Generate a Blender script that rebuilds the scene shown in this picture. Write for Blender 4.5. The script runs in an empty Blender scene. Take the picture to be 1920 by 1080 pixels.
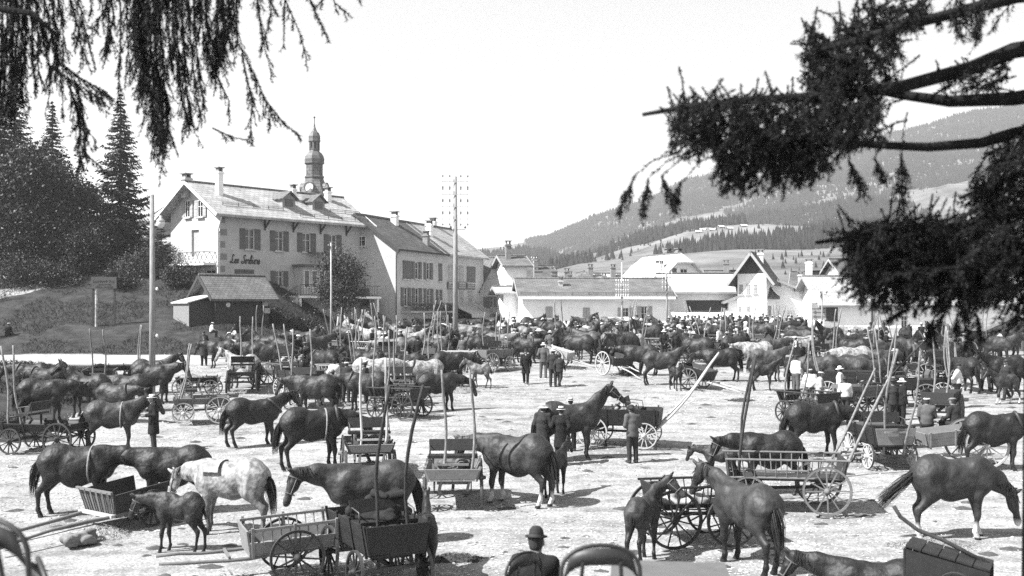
import bpy, math, random
import numpy as np
from mathutils import Vector, Matrix
random.seed(7)
rng = np.random.default_rng(7)
R = math.radians
sc = bpy.context.scene
C = sc.collection

# ---------------------------------------------------------------- camera, sky, sun, exposure
FPX, HC, HZ = 2059.0, 6.25, 580.0          # focal length in photo pixels, camera height, horizon row
SL = 105.0 / FPX                           # the market square rises gently away from the camera
cam_d = bpy.data.cameras.new('camera')
cam_d.sensor_width = 36.0
cam_d.lens = FPX / 1920 * 36
cam_d.shift_y = (HZ - 540) / 1920
cam_d.clip_start, cam_d.clip_end = 0.2, 8000
cam_d.dof.use_dof = True
cam_d.dof.focus_distance = 48
cam_d.dof.aperture_fstop = 2.2
cam = bpy.data.objects.new('camera', cam_d)
C.objects.link(cam)
cam.location = (0, 0, HC)
cam.rotation_euler = (R(90), 0, 0)
sc.camera = cam

SUN_EL = R(47)
SUN_H = Vector((-0.91, -0.42)).normalized()      # horizontal direction towards the sun
world = bpy.data.worlds.new('World')
sc.world = world
world.use_nodes = True
nt = world.node_tree
nt.nodes.clear()
sky = nt.nodes.new('ShaderNodeTexSky')
sky.sky_type = 'NISHITA'
sky.sun_disc = False
sky.sun_elevation = SUN_EL
sky.sun_rotation = math.atan2(SUN_H.x, SUN_H.y)
sky.altitude = 1100
sky.air_density = 1.0
sky.dust_density = 0.5
sky.ozone_density = 1.0
bw = nt.nodes.new('ShaderNodeSeparateColor')      # blue-sensitive black-and-white plate
bg = nt.nodes.new('ShaderNodeBackground')
bg.inputs['Strength'].default_value = 0.068
wo = nt.nodes.new('ShaderNodeOutputWorld')
nt.links.new(sky.outputs[0], bw.inputs[0])
av = nt.nodes.new('ShaderNodeMath'); av.operation = 'ADD'
hf = nt.nodes.new('ShaderNodeMath'); hf.operation = 'MULTIPLY'; hf.inputs[1].default_value = 0.5
nt.links.new(bw.outputs[1], av.inputs[0]); nt.links.new(bw.outputs[2], av.inputs[1])
nt.links.new(av.outputs[0], hf.inputs[0]); nt.links.new(hf.outputs[0], bg.inputs['Color'])
nt.links.new(bg.outputs[0], wo.inputs['Surface'])
sun_d = bpy.data.lights.new('sun', 'SUN')
sun_d.energy = 4.3
sun_d.angle = R(0.53)
sun_d.color = (1, 1, 1)
sun = bpy.data.objects.new('sun', sun_d)
C.objects.link(sun)
sd = Vector((SUN_H.x * math.cos(SUN_EL), SUN_H.y * math.cos(SUN_EL), math.sin(SUN_EL)))
sun.rotation_euler = sd.to_track_quat('Z', 'Y').to_euler()
sc.view_settings.view_transform = 'Standard'
sc.view_settings.look = 'None'
sc.view_settings.exposure = 1.78
sc.view_settings.gamma = 1.0
sc.render.engine = 'CYCLES'
sc.cycles.use_denoising = False      # the sampling grain stands for the grain of the plate
sc.cycles.max_bounces = 4
sc.cycles.diffuse_bounces = 2
sc.cycles.glossy_bounces = 2
sc.cycles.transparent_max_bounces = 6
sc.cycles.volume_bounces = 0
sc.cycles.use_adaptive_sampling = True
sc.cycles.adaptive_threshold = 0.015

# ---------------------------------------------------------------- ground heights and layout helpers
def sstep(a, b, x):
    t = np.clip((np.asarray(x, float) - a) / (b - a), 0, 1)
    return t * t * (3 - 2 * t)

def gz(X, Y):
    """height of the ground"""
    X = np.asarray(X, float); Y = np.asarray(Y, float)
    z = SL * np.minimum(Y, 118)
    d = np.clip(Y - 68.5, 0, 34)
    fall = sstep(-12.0, -21.5, X + 0.12 * (Y - 80))
    z = z + (0.21 * d + 0.0022 * d * d) * fall * (1 - 0.8 * sstep(105, 170, Y))
    return z

def gzf(X, Y):
    return float(gz(X, Y))

def terrace(X, Y):
    """the bank and terrace that carry the viewpoint"""
    Y = np.asarray(Y, float)
    sq = SL * Y
    z = 4.0 - 1.4 * sstep(8.4, 9.6, Y)
    z = z + (sq - z) * sstep(13.2, 18.0, Y)
    return z

def gY(y):
    return FPX * HC / (y - 475.0)

def G(x, y):
    Y = gY(y)
    return (x - 960) / FPX * Y, Y

def PT(x, y, Y):
    return Vector(((x - 960) / FPX * Y, Y, HC - (y - HZ) / FPX * Y))

# ---------------------------------------------------------------- materials (a black-and-white plate: neutral greys)
MATS = {}
def mat(name, v, rough=0.8, spec=0.3, var=0.0, vscale=6.0, bump=0.0, bscale=30.0, detail=4.0, stretch=None, sheen=0.0, tex='noise'):
    if name in MATS:
        return MATS[name]
    m = bpy.data.materials.new(name)
    m.use_nodes = True
    n, l = m.node_tree.nodes, m.node_tree.links
    b = n['Principled BSDF']
    b.inputs['Base Color'].default_value = (v, v, v, 1)
    b.inputs['Roughness'].default_value = rough
    b.inputs['Specular IOR Level'].default_value = spec
    if sheen:
        b.inputs['Sheen Weight'].default_value = sheen
    if var or bump:
        tc = n.new('ShaderNodeTexCoord')
        src = tc.outputs['Object']
        if stretch:
            mp = n.new('ShaderNodeMapping')
            mp.inputs['Scale'].default_value = stretch
            l.new(src, mp.inputs[0]); src = mp.outputs[0]
    if var:
        no = n.new('ShaderNodeTexNoise')
        no.inputs['Scale'].default_value = vscale
        no.inputs['Detail'].default_value = detail
        no.inputs['Roughness'].default_value = 0.62
        l.new(src, no.inputs['Vector'])
        mr = n.new('ShaderNodeMapRange')
        mr.inputs[1].default_value, mr.inputs[2].default_value = 0.3, 0.7
        mr.inputs[3].default_value, mr.inputs[4].default_value = v * (1 - var), min(v * (1 + var), 0.9)
        l.new(no.outputs[0], mr.inputs[0])
        l.new(mr.outputs[0], b.inputs['Base Color'])
    if bump:
        nb = n.new('ShaderNodeTexNoise')
        nb.inputs['Scale'].default_value = bscale
        nb.inputs['Detail'].default_value = 4
        l.new(src, nb.inputs['Vector'])
        bp = n.new('ShaderNodeBump')
        bp.inputs['Strength'].default_value = min(1.0, bump)
        bp.inputs['Distance'].default_value = 0.02
        l.new(nb.outputs[0], bp.inputs['Height'])
        l.new(bp.outputs[0], b.inputs['Normal'])
    MATS[name] = m
    return m

def brick_mat(name, v, v2, mortar, w, h, rough=0.85, axis='xy', bump=0.5, off=0.5):
    """courses of slates, shingles or boards too far off to pick apart"""
    if name in MATS:
        return MATS[name]
    m = bpy.data.materials.new(name)
    m.use_nodes = True
    n, l = m.node_tree.nodes, m.node_tree.links
    b = n['Principled BSDF']
    b.inputs['Roughness'].default_value = rough
    b.inputs['Specular IOR Level'].default_value = 0.25
    tc = n.new('ShaderNodeTexCoord')
    br = n.new('ShaderNodeTexBrick')
    br.inputs['Color1'].default_value = (v, v, v, 1)
    br.inputs['Color2'].default_value = (v2, v2, v2, 1)
    br.inputs['Mortar'].default_value = (mortar, mortar, mortar, 1)
    br.inputs['Scale'].default_value = 1.0
    br.inputs['Brick Width'].default_value = w
    br.inputs['Row Height'].default_value = h
    br.inputs['Mortar Size'].default_value = min(w, h) * 0.06
    br.offset = off
    sx = n.new('ShaderNodeSeparateXYZ'); cx = n.new('ShaderNodeCombineXYZ')
    l.new(tc.outputs['Object'], sx.inputs[0])
    ids = {'x': 0, 'y': 1, 'z': 2}
    l.new(sx.outputs[ids[axis[0]]], cx.inputs[0])
    l.new(sx.outputs[ids[axis[1]]], cx.inputs[1])
    l.new(cx.outputs[0], br.inputs['Vector'])
    no = n.new('ShaderNodeTexNoise'); no.inputs['Scale'].default_value = 0.9; no.inputs['Detail'].default_value = 6
    l.new(tc.outputs['Object'], no.inputs['Vector'])
    mr = n.new('ShaderNodeMapRange')
    mr.inputs[1].default_value, mr.inputs[2].default_value, mr.inputs[3].default_value, mr.inputs[4].default_value = 0.3, 0.7, 0.75, 1.2
    l.new(no.outputs[0], mr.inputs[0])
    mx = n.new('ShaderNodeMix'); mx.data_type = 'RGBA'; mx.blend_type = 'MULTIPLY'; mx.inputs[0].default_value = 1.0
    l.new(br.outputs['Color'], mx.inputs[6]); l.new(mr.outputs[0], mx.inputs[7])
    l.new(mx.outputs[2], b.inputs['Base Color'])
    bp = n.new('ShaderNodeBump'); bp.inputs['Strength'].default_value = bump; bp.inputs['Distance'].default_value = 0.02
    bp.invert = True
    l.new(br.outputs['Fac'], bp.inputs['Height']); l.new(bp.outputs[0], b.inputs['Normal'])
    MATS[name] = m
    return m

# ---------------------------------------------------------------- mesh building
class MB:
    def __init__(self):
        self.v, self.f, self.m = [], [], []
    def add(self, vs, fs, mi=0):
        o = len(self.v)
        self.v += [tuple(map(float, p)) for p in vs]
        self.f += [tuple(i + o for i in f) for f in fs]
        self.m += [mi] * len(fs)
        return self
    def box(self, c, s, rot=None, mi=0):
        c = Vector(c)
        h = Vector(s) * 0.5
        vs = [Vector((x * h.x, y * h.y, z * h.z)) for x in (-1, 1) for y in (-1, 1) for z in (-1, 1)]
        if rot is not None:
            vs = [rot @ p for p in vs]
        return self.add([c + p for p in vs], [(0, 1, 3, 2), (4, 6, 7, 5), (0, 4, 5, 1), (2, 3, 7, 6), (0, 2, 6, 4), (1, 5, 7, 3)], mi)
    def beam(self, a, b, w, h=None, mi=0, up=(0, 0, 1)):
        a, b = Vector(a), Vector(b)
        h = h or w
        d = b - a
        L = d.length
        x = d / L
        up = Vector(up)
        if abs(x.dot(up)) > 0.98:
            up = Vector((1, 0, 0)) if abs(x.x) < 0.9 else Vector((0, 1, 0))
        y = up.cross(x).normalized(); z = x.cross(y)
        rot = Matrix((x, y, z)).transposed()
        return self.box((a + b) / 2, (L, w, h), rot, mi)
    def tube(self, pts, r, n=7, mi=0, cap=True, flat=1.0):
        pts = [Vector(p) for p in pts]
        if not hasattr(r, '__len__'):
            r = [r] * len(pts)
        vs, fs = [], []
        t0 = (pts[1] - pts[0]).normalized()
        a = Vector((0, 0, 1)) if abs(t0.z) < 0.9 else Vector((1, 0, 0))
        u = (a - t0 * a.dot(t0)).normalized()
        for i, p in enumerate(pts):
            t = (pts[min(i + 1, len(pts) - 1)] - pts[max(i - 1, 0)]).normalized()
            u = (u - t * u.dot(t)).normalized()
            w = t.cross(u)
            for k in range(n):
                an = 2 * math.pi * k / n
                vs.append(p + (u * math.cos(an) + w * math.sin(an) * flat) * r[i])
        for i in range(len(pts) - 1):
            for k in range(n):
                k2 = (k + 1) % n
                fs.append((i * n + k, i * n + k2, (i + 1) * n + k2, (i + 1) * n + k))
        if cap:
            fs.append(tuple(range(n - 1, -1, -1)))
            fs.append(tuple(range((len(pts) - 1) * n, len(pts) * n)))
        return self.add(vs, fs, mi)
    def lathe(self, prof, n=16, o=(0, 0, 0), axis='z', mi=0, sy=1.0, closed=False, phase=0.0):
        o = Vector(o)
        vs, fs = [], []
        for r_, z_ in prof:
            for k in range(n):
                an = 2 * math.pi * k / n + phase
                p = (r_ * math.cos(an), r_ * math.sin(an) * sy, z_)
                if axis == 'y':
                    p = (p[0], p[2], p[1])
                elif axis == 'x':
                    p = (p[2], p[0], p[1])
                vs.append(o + Vector(p))
        m = len(prof)
        rows = range(m if closed else m - 1)
        for i in rows:
            j = (i + 1) % m
            for k in range(n):
                k2 = (k + 1) % n
                q = (i * n + k, i * n + k2, j * n + k2, j * n + k)
                fs.append(q if axis != 'y' else q[::-1])
        if not closed:
            if prof[0][0] > 1e-4:
                q = tuple(range(n - 1, -1, -1)); fs.append(q if axis != 'y' else q[::-1])
            if prof[-1][0] > 1e-4:
                q = tuple(range((m - 1) * n, m * n)); fs.append(q if axis != 'y' else q[::-1])
        return self.add(vs, fs, mi)
    def slab(self, polys, off, mi=0):
        """closed slab: polygons (sharing corners) and their copy moved by off"""
        off = Vector(off)
        idx, vs, fs = {}, [], []
        for poly in polys:
            ff = []
            for p in poly:
                k = tuple(round(float(c), 4) for c in p)
                if k not in idx:
                    idx[k] = len(vs); vs.append(Vector(p))
                ff.append(idx[k])
            fs.append(ff)
        n = len(vs)
        edges = {}
        for f in fs:
            for a, b in zip(f, f[1:] + f[:1]):
                edges[(a, b)] = edges.get((a, b), 0) + 1
        out = [tuple(f) for f in fs] + [tuple(i + n for i in reversed(f)) for f in fs]
        for (a, b) in edges:
            if (b, a) not in edges:
                out.append((b, a, a + n, b + n))
        return self.add(vs + [p + off for p in vs], out, mi)
    def mesh(self, name, mats, smooth=False):
        me = bpy.data.meshes.new(name)
        me.from_pydata(self.v, [], self.f)
        for m in (mats if isinstance(mats, (list, tuple)) else [mats]):
            me.materials.append(m)
        if any(self.m):
            me.polygons.foreach_set('material_index', self.m)
        if smooth:
            me.polygons.foreach_set('use_smooth', [True] * len(me.polygons))
        me.update()
        return me

def np_mesh(name, v, f, mats, smooth=True):
    me = bpy.data.meshes.new(name)
    v = np.asarray(v, np.float32); f = np.asarray(f, np.int32)
    me.vertices.add(len(v)); me.vertices.foreach_set('co', v.ravel())
    k = f.shape[1]
    me.loops.add(f.size); me.loops.foreach_set('vertex_index', f.ravel())
    me.polygons.add(len(f))
    me.polygons.foreach_set('loop_start', np.arange(0, f.size, k, dtype=np.int32))
    for m in (mats if isinstance(mats, (list, tuple)) else [mats]):
        me.materials.append(m)
    me.polygons.foreach_set('use_smooth', np.full(len(f), smooth))
    me.update(calc_edges=True)
    me.validate()
    return me

def ob(name, me, parent=None, loc=None, rot=None, m=None):
    o = bpy.data.objects.new(name, me)
    C.objects.link(o)
    if parent is not None:
        o.parent = parent
    if loc is not None:
        o.location = loc
    if rot is not None:
        o.rotation_euler = rot
    if m is not None:
        o.material_slots[0].link = 'OBJECT'
        o.material_slots[0].material = m
    return o

def tag(o, label, cat, group=None, kind=None):
    o['label'] = label
    o['category'] = cat
    if group: o['group'] = group
    if kind: o['kind'] = kind
    return o

def thing(name, label, cat, loc=(0, 0, 0), rz=0.0, group=None, rot=None):
    o = bpy.data.objects.new(name, None)
    C.objects.link(o)
    o.empty_display_size = 0.2
    o.location = loc
    o.rotation_euler = rot if rot is not None else (0, 0, rz)
    return tag(o, label, cat, group)

def struct(name, me):
    o = ob(name, me)
    o['kind'] = 'structure'
    return o

def stuff(o):
    o['kind'] = 'stuff'
    return o
# ---------------------------------------------------------------- smooth bodies: blended tapered capsules, one continuous surface each
def cap(a, b, ra, rb=None, lat=1.0, k=0.06, n=(0, 1, 0)):
    return (np.array(a, float), np.array(b, float), float(ra), float(ra if rb is None else rb), float(lat), float(k), np.array(n, float))

def sdf_mesh(prims, h, floor=None):
    lo = np.min([np.minimum(p[0], p[1]) - max(p[2], p[3]) * max(1, p[4]) for p in prims], 0) - 2.5 * h
    hi = np.max([np.maximum(p[0], p[1]) + max(p[2], p[3]) * max(1, p[4]) for p in prims], 0) + 2.5 * h
    dim = np.ceil((hi - lo) / h).astype(int) + 1
    f = np.full(dim, 10.0, np.float32)
    ax = [lo[i] + h * np.arange(dim[i]) for i in range(3)]
    for a, b, ra, rb, lat, k, n in prims:
        ext = max(ra, rb) * max(1, lat) + k + 3 * h
        s0 = np.maximum(np.floor((np.minimum(a, b) - ext - lo) / h).astype(int), 0)
        s1 = np.minimum(np.ceil((np.maximum(a, b) + ext - lo) / h).astype(int) + 1, dim)
        sl = tuple(slice(s0[i], s1[i]) for i in range(3))
        x, y, z = np.meshgrid(ax[0][sl[0]] - a[0], ax[1][sl[1]] - a[1], ax[2][sl[2]] - a[2], indexing='ij', sparse=True)
        ba = b - a
        if lat != 1.0:
            g = 1 / lat - 1
            dn = (x * n[0] + y * n[1] + z * n[2]) * g
            x, y, z = x + dn * n[0], y + dn * n[1], z + dn * n[2]
            ba = ba + g * (ba @ n) * n
        bb = max(float(ba @ ba), 1e-9)
        t = np.clip((x * ba[0] + y * ba[1] + z * ba[2]) / bb, 0, 1)
        d = np.sqrt((x - t * ba[0]) ** 2 + (y - t * ba[1]) ** 2 + (z - t * ba[2]) ** 2) - (ra + (rb - ra) * t)
        if lat < 1:
            d = d * (0.5 + 0.5 * lat)
        o = f[sl]
        hh = np.clip(0.5 + 0.5 * (o - d) / k, 0, 1)
        f[sl] = o * (1 - hh) + d * hh - k * hh * (1 - hh)
    if floor is not None:
        f = np.maximum(f, (floor - ax[2])[None, None, :].astype(np.float32))
    # surface nets
    s = f < 0
    cs = np.zeros(tuple(dim - 1), int)
    offs = [(i, j, k_) for i in (0, 1) for j in (0, 1) for k_ in (0, 1)]
    for i, j, k_ in offs:
        cs += s[i:dim[0] - 1 + i, j:dim[1] - 1 + j, k_:dim[2] - 1 + k_]
    act = np.argwhere((cs > 0) & (cs < 8))
    vid = np.full(tuple(dim - 1), -1, int)
    vid[tuple(act.T)] = np.arange(len(act))
    pos = np.zeros((len(act), 3)); cnt = np.zeros(len(act))
    val = [f[act[:, 0] + i, act[:, 1] + j, act[:, 2] + k_] for i, j, k_ in offs]
    for p in range(8):
        for q in range(p + 1, 8):
            dv = np.array(offs[q]) - np.array(offs[p])
            if np.abs(dv).sum() != 1:
                continue
            mk = (val[p] < 0) != (val[q] < 0)
            t = np.where(mk, val[p] / np.where(mk, val[p] - val[q], 1), 0)
            pos += mk[:, None] * (np.array(offs[p]) + t[:, None] * dv)
            cnt += mk
    V = lo + h * (act + pos / cnt[:, None])
    Fs = []
    for axn in range(3):
        u, w = (axn + 1) % 3, (axn + 2) % 3
        sa = [slice(1, -1)] * 3; sb = [slice(1, -1)] * 3
        sa[axn] = slice(0, -1); sb[axn] = slice(1, None)
        A, B = s[tuple(sa)], s[tuple(sb)]
        e = np.argwhere(A != B)
        if not len(e):
            continue
        flip = A[tuple(e.T)]
        base = e.copy(); base[:, u] += 1; base[:, w] += 1
        def cell(du, dw):
            c = base.copy(); c[:, u] += du; c[:, w] += dw
            return vid[tuple(c.T)]
        q = np.stack([cell(-1, -1), cell(0, -1), cell(0, 0), cell(-1, 0)], 1)
        q[~flip] = q[~flip][:, ::-1]
        Fs.append(q)
    Fq = np.concatenate(Fs)
    Fq = Fq[(Fq >= 0).all(1)]
    return V, Fq

def strands(paths, widths, seg_dirs=None):
    """flat tapering hair strands: each path is a polyline; returns verts, quads"""
    vs, fs = [], []
    for p, w in zip(paths, widths):
        p = [Vector(q) for q in p]
        n = len(p)
        b = len(vs)
        side = Vector((random.uniform(-1, 1), random.uniform(-1, 1), random.uniform(-.3, .3))).normalized()
        for i, q in enumerate(p):
            t = (p[min(i + 1, n - 1)] - p[max(i - 1, 0)]).normalized()
            sd_ = (side - t * side.dot(t)).normalized() * w * (1 - 0.75 * i / (n - 1))
            vs += [q - sd_, q + sd_]
        for i in range(n - 1):
            fs.append((b + 2 * i, b + 2 * i + 1, b + 2 * i + 3, b + 2 * i + 2))
    return vs, fs

# ---------------------------------------------------------------- horses and foals
def dirv(pitch, yaw):
    return np.array([math.cos(R(pitch)) * math.cos(R(yaw)), math.cos(R(pitch)) * math.sin(R(yaw)), math.sin(R(pitch))])

HORSES = {}
def horse_kind(key, neck=38, head=-52, yaw=0, legs=(0, 0, 0, 0), foal=False, h=0.03, tail=(0, 0), braid=False, belly=0.0, hyaw=None):
    tl, tr = (0.80, 0.74) if foal else (1.0, 1.0)
    nl = 0.86 if foal else 1.0
    P = []
    zc = 1.13 if foal else 1.10
    P.append(cap((.38 * tl, 0, zc + .02), (-.10 * tl, 0, zc - .04 - belly * .04), .345 * tr, (.375 + belly * .05) * tr, .80, .08))
    P.append(cap((-.10 * tl, 0, zc + .0), (-.50 * tl, 0, zc + .12), .35 * tr, .30 * tr, .80, .08))
    P.append(cap((-.50 * tl, 0, zc + .13), (-.68 * tl, 0, zc + .08), .31 * tr, .25 * tr, .92, .1))
    P.append(cap((.56 * tl, 0, 1.36), (.18 * tl, 0, 1.36), .10, .11, .8, .12))            # withers
    P.append(cap((-.35 * tl, 0, 1.38), (-.62 * tl, 0, 1.36), .13 * tr + .01, .13 * tr, 1.1, .12))  # croup
    P.append(cap((.60 * tl, 0, 1.12), (.56 * tl, 0, .98), .21 * tr, .19 * tr, 1.0, .1))     # breast
    fx = legs
    lr = 0.86 if foal else 1.0
    for i, sgn in enumerate((1, -1)):
        y = .155 * (0.8 if foal else 1) * sgn
        d = fx[i]
        P.append(cap((.36 * tl, y * 1.0, 1.28), (.54 * tl, y * 1.2, 1.02), .17 * tr, .165 * tr, .62, .05))
        P.append(cap((.48 * tl, y * 1.05, 1.0), (.42 * tl + d * .2, y * 1.08, .80), .145 * tr, .105 * tr, .85, .08))
        P.append(cap((.42 * tl + d * .2, y * 1.08, .82), (.47 * tl + d * .62, y, .46), .10 * lr, .062 * lr, .95, .05))
        P.append(cap((.475 * tl + d * .62, y, .49), (.47 * tl + d * .66, y, .42), .066 * lr, .062 * lr, 1, .03))
        P.append(cap((.465 * tl + d * .66, y, .43), (.45 * tl + d, y, .16), .046 * lr, .043 * lr, 1, .03))
        P.append(cap((.45 * tl + d, y, .165), (.485 * tl + d, y, .09), .053 * lr, .046 * lr, 1, .03))
        P.append(cap((.487 * tl + d, y, .085), (.515 * tl + d, y, .0), .05 * lr, .072 * lr, 1, .02))
    for i, sgn in enumerate((1, -1)):
        y = .15 * (0.8 if foal else 1) * sgn
        d = fx[2 + i]
        P.append(cap((-.56 * tl, y * .95, 1.18), (-.50 * tl + d * .2, y * 1.25, .92), .26 * tr, .18 * tr, .70, .055))
        P.append(cap((-.70 * tl, y * .8, 1.15), (-.62 * tl + d * .25, y, .85), .20 * tr, .13 * tr, .8, .09))
        P.append(cap((-.49 * tl + d * .25, y * 1.15, .88), (-.78 * tl + d * .6, y, .55), .135 * lr, .068 * lr, .85, .06))
        P.append(cap((-.80 * tl + d * .6, y, .57), (-.79 * tl + d * .66, y, .46), .066 * lr, .058 * lr, .85, .04))
        P.append(cap((-.79 * tl + d * .66, y, .48), (-.75 * tl + d, y, .17), .051 * lr, .044 * lr, 1, .03))
        P.append(cap((-.75 * tl + d, y, .17), (-.715 * tl + d, y, .09), .054 * lr, .046 * lr, 1, .03))
        P.append(cap((-.712 * tl + d, y, .085), (-.685 * tl + d, y, .0), .05 * lr, .070 * lr, 1, .02))
    # neck and head
    nb = np.array([.56 * tl, 0, 1.24])
    d1, d2 = dirv(neck + 6, yaw * .45), dirv(neck - 2, yaw)
    n1 = np.array([-math.sin(R(yaw * .5)), math.cos(R(yaw * .5)), 0]); n2 = np.array([-math.sin(R(yaw)), math.cos(R(yaw)), 0])
    up1 = np.cross(d1, n1); up2 = np.cross(d2, n2)
    p1 = nb + d1 * .42 * nl
    p2 = p1 + d2 * .40 * nl
    P.append(cap(nb, p1, .25 * (tr + .04 if foal else 1), .175 * (.8 if foal else 1), .62, .1, n1))
    P.append(cap((.46 * tl, 0, 1.36), p1 + up1 * .05, .12, .11, .6, .1, n1))
    P.append(cap(p1, p2, .175 * (.8 if foal else 1), .112 * (.9 if foal else 1), .6, .08, n2))
    hy = yaw if hyaw is None else hyaw
    dh = dirv(head, hy); nh = np.array([-math.sin(R(hy)), math.cos(R(hy)), 0]); uh = np.cross(dh, nh)
    hl = .86 if foal else 1.0
    poll = p2 + dh * .02
    P.append(cap(poll, poll + dh * .20 * hl - uh * .015, .105, .105, .72, .06, nh))
    P.append(cap(poll + dh * .10 * hl - uh * .06, poll + dh * .22 * hl - uh * .06, .085, .075, .75, .05, nh))   # jaw
    P.append(cap(poll + dh * .18 * hl, poll + dh * .50 * hl, .095, .062, .70, .05, nh))
    P.append(cap(poll + dh * .49 * hl - uh * .01, poll + dh * .55 * hl - uh * .015, .068, .062, .85, .03, nh))
    P.append(cap(poll + dh * .43 * hl - uh * .05, poll + dh * .53 * hl - uh * .055, .04, .035, 1.0, .03, nh))
    for sgn in (1, -1):
        e0 = poll + uh * .085 + nh * .055 * sgn - dh * .02
        P.append(cap(e0, e0 + uh * .07 - dh * .02 + nh * .012 * sgn, .034, .034, 1, .02))
        P.append(cap(e0 + uh * .07 - dh * .02 + nh * .012 * sgn, e0 + uh * .145 - dh * .03 + nh * .014 * sgn, .034, .016, 1, .01))
        P.append(cap(poll + dh * .17 * hl + nh * .068 * sgn + uh * .04, poll + dh * .20 * hl + nh * .068 * sgn + uh * .04, .022, .022, 1, .02))
    V, Fq = sdf_mesh(P, h, floor=0.0)
    body = np_mesh('horse_body', V, Fq, mat('coat_dark', .03))
    # mane
    paths, ws = [], []
    nm = 40 if foal else 330
    for i in range(nm):
        t = random.random()
        if t < .5:
            q = nb + d1 * .42 * nl * (t * 2) + up1 * ((.20 if not foal else .15) - .075 * t * 2); nn = n1
        else:
            q = p1 + d2 * .40 * nl * (t * 2 - 1) + up2 * (.135 - .03 * (t * 2 - 1)) * (.85 if foal else 1); nn = n2
        s_ = -1 if (random.random() < .82) else 1
        L = (.06 if foal else random.uniform(.16, .30))
        if braid:
            L = random.uniform(.12, .18)
        a = q - nn * .0
        b_ = q + nn * s_ * (.07 if not foal else .01) + np.array([0, 0, .0 if not foal else .04])
        c_ = q + nn * s_ * .115 * (1 if not foal else .2) + np.array([random.uniform(-.03, .03), 0, (-L * .6 if not foal else .06)])
        e_ = q + nn * s_ * .125 * (1 if not foal else .2) + np.array([random.uniform(-.05, .05), 0, (-L if not foal else .07)])
        paths.append((a, b_, c_, e_)); ws.append(random.uniform(.007, .014))
    for i in range(4 if foal else 14):
        q = poll + uh * .10
        paths.append((q, q + dh * .08 + uh * .02 + nh * random.uniform(-.04, .04), q + dh * .2 + nh * random.uniform(-.07, .07) + uh * .005))
        ws.append(.012)
    vs, fs = strands(paths, ws)
    mb = MB(); mb.add(vs, fs)
    mane = mb.mesh('horse_mane', mat('mane_dark', .02), True)
    # tail
    paths, ws = [], []
    dock = Vector((-.90 * tl if not foal else -.80 * tl, 0, 1.28 if not foal else 1.24))
    n_t = 40 if foal else 170
    Lt = .45 if foal else .85
    for i in range(n_t):
        a, b_ = random.uniform(-1, 1), random.uniform(-1, 1)
        rr = .05 if not foal else .03
        pts = []
        L = Lt * random.uniform(.7, 1.05)
        for j in range(6):
            t = j / 5
            spread = rr * (.4 + 1.6 * math.sin(min(1, t * 1.15) * math.pi * .8))
            pts.append(dock + Vector((.10 * (1 - t) - .14 * math.sin(t * 1.7) + a * spread + tail[0] * t * t, b_ * spread + tail[1] * t * t, -L * (t ** 1.15) + (.05 * math.sin(t * 3)) + abs(tail[0]) * .25 * t)))
        paths.append(pts); ws.append(random.uniform(.006, .012))
    vs, fs = strands(paths, ws)
    mb = MB(); mb.add(vs, fs)
    tl_me = mb.mesh('horse_tail', mat('mane_dark', .02), True)
    # halter: nose band, cheek pieces, crown piece
    mb = MB()
    def ring(c, ax_u, ax_w, ru, rw, r_=.011, n=14):
        pts = [c + ax_u * ru * math.cos(2 * math.pi * k / n) + ax_w * rw * math.sin(2 * math.pi * k / n) for k in range(n + 1)]
        mb.tube(pts, r_, 5, cap=False, flat=1.0)
    ring(poll + dh * .36 * hl - uh * .012, nh, uh, .064, .098)
    ring(poll + dh * .06 * hl - uh * .01, nh, uh, .088, .13)
    for sgn in (1, -1):
        mb.tube([poll + dh * .06 * hl + nh * sgn * .088 - uh * .02, poll + dh * .2 * hl + nh * sgn * .088 - uh * .02, poll + dh * .36 * hl + nh * sgn * .066 - uh * .02], .011, 5)
    halter = mb.mesh('halter', mat('leather', .05, .5, .4))
    mb = MB()
    zc2 = zc
    for xx, rz, ry in ((.26, .385, .335),):
        n = 22
        pts = [Vector((xx * tl + .02 * math.sin(2 * math.pi * k / n), ry * tr * math.cos(2 * math.pi * k / n), zc2 + .004 + rz * tr * math.sin(2 * math.pi * k / n))) for k in range(n + 1)]
        mb.tube(pts, .022, 6, cap=False, flat=1.0)
    girth = mb.mesh('girth', mat('leather', .05))
    mb = MB()
    cc = nb + d1 * .06 + up1 * .0; n = 18
    mb.tube([cc + n1 * .20 * tr * math.cos(2 * math.pi * k / n) + up1 * .30 * tr * math.sin(2 * math.pi * k / n) - d1 * .06 * math.sin(2 * math.pi * k / n) for k in range(n + 1)], .048, 7, cap=False)
    collar = mb.mesh('collar', mat('leather', .05), True)
    HORSES[key] = dict(collar=collar, body=body, mane=mane, tail=tl_me, halter=halter, girth=girth, foal=foal, tl=tl, nb=nb, d1=d1, up1=up1, n1=n1, poll=poll, muzzle=poll + dh * .55 * hl)
    return HORSES[key]

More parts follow.
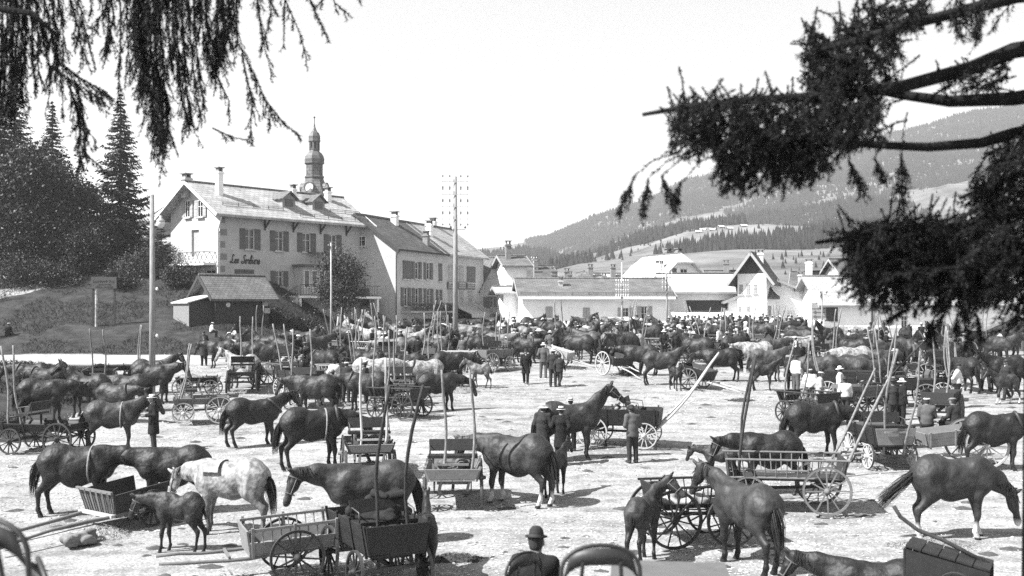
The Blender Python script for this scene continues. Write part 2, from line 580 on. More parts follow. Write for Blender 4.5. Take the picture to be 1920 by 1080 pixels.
horse_kind('stand', 34, -55, 0, (.02, -.05, .05, -.08))
horse_kind('stand2', 26, -60, 12, (-.04, .04, -.10, .06))
horse_kind('low', 2, -66, 0, (.05, -.06, .02, -.12), belly=1)
horse_kind('low2', -8, -70, -18, (-.05, .06, -.1, .04), tail=(.0, .05))
horse_kind('graze', -34, -72, 8, (.12, -.10, .06, -.1), tail=(-.55, .0), h=.028)
horse_kind('high', 50, -38, 0, (.0, -.04, .02, -.06))
horse_kind('turn_left', 28, -55, 48, (.03, -.03, .04, -.06), hyaw=70)
horse_kind('turn_right', 24, -56, -46, (.03, -.03, -.04, .08), hyaw=-66)
horse_kind('rest', 14, -60, -8, (.0, -.06, .10, -.02), belly=.5)
horse_kind('alert', 46, -46, 20, (.06, -.02, -.06, .04), hyaw=34)
horse_kind('reach', -18, -50, -6, (.10, -.04, -.12, .02), belly=1)
horse_kind('walk', 34, -50, 0, (.22, -.2, -.18, .24))
horse_kind('braid', 8, -68, 6, (.03, -.03, .04, -.06), braid=True)
horse_kind('foal', 42, -48, 0, (.03, -.05, .08, -.08), foal=True)
horse_kind('foal_low', 6, -66, 10, (.08, -.06, .05, -.1), foal=True)
horse_kind('foal_look', 46, -42, -50, (.02, -.03, -.05, .1), foal=True, hyaw=-80)
horse_kind('foal_walk', 38, -45, 10, (.2, -.16, -.15, .2), foal=True)

def coat(name, v, socks=0.0, dapple=0.0, rough=.55, dark_legs=False, rump=0.0):
    if name in MATS:
        return MATS[name]
    m = mat(name, v, rough, .36)
    n, l = m.node_tree.nodes, m.node_tree.links
    b = n['Principled BSDF']
    tc = n.new('ShaderNodeTexCoord')
    no = n.new('ShaderNodeTexNoise'); no.inputs['Scale'].default_value = 4.0 if not dapple else 9.0; no.inputs['Detail'].default_value = 3
    l.new(tc.outputs['Object'], no.inputs['Vector'])
    mr = n.new('ShaderNodeMapRange')
    a = max(.45, dapple)
    mr.inputs[1].default_value, mr.inputs[2].default_value, mr.inputs[3].default_value, mr.inputs[4].default_value = .35, .65, v * (1 - a), v * (1 + a)
    l.new(no.outputs[0], mr.inputs[0])
    col = mr.outputs[0]
    sx = n.new('ShaderNodeSeparateXYZ'); l.new(tc.outputs['Object'], sx.inputs[0])
    def leg_mix(col, z0, z1, val):
        k = n.new('ShaderNodeMapRange'); k.inputs[1].default_value, k.inputs[2].default_value, k.inputs[3].default_value, k.inputs[4].default_value = z0, z1, 1, 0
        l.new(sx.outputs[2], k.inputs[0])
        mx = n.new('ShaderNodeMix'); mx.data_type = 'FLOAT'
        l.new(k.outputs[0], mx.inputs[0]); l.new(col, mx.inputs[2]); mx.inputs[3].default_value = val
        return mx.outputs[0]
    if dark_legs:
        col = leg_mix(col, .35, .95, v * .3)
    if socks:
        col = leg_mix(col, .24, .36, socks)
    col = leg_mix(col, .05, .075, .02)          # hooves
    l.new(col, b.inputs['Base Color'])
    bn = n.new('ShaderNodeTexNoise'); bn.inputs['Scale'].default_value = 4.2; bn.inputs['Detail'].default_value = 2
    l.new(tc.outputs['Object'], bn.inputs['Vector'])
    bp = n.new('ShaderNodeBump'); bp.inputs['Strength'].default_value = .6; bp.inputs['Distance'].default_value = .09
    l.new(bn.outputs[0], bp.inputs['Height'])
    fn = n.new('ShaderNodeTexNoise'); fn.inputs['Scale'].default_value = 70; fn.inputs['Detail'].default_value = 2
    l.new(tc.outputs['Object'], fn.inputs['Vector'])
    bp2 = n.new('ShaderNodeBump'); bp2.inputs['Strength'].default_value = .5; bp2.inputs['Distance'].default_value = .008
    l.new(fn.outputs[0], bp2.inputs['Height']); l.new(bp.outputs[0], bp2.inputs['Normal'])
    l.new(bp2.outputs[0], b.inputs['Normal'])
    return m

COATS = dict(black=coat('coat_black', .010), bay=coat('coat_bay', .018, dark_legs=True), brown=coat('coat_brown', .028, dark_legs=True),
             sock=coat('coat_brown_white_socks', .024, socks=.5), chestnut=coat('coat_chestnut', .05), dun=coat('coat_dun', .11, dark_legs=True),
             grey=coat('coat_grey', .22, dapple=.16, rough=.5, dark_legs=True), white=coat('coat_white', .28, dapple=.12, rough=.5))
MANE = {'black': .018, 'bay': .016, 'brown': .022, 'sock': .03, 'chestnut': .07, 'dun': .04, 'grey': .10, 'white': .25}

def horse(kind, ct, x, y, heading, label, scale=1.0, halter=False, girth=False, group=None, XY=None, cat=None, mane=None, sink=0.0, collar=False):
    H = HORSES[kind]
    X, Y = G(x, y) if XY is None else XY
    s = scale * (.70 if H['foal'] else 1.0)
    nm = 'foal' if H['foal'] else 'horse'
    t = thing(nm, label, cat or nm, (X, Y, gzf(X, Y) - .01 - sink), R(heading), group)
    s *= 1.05
    hr = random.Random(label + str(round(X, 2)))
    t.scale = (s * hr.uniform(.90, .99), s * hr.uniform(.94, 1.06), s * hr.uniform(.97, 1.04))
    ob('body', H['body'], t, m=COATS[ct])
    mm = mat('hair_' + ct, MANE[ct] if mane is None else mane, .75, .25)
    ob('mane', H['mane'], t, m=mm)
    ob('tail', H['tail'], t, m=mm)
    if halter:
        ob('halter', H['halter'], t, m=mat('halter_rope', .12 if halter == 1 else .5))
    if collar:
        ob('collar', H['collar'], t, m=mat('collar_leather', .03, .5, .4))
    if girth:
        ob('girth', H['girth'], t, m=mat('girth_web', .22 if girth == 1 else .05))
    return t
# ---------------------------------------------------------------- people
def hand_prims(w, d, side, palm_n):
    """palm and five unequal, slightly curled fingers; w wrist, d direction of the hand, side towards the thumb, palm_n towards the palm"""
    w, d, side, pn = (np.array(q, float) for q in (w, d, side, palm_n))
    P = []
    k = w + d * .085
    P.append(cap(w, k, .026, .034, .55, .015, pn))
    for i, (o, L) in enumerate(((.030, .068), (.010, .078), (-.010, .072), (-.029, .056))):
        a = w + d * .075 + side * o
        b = a + d * L * .5 + pn * .006
        c = b + d * L * .36 + pn * .026
        e = c + d * L * .14 + pn * .022
        P += [cap(a, b, .0105, .0098, 1, .006), cap(b, c, .0098, .009, 1, .004), cap(c, e, .009, .008, 1, .004)]
    a = w + d * .025 + side * .024
    b = a + d * .034 + side * .026 + pn * .012
    c = b + d * .030 + side * .006 + pn * .016
    P += [cap(a, b, .0135, .0115, 1, .01), cap(b, c, .0115, .0095, 1, .004)]
    return P

def joints(pose):
    J = dict(pel=(0, 0, .94), wst=(0, 0, 1.06), chest=(.0, 0, 1.28), nck=(.0, 0, 1.47), head=(.025, 0, 1.60))
    for s, n in ((1, 'l'), (-1, 'r')):
        J['sh' + n] = (-.0, .185 * s, 1.40); J['el' + n] = (-.03, .245 * s, 1.12); J['wr' + n] = (.04, .25 * s, .87)
        J['hp' + n] = (0, .09 * s, .90); J['kn' + n] = (.015, .105 * s, .50); J['an' + n] = (-.02, .11 * s, .09)
    U = J.update
    if pose == 'walk':
        U(knl=(.14, .1, .51), anl=(.22, .1, .10), knr=(-.02, -.1, .5), anr=(-.28, -.1, .13), ell=(-.12, .24, 1.14), wrl=(-.10, .24, .90), elr=(.06, -.24, 1.13), wrr=(.2, -.22, .92))
    elif pose == 'pockets':
        U(ell=(-.12, .27, 1.14), wrl=(.07, .19, .95), elr=(-.12, -.27, 1.14), wrr=(.07, -.19, .95), knl=(.05, .12, .5), anl=(.03, .14, .09))
    elif pose == 'akimbo':
        U(ell=(-.10, .40, 1.14), wrl=(.06, .19, 1.02), elr=(-.10, -.40, 1.14), wrr=(.06, -.19, 1.02), anl=(.02, .17, .09), anr=(-.02, -.17, .09), knl=(.03, .14, .5), knr=(.02, -.14, .5))
    elif pose == 'behind':
        U(ell=(-.16, .25, 1.14), wrl=(-.17, .05, .95), elr=(-.16, -.25, 1.14), wrr=(-.17, -.05, .93))
    elif pose == 'hold':
        U(ell=(-.02, .26, 1.12), wrl=(.24, .18, 1.10), elr=(-.02, -.26, 1.12), wrr=(.25, -.12, 1.08), head=(.05, 0, 1.59))
    elif pose == 'look_down':
        U(ell=(.0, .25, 1.12), wrl=(.22, .12, 1.05), elr=(.0, -.25, 1.12), wrr=(.22, -.10, 1.07), head=(.075, 0, 1.575), chest=(.03, 0, 1.27), nck=(.04, 0, 1.455))
    elif pose == 'reach':
        U(elr=(.14, -.25, 1.24), wrr=(.38, -.22, 1.28), ell=(-.04, .25, 1.12), wrl=(.08, .25, .89))
    elif pose == 'bend':
        U(wst=(.08, 0, 1.02), chest=(.26, 0, 1.17), nck=(.40, 0, 1.27), head=(.50, 0, 1.34), shl=(.34, .18, 1.22), shr=(.34, -.18, 1.22), ell=(.40, .2, .96), wrl=(.50, .14, .74), elr=(.40, -.2, .96), wrr=(.50, -.14, .74))
    elif pose == 'sit':
        U(pel=(0, 0, .52), wst=(.01, 0, .64), chest=(.05, 0, .86), nck=(.08, 0, 1.05), head=(.13, 0, 1.17), shl=(.06, .185, .98), shr=(.06, -.185, .98), ell=(.10, .24, .72), wrl=(.30, .15, .62),
          elr=(.10, -.24, .72), wrr=(.30, -.15, .62), hpl=(.02, .10, .50), hpr=(.02, -.10, .50), knl=(.43, .13, .50), knr=(.43, -.13, .50), anl=(.42, .13, .09), anr=(.42, -.13, .09))
    return {k: np.array(v, float) for k, v in J.items()}

PEOPLE = {}
def person_kind(pose, coat_='jacket', fine=False):
    key = (pose, coat_, fine)
    if key in PEOPLE:
        return PEOPLE[key]
    J = joints(pose)
    h = .021 if fine else .032
    x_ = np.array([1., 0, 0]); z_ = np.array([0, 0, 1.])
    hd = J['head']
    body = [cap(hd + z_ * .035, hd - z_ * .005, .092, .088, .86, .03), cap(hd + x_ * .045 - z_ * .035, hd + x_ * .045 - z_ * .085, .055, .042, .9, .04),
            cap(hd + x_ * .092 - z_ * .005, hd + x_ * .112 - z_ * .035, .012, .016, 1, .015),
            cap(hd - x_ * .02 - z_ * .08, J['nck'] - z_ * .05, .056, .062, 1, .03),
            cap(J['nck'] - z_ * .08, J['chest'], .09, .12, 1.25, .06), cap(J['chest'], J['pel'], .115, .12, 1.2, .06)]
    for s, n in ((1, 'l'), (-1, 'r')):
        body += [cap(hd + np.array([-.005, .083 * s, .012]), hd + np.array([-.01, .086 * s, -.022]), .017, .014, .6, .01),
                 cap(J['sh' + n], J['el' + n], .05, .04, 1, .04), cap(J['el' + n], J['wr' + n], .04, .028, 1, .02),
                 cap(J['hp' + n], J['kn' + n], .085, .055, 1, .04), cap(J['kn' + n], J['an' + n], .055, .04, 1, .03),
                 cap(J['an' + n] - z_ * .03, J['an' + n] + x_ * .14 - z_ * .05, .035, .03, 1, .02)]
    if not fine:
        for s, n in ((1, 'l'), (-1, 'r')):
            d = J['wr' + n] - J['el' + n]; d /= np.linalg.norm(d)
            body.append(cap(J['wr' + n], J['wr' + n] + d * .11, .034, .028, .7, .01))
    V, Fq = sdf_mesh(body, h)
    skin = mat('skin', .15, .6, .3)
    if fine:
        Vs, Fsl, o = [V], [Fq], len(V)
        for s, n in ((1, 'l'), (-1, 'r')):
            d = J['wr' + n] - J['el' + n]; d /= np.linalg.norm(d)
            pn = np.array([0, -s, 0.]); pn -= d * (pn @ d); pn /= np.linalg.norm(pn)
            th = np.cross(d, pn) * (1 if np.cross(d, pn)[0] > 0 else -1)
            v2, f2 = sdf_mesh(hand_prims(J['wr' + n], d, th, pn), .0075)
            Vs.append(v2); Fsl.append(f2 + o); o += len(v2)
        V, Fq = np.concatenate(Vs), np.concatenate(Fsl)
    out = dict(body=np_mesh('person_body', V, Fq, skin))
    # jacket
    sit = pose == 'sit'
    jk = [cap(J['nck'] - z_ * .075, J['chest'], .105, .150, 1.22, .06), cap(J['chest'], J['wst'], .150, .142, 1.2, .06),
          cap(J['shl'] - z_ * .01, J['shr'] - z_ * .01, .072, .072, 1, .07)]
    hem = {'jacket': .78, 'long': .52, 'shirt': .93, 'waistcoat': .93}[coat_]
    wst, pel = J['wst'], J['pel']
    hb = np.array([pel[0], 0, hem + .05]) if not sit else pel + x_ * .02
    jk.append(cap(wst, hb, .142, .165 if coat_ != 'long' else .17, 1.18 if coat_ != 'long' else 1.3, .05))
    arms = []
    for s, n in ((1, 'l'), (-1, 'r')):
        arms += [cap(J['sh' + n], J['el' + n], .070, .060, 1, .05), cap(J['el' + n], J['wr' + n], .060, .048, 1, .03)]
    if coat_ == 'waistcoat':
        out['waistcoat'] = np_mesh('waistcoat', *sdf_mesh(jk, h, floor=(hem if not sit else None)), mat('cloth_dark', .035))
        out['shirt'] = np_mesh('shirt', *sdf_mesh(arms + [cap(J['shl'], J['shr'], .062, .062, 1, .05)], h), mat('linen', .7))
    else:
        out['jacket'] = np_mesh('jacket', *sdf_mesh(jk + arms, h, floor=(hem if not sit else None)), mat('cloth_dark', .035))
        ch = J['chest']
        if not sit and pose != 'bend':
            vsf = [cap(ch + np.array([.095, 0, -.08]), ch + np.array([.055, 0, .15]), .030, .05, 1.1, .02)]
            out['shirt'] = np_mesh('shirt_front', *sdf_mesh(vsf + [cap(J['nck'] - z_ * .03, J['nck'] - z_ * .07, .068, .075, 1.05, .03)], h), mat('linen', .7))
    tr = [cap(J['pel'] + z_ * .05, J['pel'] - z_ * .03, .135, .145, 1.15, .05)]
    for s, n in ((1, 'l'), (-1, 'r')):
        tr += [cap(J['hp' + n], J['kn' + n], .105, .080, 1, .05), cap(J['kn' + n], J['an' + n] + z_ * .0, .078, .066, 1, .03)]
    out['trousers'] = np_mesh('trousers', *sdf_mesh(tr, h), mat('cloth_dark', .035))
    sh = MB()
    for s, n in ((1, 'l'), (-1, 'r')):
        a = J['an' + n]
        v, f = sdf_mesh([cap(a - z_ * .0, a - z_ * .04, .056, .05, 1, .03), cap(a + np.array([-.03, 0, -.045]), a + np.array([.17, 0.015 * s, -.052]), .046, .042, 1, .04)], .02)
        out['shoe_' + n] = np_mesh('shoe', v, f, mat('boot', .03, .5, .4))
    # short hair on the back of the head
    hv, hf = sdf_mesh([cap(hd + np.array([-.022, 0, .045]), hd + np.array([-.028, 0, -.02]), .090, .078, .95, .03)], .02)
    out['hair'] = np_mesh('hair', hv, hf, mat('hair', .03))
    out['_J'] = J
    PEOPLE[key] = out
    return out

def hat_mesh(kind):
    mb = MB()
    if kind == 'boater':
        mb.lathe([(.0, .085), (.085, .085), (.088, .078), (.090, .0), (.155, -.002), (.157, -.010), (.088, -.012)], 20, sy=.88)
    elif kind == 'straw':
        mb.lathe([(.0, .105), (.055, .10), (.082, .078), (.093, .01), (.13, -.004), (.178, -.022), (.178, -.030), (.09, -.012)], 20, sy=.9)
    elif kind == 'fedora':
        mb.lathe([(.0, .095), (.045, .108), (.075, .095), (.092, .03), (.094, .005), (.135, -.008), (.150, .004), (.150, -.004), (.09, -.014)], 20, sy=.86)
    elif kind == 'bowler':
        mb.lathe([(.0, .125), (.05, .117), (.082, .085), (.094, .03), (.095, .005), (.128, .002), (.138, .018), (.138, .008), (.09, -.012)], 20, sy=.86)
    elif kind == 'cap':
        mb.lathe([(.0, .055), (.07, .055), (.112, .035), (.118, .018), (.10, -.004), (.085, -.012)], 20, sy=.92)
        mb.box((.105, 0, -.006), (.08, .13, .012), Matrix.Rotation(R(12), 3, 'Y'))
    elif kind == 'beret':
        mb.lathe([(.0, .06), (.08, .055), (.125, .03), (.12, .01), (.085, -.012)], 20)
    return mb.mesh('hat_' + kind, mat('felt', .03, .9), True)
HATS = {k: hat_mesh(k) for k in ('boater', 'straw', 'fedora', 'bowler', 'cap', 'beret')}
_mb = MB(); _mb.lathe([(.0915, .003), (.0935, .003), (.0925, .028), (.0905, .028)], 20, sy=.88, closed=True)
HATBAND = _mb.mesh('hat_band', mat('ribbon', .03, .7))

CLOTH = dict(black=mat('cloth_black', .014, .9, .15, var=.3, vscale=9), dark=mat('cloth_charcoal', .028, .9, .15, var=.3, vscale=9), mid=mat('cloth_grey', .08, .9, .15, var=.2, vscale=9),
             light=mat('cloth_pale', .30, .9, .15, var=.15, vscale=9), white=mat('cloth_white', .5, .9, .15, var=.08, vscale=9))
HATM = dict(white=mat('straw_white', .6, .8), black=mat('felt_black', .02, .85), grey=mat('felt_grey', .16, .9), pale=mat('tweed_pale', .42, .9))

def person(x, y, heading, label, pose='stand', coat_='jacket', jk='dark', tr='dark', hat='straw', hm='white', fine=False, s=1.0, XY=None, dz=0.0, group=None, z=None, cat='person'):
    K = person_kind(pose, coat_, fine)
    X, Y = G(x, y) if XY is None else XY
    t = thing('person', label, cat, (X, Y, (gzf(X, Y) if z is None else z) + dz), R(heading), group)
    t.scale = (s, s, s)
    for k, me in K.items():
        if k[0] == '_':
            continue
        nm = k.split('_')[0]
        if k == 'body':
            ob('body', me, t)
        elif k in ('jacket', 'waistcoat'):
            ob({'long': 'overcoat', 'jacket': 'jacket', 'shirt': 'shirt', 'waistcoat': 'waistcoat'}[coat_], me, t, m=CLOTH[jk])
        elif k == 'shirt':
            if coat_ != 'shirt':
                ob('shirt', me, t)
        elif k == 'trousers':
            ob('trousers', me, t, m=CLOTH[tr])
        else:
            ob(nm, me, t)
    if hat:
        hd = K['_J']['head']
        ho = ob('hat', HATS[hat], t, loc=(hd[0] - .005, hd[1], hd[2] + .052), rot=(0, R(random.uniform(-2, 7)), 0), m=HATM[hm])
        if hat in ('boater', 'straw') and hm == 'white':
            ob('hat_band', HATBAND, ho)
    return t
# ---------------------------------------------------------------- carts and wagons
WOOD = dict(dark=mat('wood_black_paint', .016, .6, .35, var=.3, vscale=7), brown=mat('wood_dark', .034, .75, .25, var=.35, vscale=10, stretch=(1, 6, 6)), grey=mat('wood_weathered', .14, .85, .2, var=.3, vscale=9, stretch=(1, 7, 7)),
            pale=mat('wood_pale', .36, .85, .2, var=.22, vscale=9, stretch=(1, 7, 7)), panel=mat('wood_panel_grey', .17, .7, .3, var=.15, vscale=5), bark=mat('pole_bark', .17, .85, .2, var=.4, vscale=14), barkdark=mat('pole_bark_dark', .035, .85, .2, var=.35, vscale=14))
IRON = mat('iron', .05, .5, .5, var=.25, vscale=20)
_wc = {}
def wheel_parts(r, n, wm):
    k = (round(r, 2), n, wm.name)
    if k in _wc:
        return _wc[k]
    rim = MB()
    rim.lathe([(r * .90, -.026), (r * .985, -.028), (r * .985, .028), (r * .90, .026)], 40, axis='y', closed=True, mi=0)
    rim.lathe([(r * .986, -.030), (r, -.030), (r, .030), (r * .986, .030)], 40, axis='y', closed=True, mi=1)
    hub = MB()
    hub.lathe([(.0, -.12), (.035, -.12), (.045, -.10), (.055, -.06), (.078, -.04), (.078, .04), (.055, .06), (.045, .10), (.035, .12), (.0, .12)], 14, axis='y')
    sp = MB()
    sp.beam((.06, 0, 0), (r * .915, 0, 0), .036, .030)
    sp.v = [(x, y * (1.15 - .35 * x / r), z * (1.15 - .35 * x / r)) for x, y, z in sp.v]
    whole = MB()
    for m_ in (rim, hub):
        whole.add(m_.v, m_.f); whole.m[-len(m_.m):] = m_.m
    for i in range(n):
        an = 2 * math.pi * i / n
        c, s = math.cos(an), math.sin(an)
        whole.add([(x * c - z * s, y, x * s + z * c) for x, y, z in sp.v], sp.f)
    _wc[k] = (rim.mesh('rim', [wm, IRON], True), hub.mesh('hub', wm, True), sp.mesh('spoke', wm), whole.mesh('wheel', [wm, IRON]))
    for me in _wc[k][:1]:
        me.polygons.foreach_set('use_smooth', [False] * len(me.polygons))
    return _wc[k]

def wheel(parent, r, loc, wm, n=12, fine=True, rz=0.0, tilt=0.0):
    rim, hub, sp, whole = wheel_parts(r, n, wm)
    if not fine:
        return ob('wheel', whole, parent, loc, (tilt, random.uniform(0, 1), rz))
    w = ob('wheel', rim, parent, loc, (tilt, random.uniform(0, 1), rz))
    ob('hub', hub, w)
    for i in range(n):
        ob('spoke', sp, w, rot=(0, 2 * math.pi * i / n, 0))
    return w

def curved_pole(a, b, r0, r1, bow=.06, seed=None, n=9, hook=.0):
    a, b = Vector(a), Vector(b)
    d = b - a
    L = d.length
    rs = random.Random(seed if seed is not None else random.random())
    s1 = Vector((rs.uniform(-1, 1), rs.uniform(-1, 1), rs.uniform(-1, 1)))
    s1 = (s1 - d * (s1.dot(d) / L / L)).normalized()
    pts, rr = [], []
    for i in range(n):
        t = i / (n - 1)
        p = a + d * t + s1 * (bow * L * math.sin(t * math.pi) + hook * max(0, t - .72) ** 2 * 9) + s1.cross(d / L) * (.012 * L * math.sin(t * 7 + rs.random()))
        pts.append(p); rr.append((r0 + (r1 - r0) * t) * (1 + .12 * math.sin(t * 23 + rs.random() * 6)))
    return pts, rr

def shafts(t, base, W, ang, L, pm, cross=True, r=.038, bow=.085, hook=.12, spread=.0, yawv=0.0):
    """two shafts hinged at base, raised by ang degrees"""
    bx, bz = base
    d = Vector((math.cos(R(ang)), 0, math.sin(R(ang))))
    for s in (1, -1):
        a = Vector((bx, s * W / 2, bz))
        b = a + d * L + Vector((0, s * spread, 0))
        mb = MB()
        pts, rr = curved_pole(a, b, r, r * .8, bow * random.uniform(.4, 1), hook=hook * random.uniform(.3, 1.2))
        mb.tube(pts, rr, 8)
        ob('shaft', mb.mesh('shaft', pm, True), t)
    if cross:
        mb = MB()
        a = Vector((bx, 0, bz)) + d * (.22 * L)
        mb.beam(a + Vector((0, -W / 2 - .05, 0)), a + Vector((0, W / 2 + .05, 0)), .05, .05)
        ob('crossbar', mb.mesh('crossbar', pm), t)

def board(t, name, verts4, th, m):
    """plank from four corners, thickened along its normal"""
    v = [Vector(p) for p in verts4]
    n = (v[1] - v[0]).cross(v[3] - v[0]).normalized() * th
    mb = MB(); mb.slab([v], n)
    return ob(name, mb.mesh(name, m), t)

def cart4(x, y, heading, label, L=2.2, W=1.0, rf=.40, rr=.50, body='brown', wm='grey', side='panel', sh=None, shL=2.9, seat=True, fine=True, panel=None, group=None, shm='bark', hgt=.42, seatm='dark', tail=True, XY=None, ns=12, name='wagon'):
    X, Y = G(x, y) if XY is None else XY
    t = thing(name, label, 'wagon', (X, Y, gzf(X, Y)), R(heading), group)
    B, Wm = WOOD[body], WOOD[wm]
    zb = rr + .22
    xf, xr = L * .33, -L * .34
    mb = MB()
    for i in range(4):
        yy = -W / 2 + W / 4 * (i + .5)
        mb = MB(); mb.box((0, yy, zb), (L, W / 4 - .012, .035))
        ob('floor_board', mb.mesh('floor_board', B), t)
    fl = .10 if side != 'rack' else .16
    for s in (1, -1):
        if side in ('panel', 'low'):
            hh = hgt if side == 'panel' else hgt * .5
            nb_ = 2
            for i in range(nb_):
                z0, z1 = zb + .03 + hh * i / nb_, zb + .03 + hh * (i + 1) / nb_ - .012
                y0, y1 = s * (W / 2 + fl * i / nb_), s * (W / 2 + fl * (i + 1) / nb_)
                board(t, 'side_board', [(-L / 2, y0, z0), (L / 2, y0, z0), (L / 2, y1, z1), (-L / 2, y1, z1)], .03 * (-s), B)
            mb = MB()
            for xx in (-L / 2 + .12, -L * .16, L * .16, L / 2 - .12):
                mb = MB(); mb.beam((xx, s * (W / 2 + .03), zb - .04), (xx, s * (W / 2 + fl + .035), zb + hh + .07), .045, .05)
                ob('stake', mb.mesh('stake', B), t)
        elif side == 'rack':
            hh = hgt
            top = [(-L / 2 - .1, s * (W / 2 + fl), zb + hh), (L / 2 + .1, s * (W / 2 + fl), zb + hh)]
            bot = [(-L / 2, s * (W / 2 + .01), zb + .05), (L / 2, s * (W / 2 + .01), zb + .05)]
            for nm, q in (('top_rail', top), ('bottom_rail', bot)):
                mb = MB(); mb.tube(q, .028, 7); ob(nm, mb.mesh(nm, Wm), t)
            mb = MB()
            ns_ = 11
            for i in range(ns_):
                k = (i + .5) / ns_
                mb = MB(); mb.tube([Vector(bot[0]).lerp(Vector(bot[1]), k), Vector(top[0]).lerp(Vector(top[1]), k)], .014, 5)
                ob('spindle', mb.mesh('spindle', Wm), t)
    PM = WOOD[panel] if panel else B
    hh = hgt if side != 'low' else hgt * .55
    if tail:
        board(t, 'tailboard', [(-L / 2, -W / 2 - .01, zb + .03), (-L / 2, W / 2 + .01, zb + .03), (-L / 2 - .06, W / 2 + fl, zb + hh), (-L / 2 - .06, -W / 2 - fl, zb + hh)], .035, PM)
    board(t, 'front_board', [(L / 2, W / 2 + .01, zb + .03), (L / 2, -W / 2 - .01, zb + .03), (L / 2 + .05, -W / 2 - fl, zb + hh), (L / 2 + .05, W / 2 + fl, zb + hh)], .035, PM)
    if seat:
        sx = L * .18
        mb = MB(); mb.box((sx, 0, zb + .50), (.42, W + .12, .07)); ob('seat', mb.mesh('seat', WOOD[seatm]), t)
        mb = MB()
        mb.slab([[(sx - .24, -W / 2 - .05, zb + .60), (sx - .24, W / 2 + .05, zb + .60), (sx - .32, W / 2 + .05, zb + .88), (sx - .32, -W / 2 - .05, zb + .88)]], (.03, 0, .01))
        ob('seat_back', mb.mesh('seat_back', WOOD[seatm]), t)
        for s in (1, -1):
            mb = MB()
            mb.tube([(sx - .28, s * (W / 2 + .02), zb + .48), (sx - .30, s * (W / 2 + .02), zb + .72), (sx - .18, s * (W / 2 + .03), zb + .76), (sx + .16, s * (W / 2 + .02), zb + .72), (sx + .19, s * (W / 2 + .02), zb + .54)], .014, 6)
            ob('armrest', mb.mesh('armrest', IRON, True), t)
            mb = MB(); mb.box((sx, s * (W / 2 - .06), zb + .26), (.05, .05, .46)); ob('seat_post', mb.mesh('seat_post', B), t)
    # running gear
    for xx, r_ in ((xf, rf), (xr, rr)):
        mb = MB(); mb.beam((xx, -W / 2 - .16, r_), (xx, W / 2 + .16, r_), .06, .07); ob('axle', mb.mesh('axle', IRON), t)
        mb = MB(); mb.box((xx, 0, (r_ + zb) / 2 + .06), (.12, W * .7, .06)); ob('bolster', mb.mesh('bolster', B), t)
        for s in (1, -1):
            yy = s * (W / 2 - .10)
            zt, zl = zb - .03, r_ + .05
            zm = (zt + zl) / 2
            mb = MB()
            mb.tube([(xx - .36, yy, zm), (xx - .18, yy, zt - .03), (xx, yy, zt), (xx + .18, yy, zt - .03), (xx + .36, yy, zm)], .016, 5)
            mb.tube([(xx - .36, yy, zm), (xx - .18, yy, zl + .03), (xx, yy, zl), (xx + .18, yy, zl + .03), (xx + .36, yy, zm)], .016, 5)
            ob('spring', mb.mesh('spring', IRON), t)
            wheel(t, r_, (xx, s * (W / 2 + .16), r_), Wm, ns, fine, tilt=R(3) * s)
    mb = MB(); mb.beam((xr, 0, rr), (xf, 0, rf + .05), .07, .07); ob('perch_pole', mb.mesh('perch_pole', B), t)
    if sh is not None:
        shafts(t, (xf + .22, rf + .06), W * .62, sh, shL, WOOD[shm])
    return t

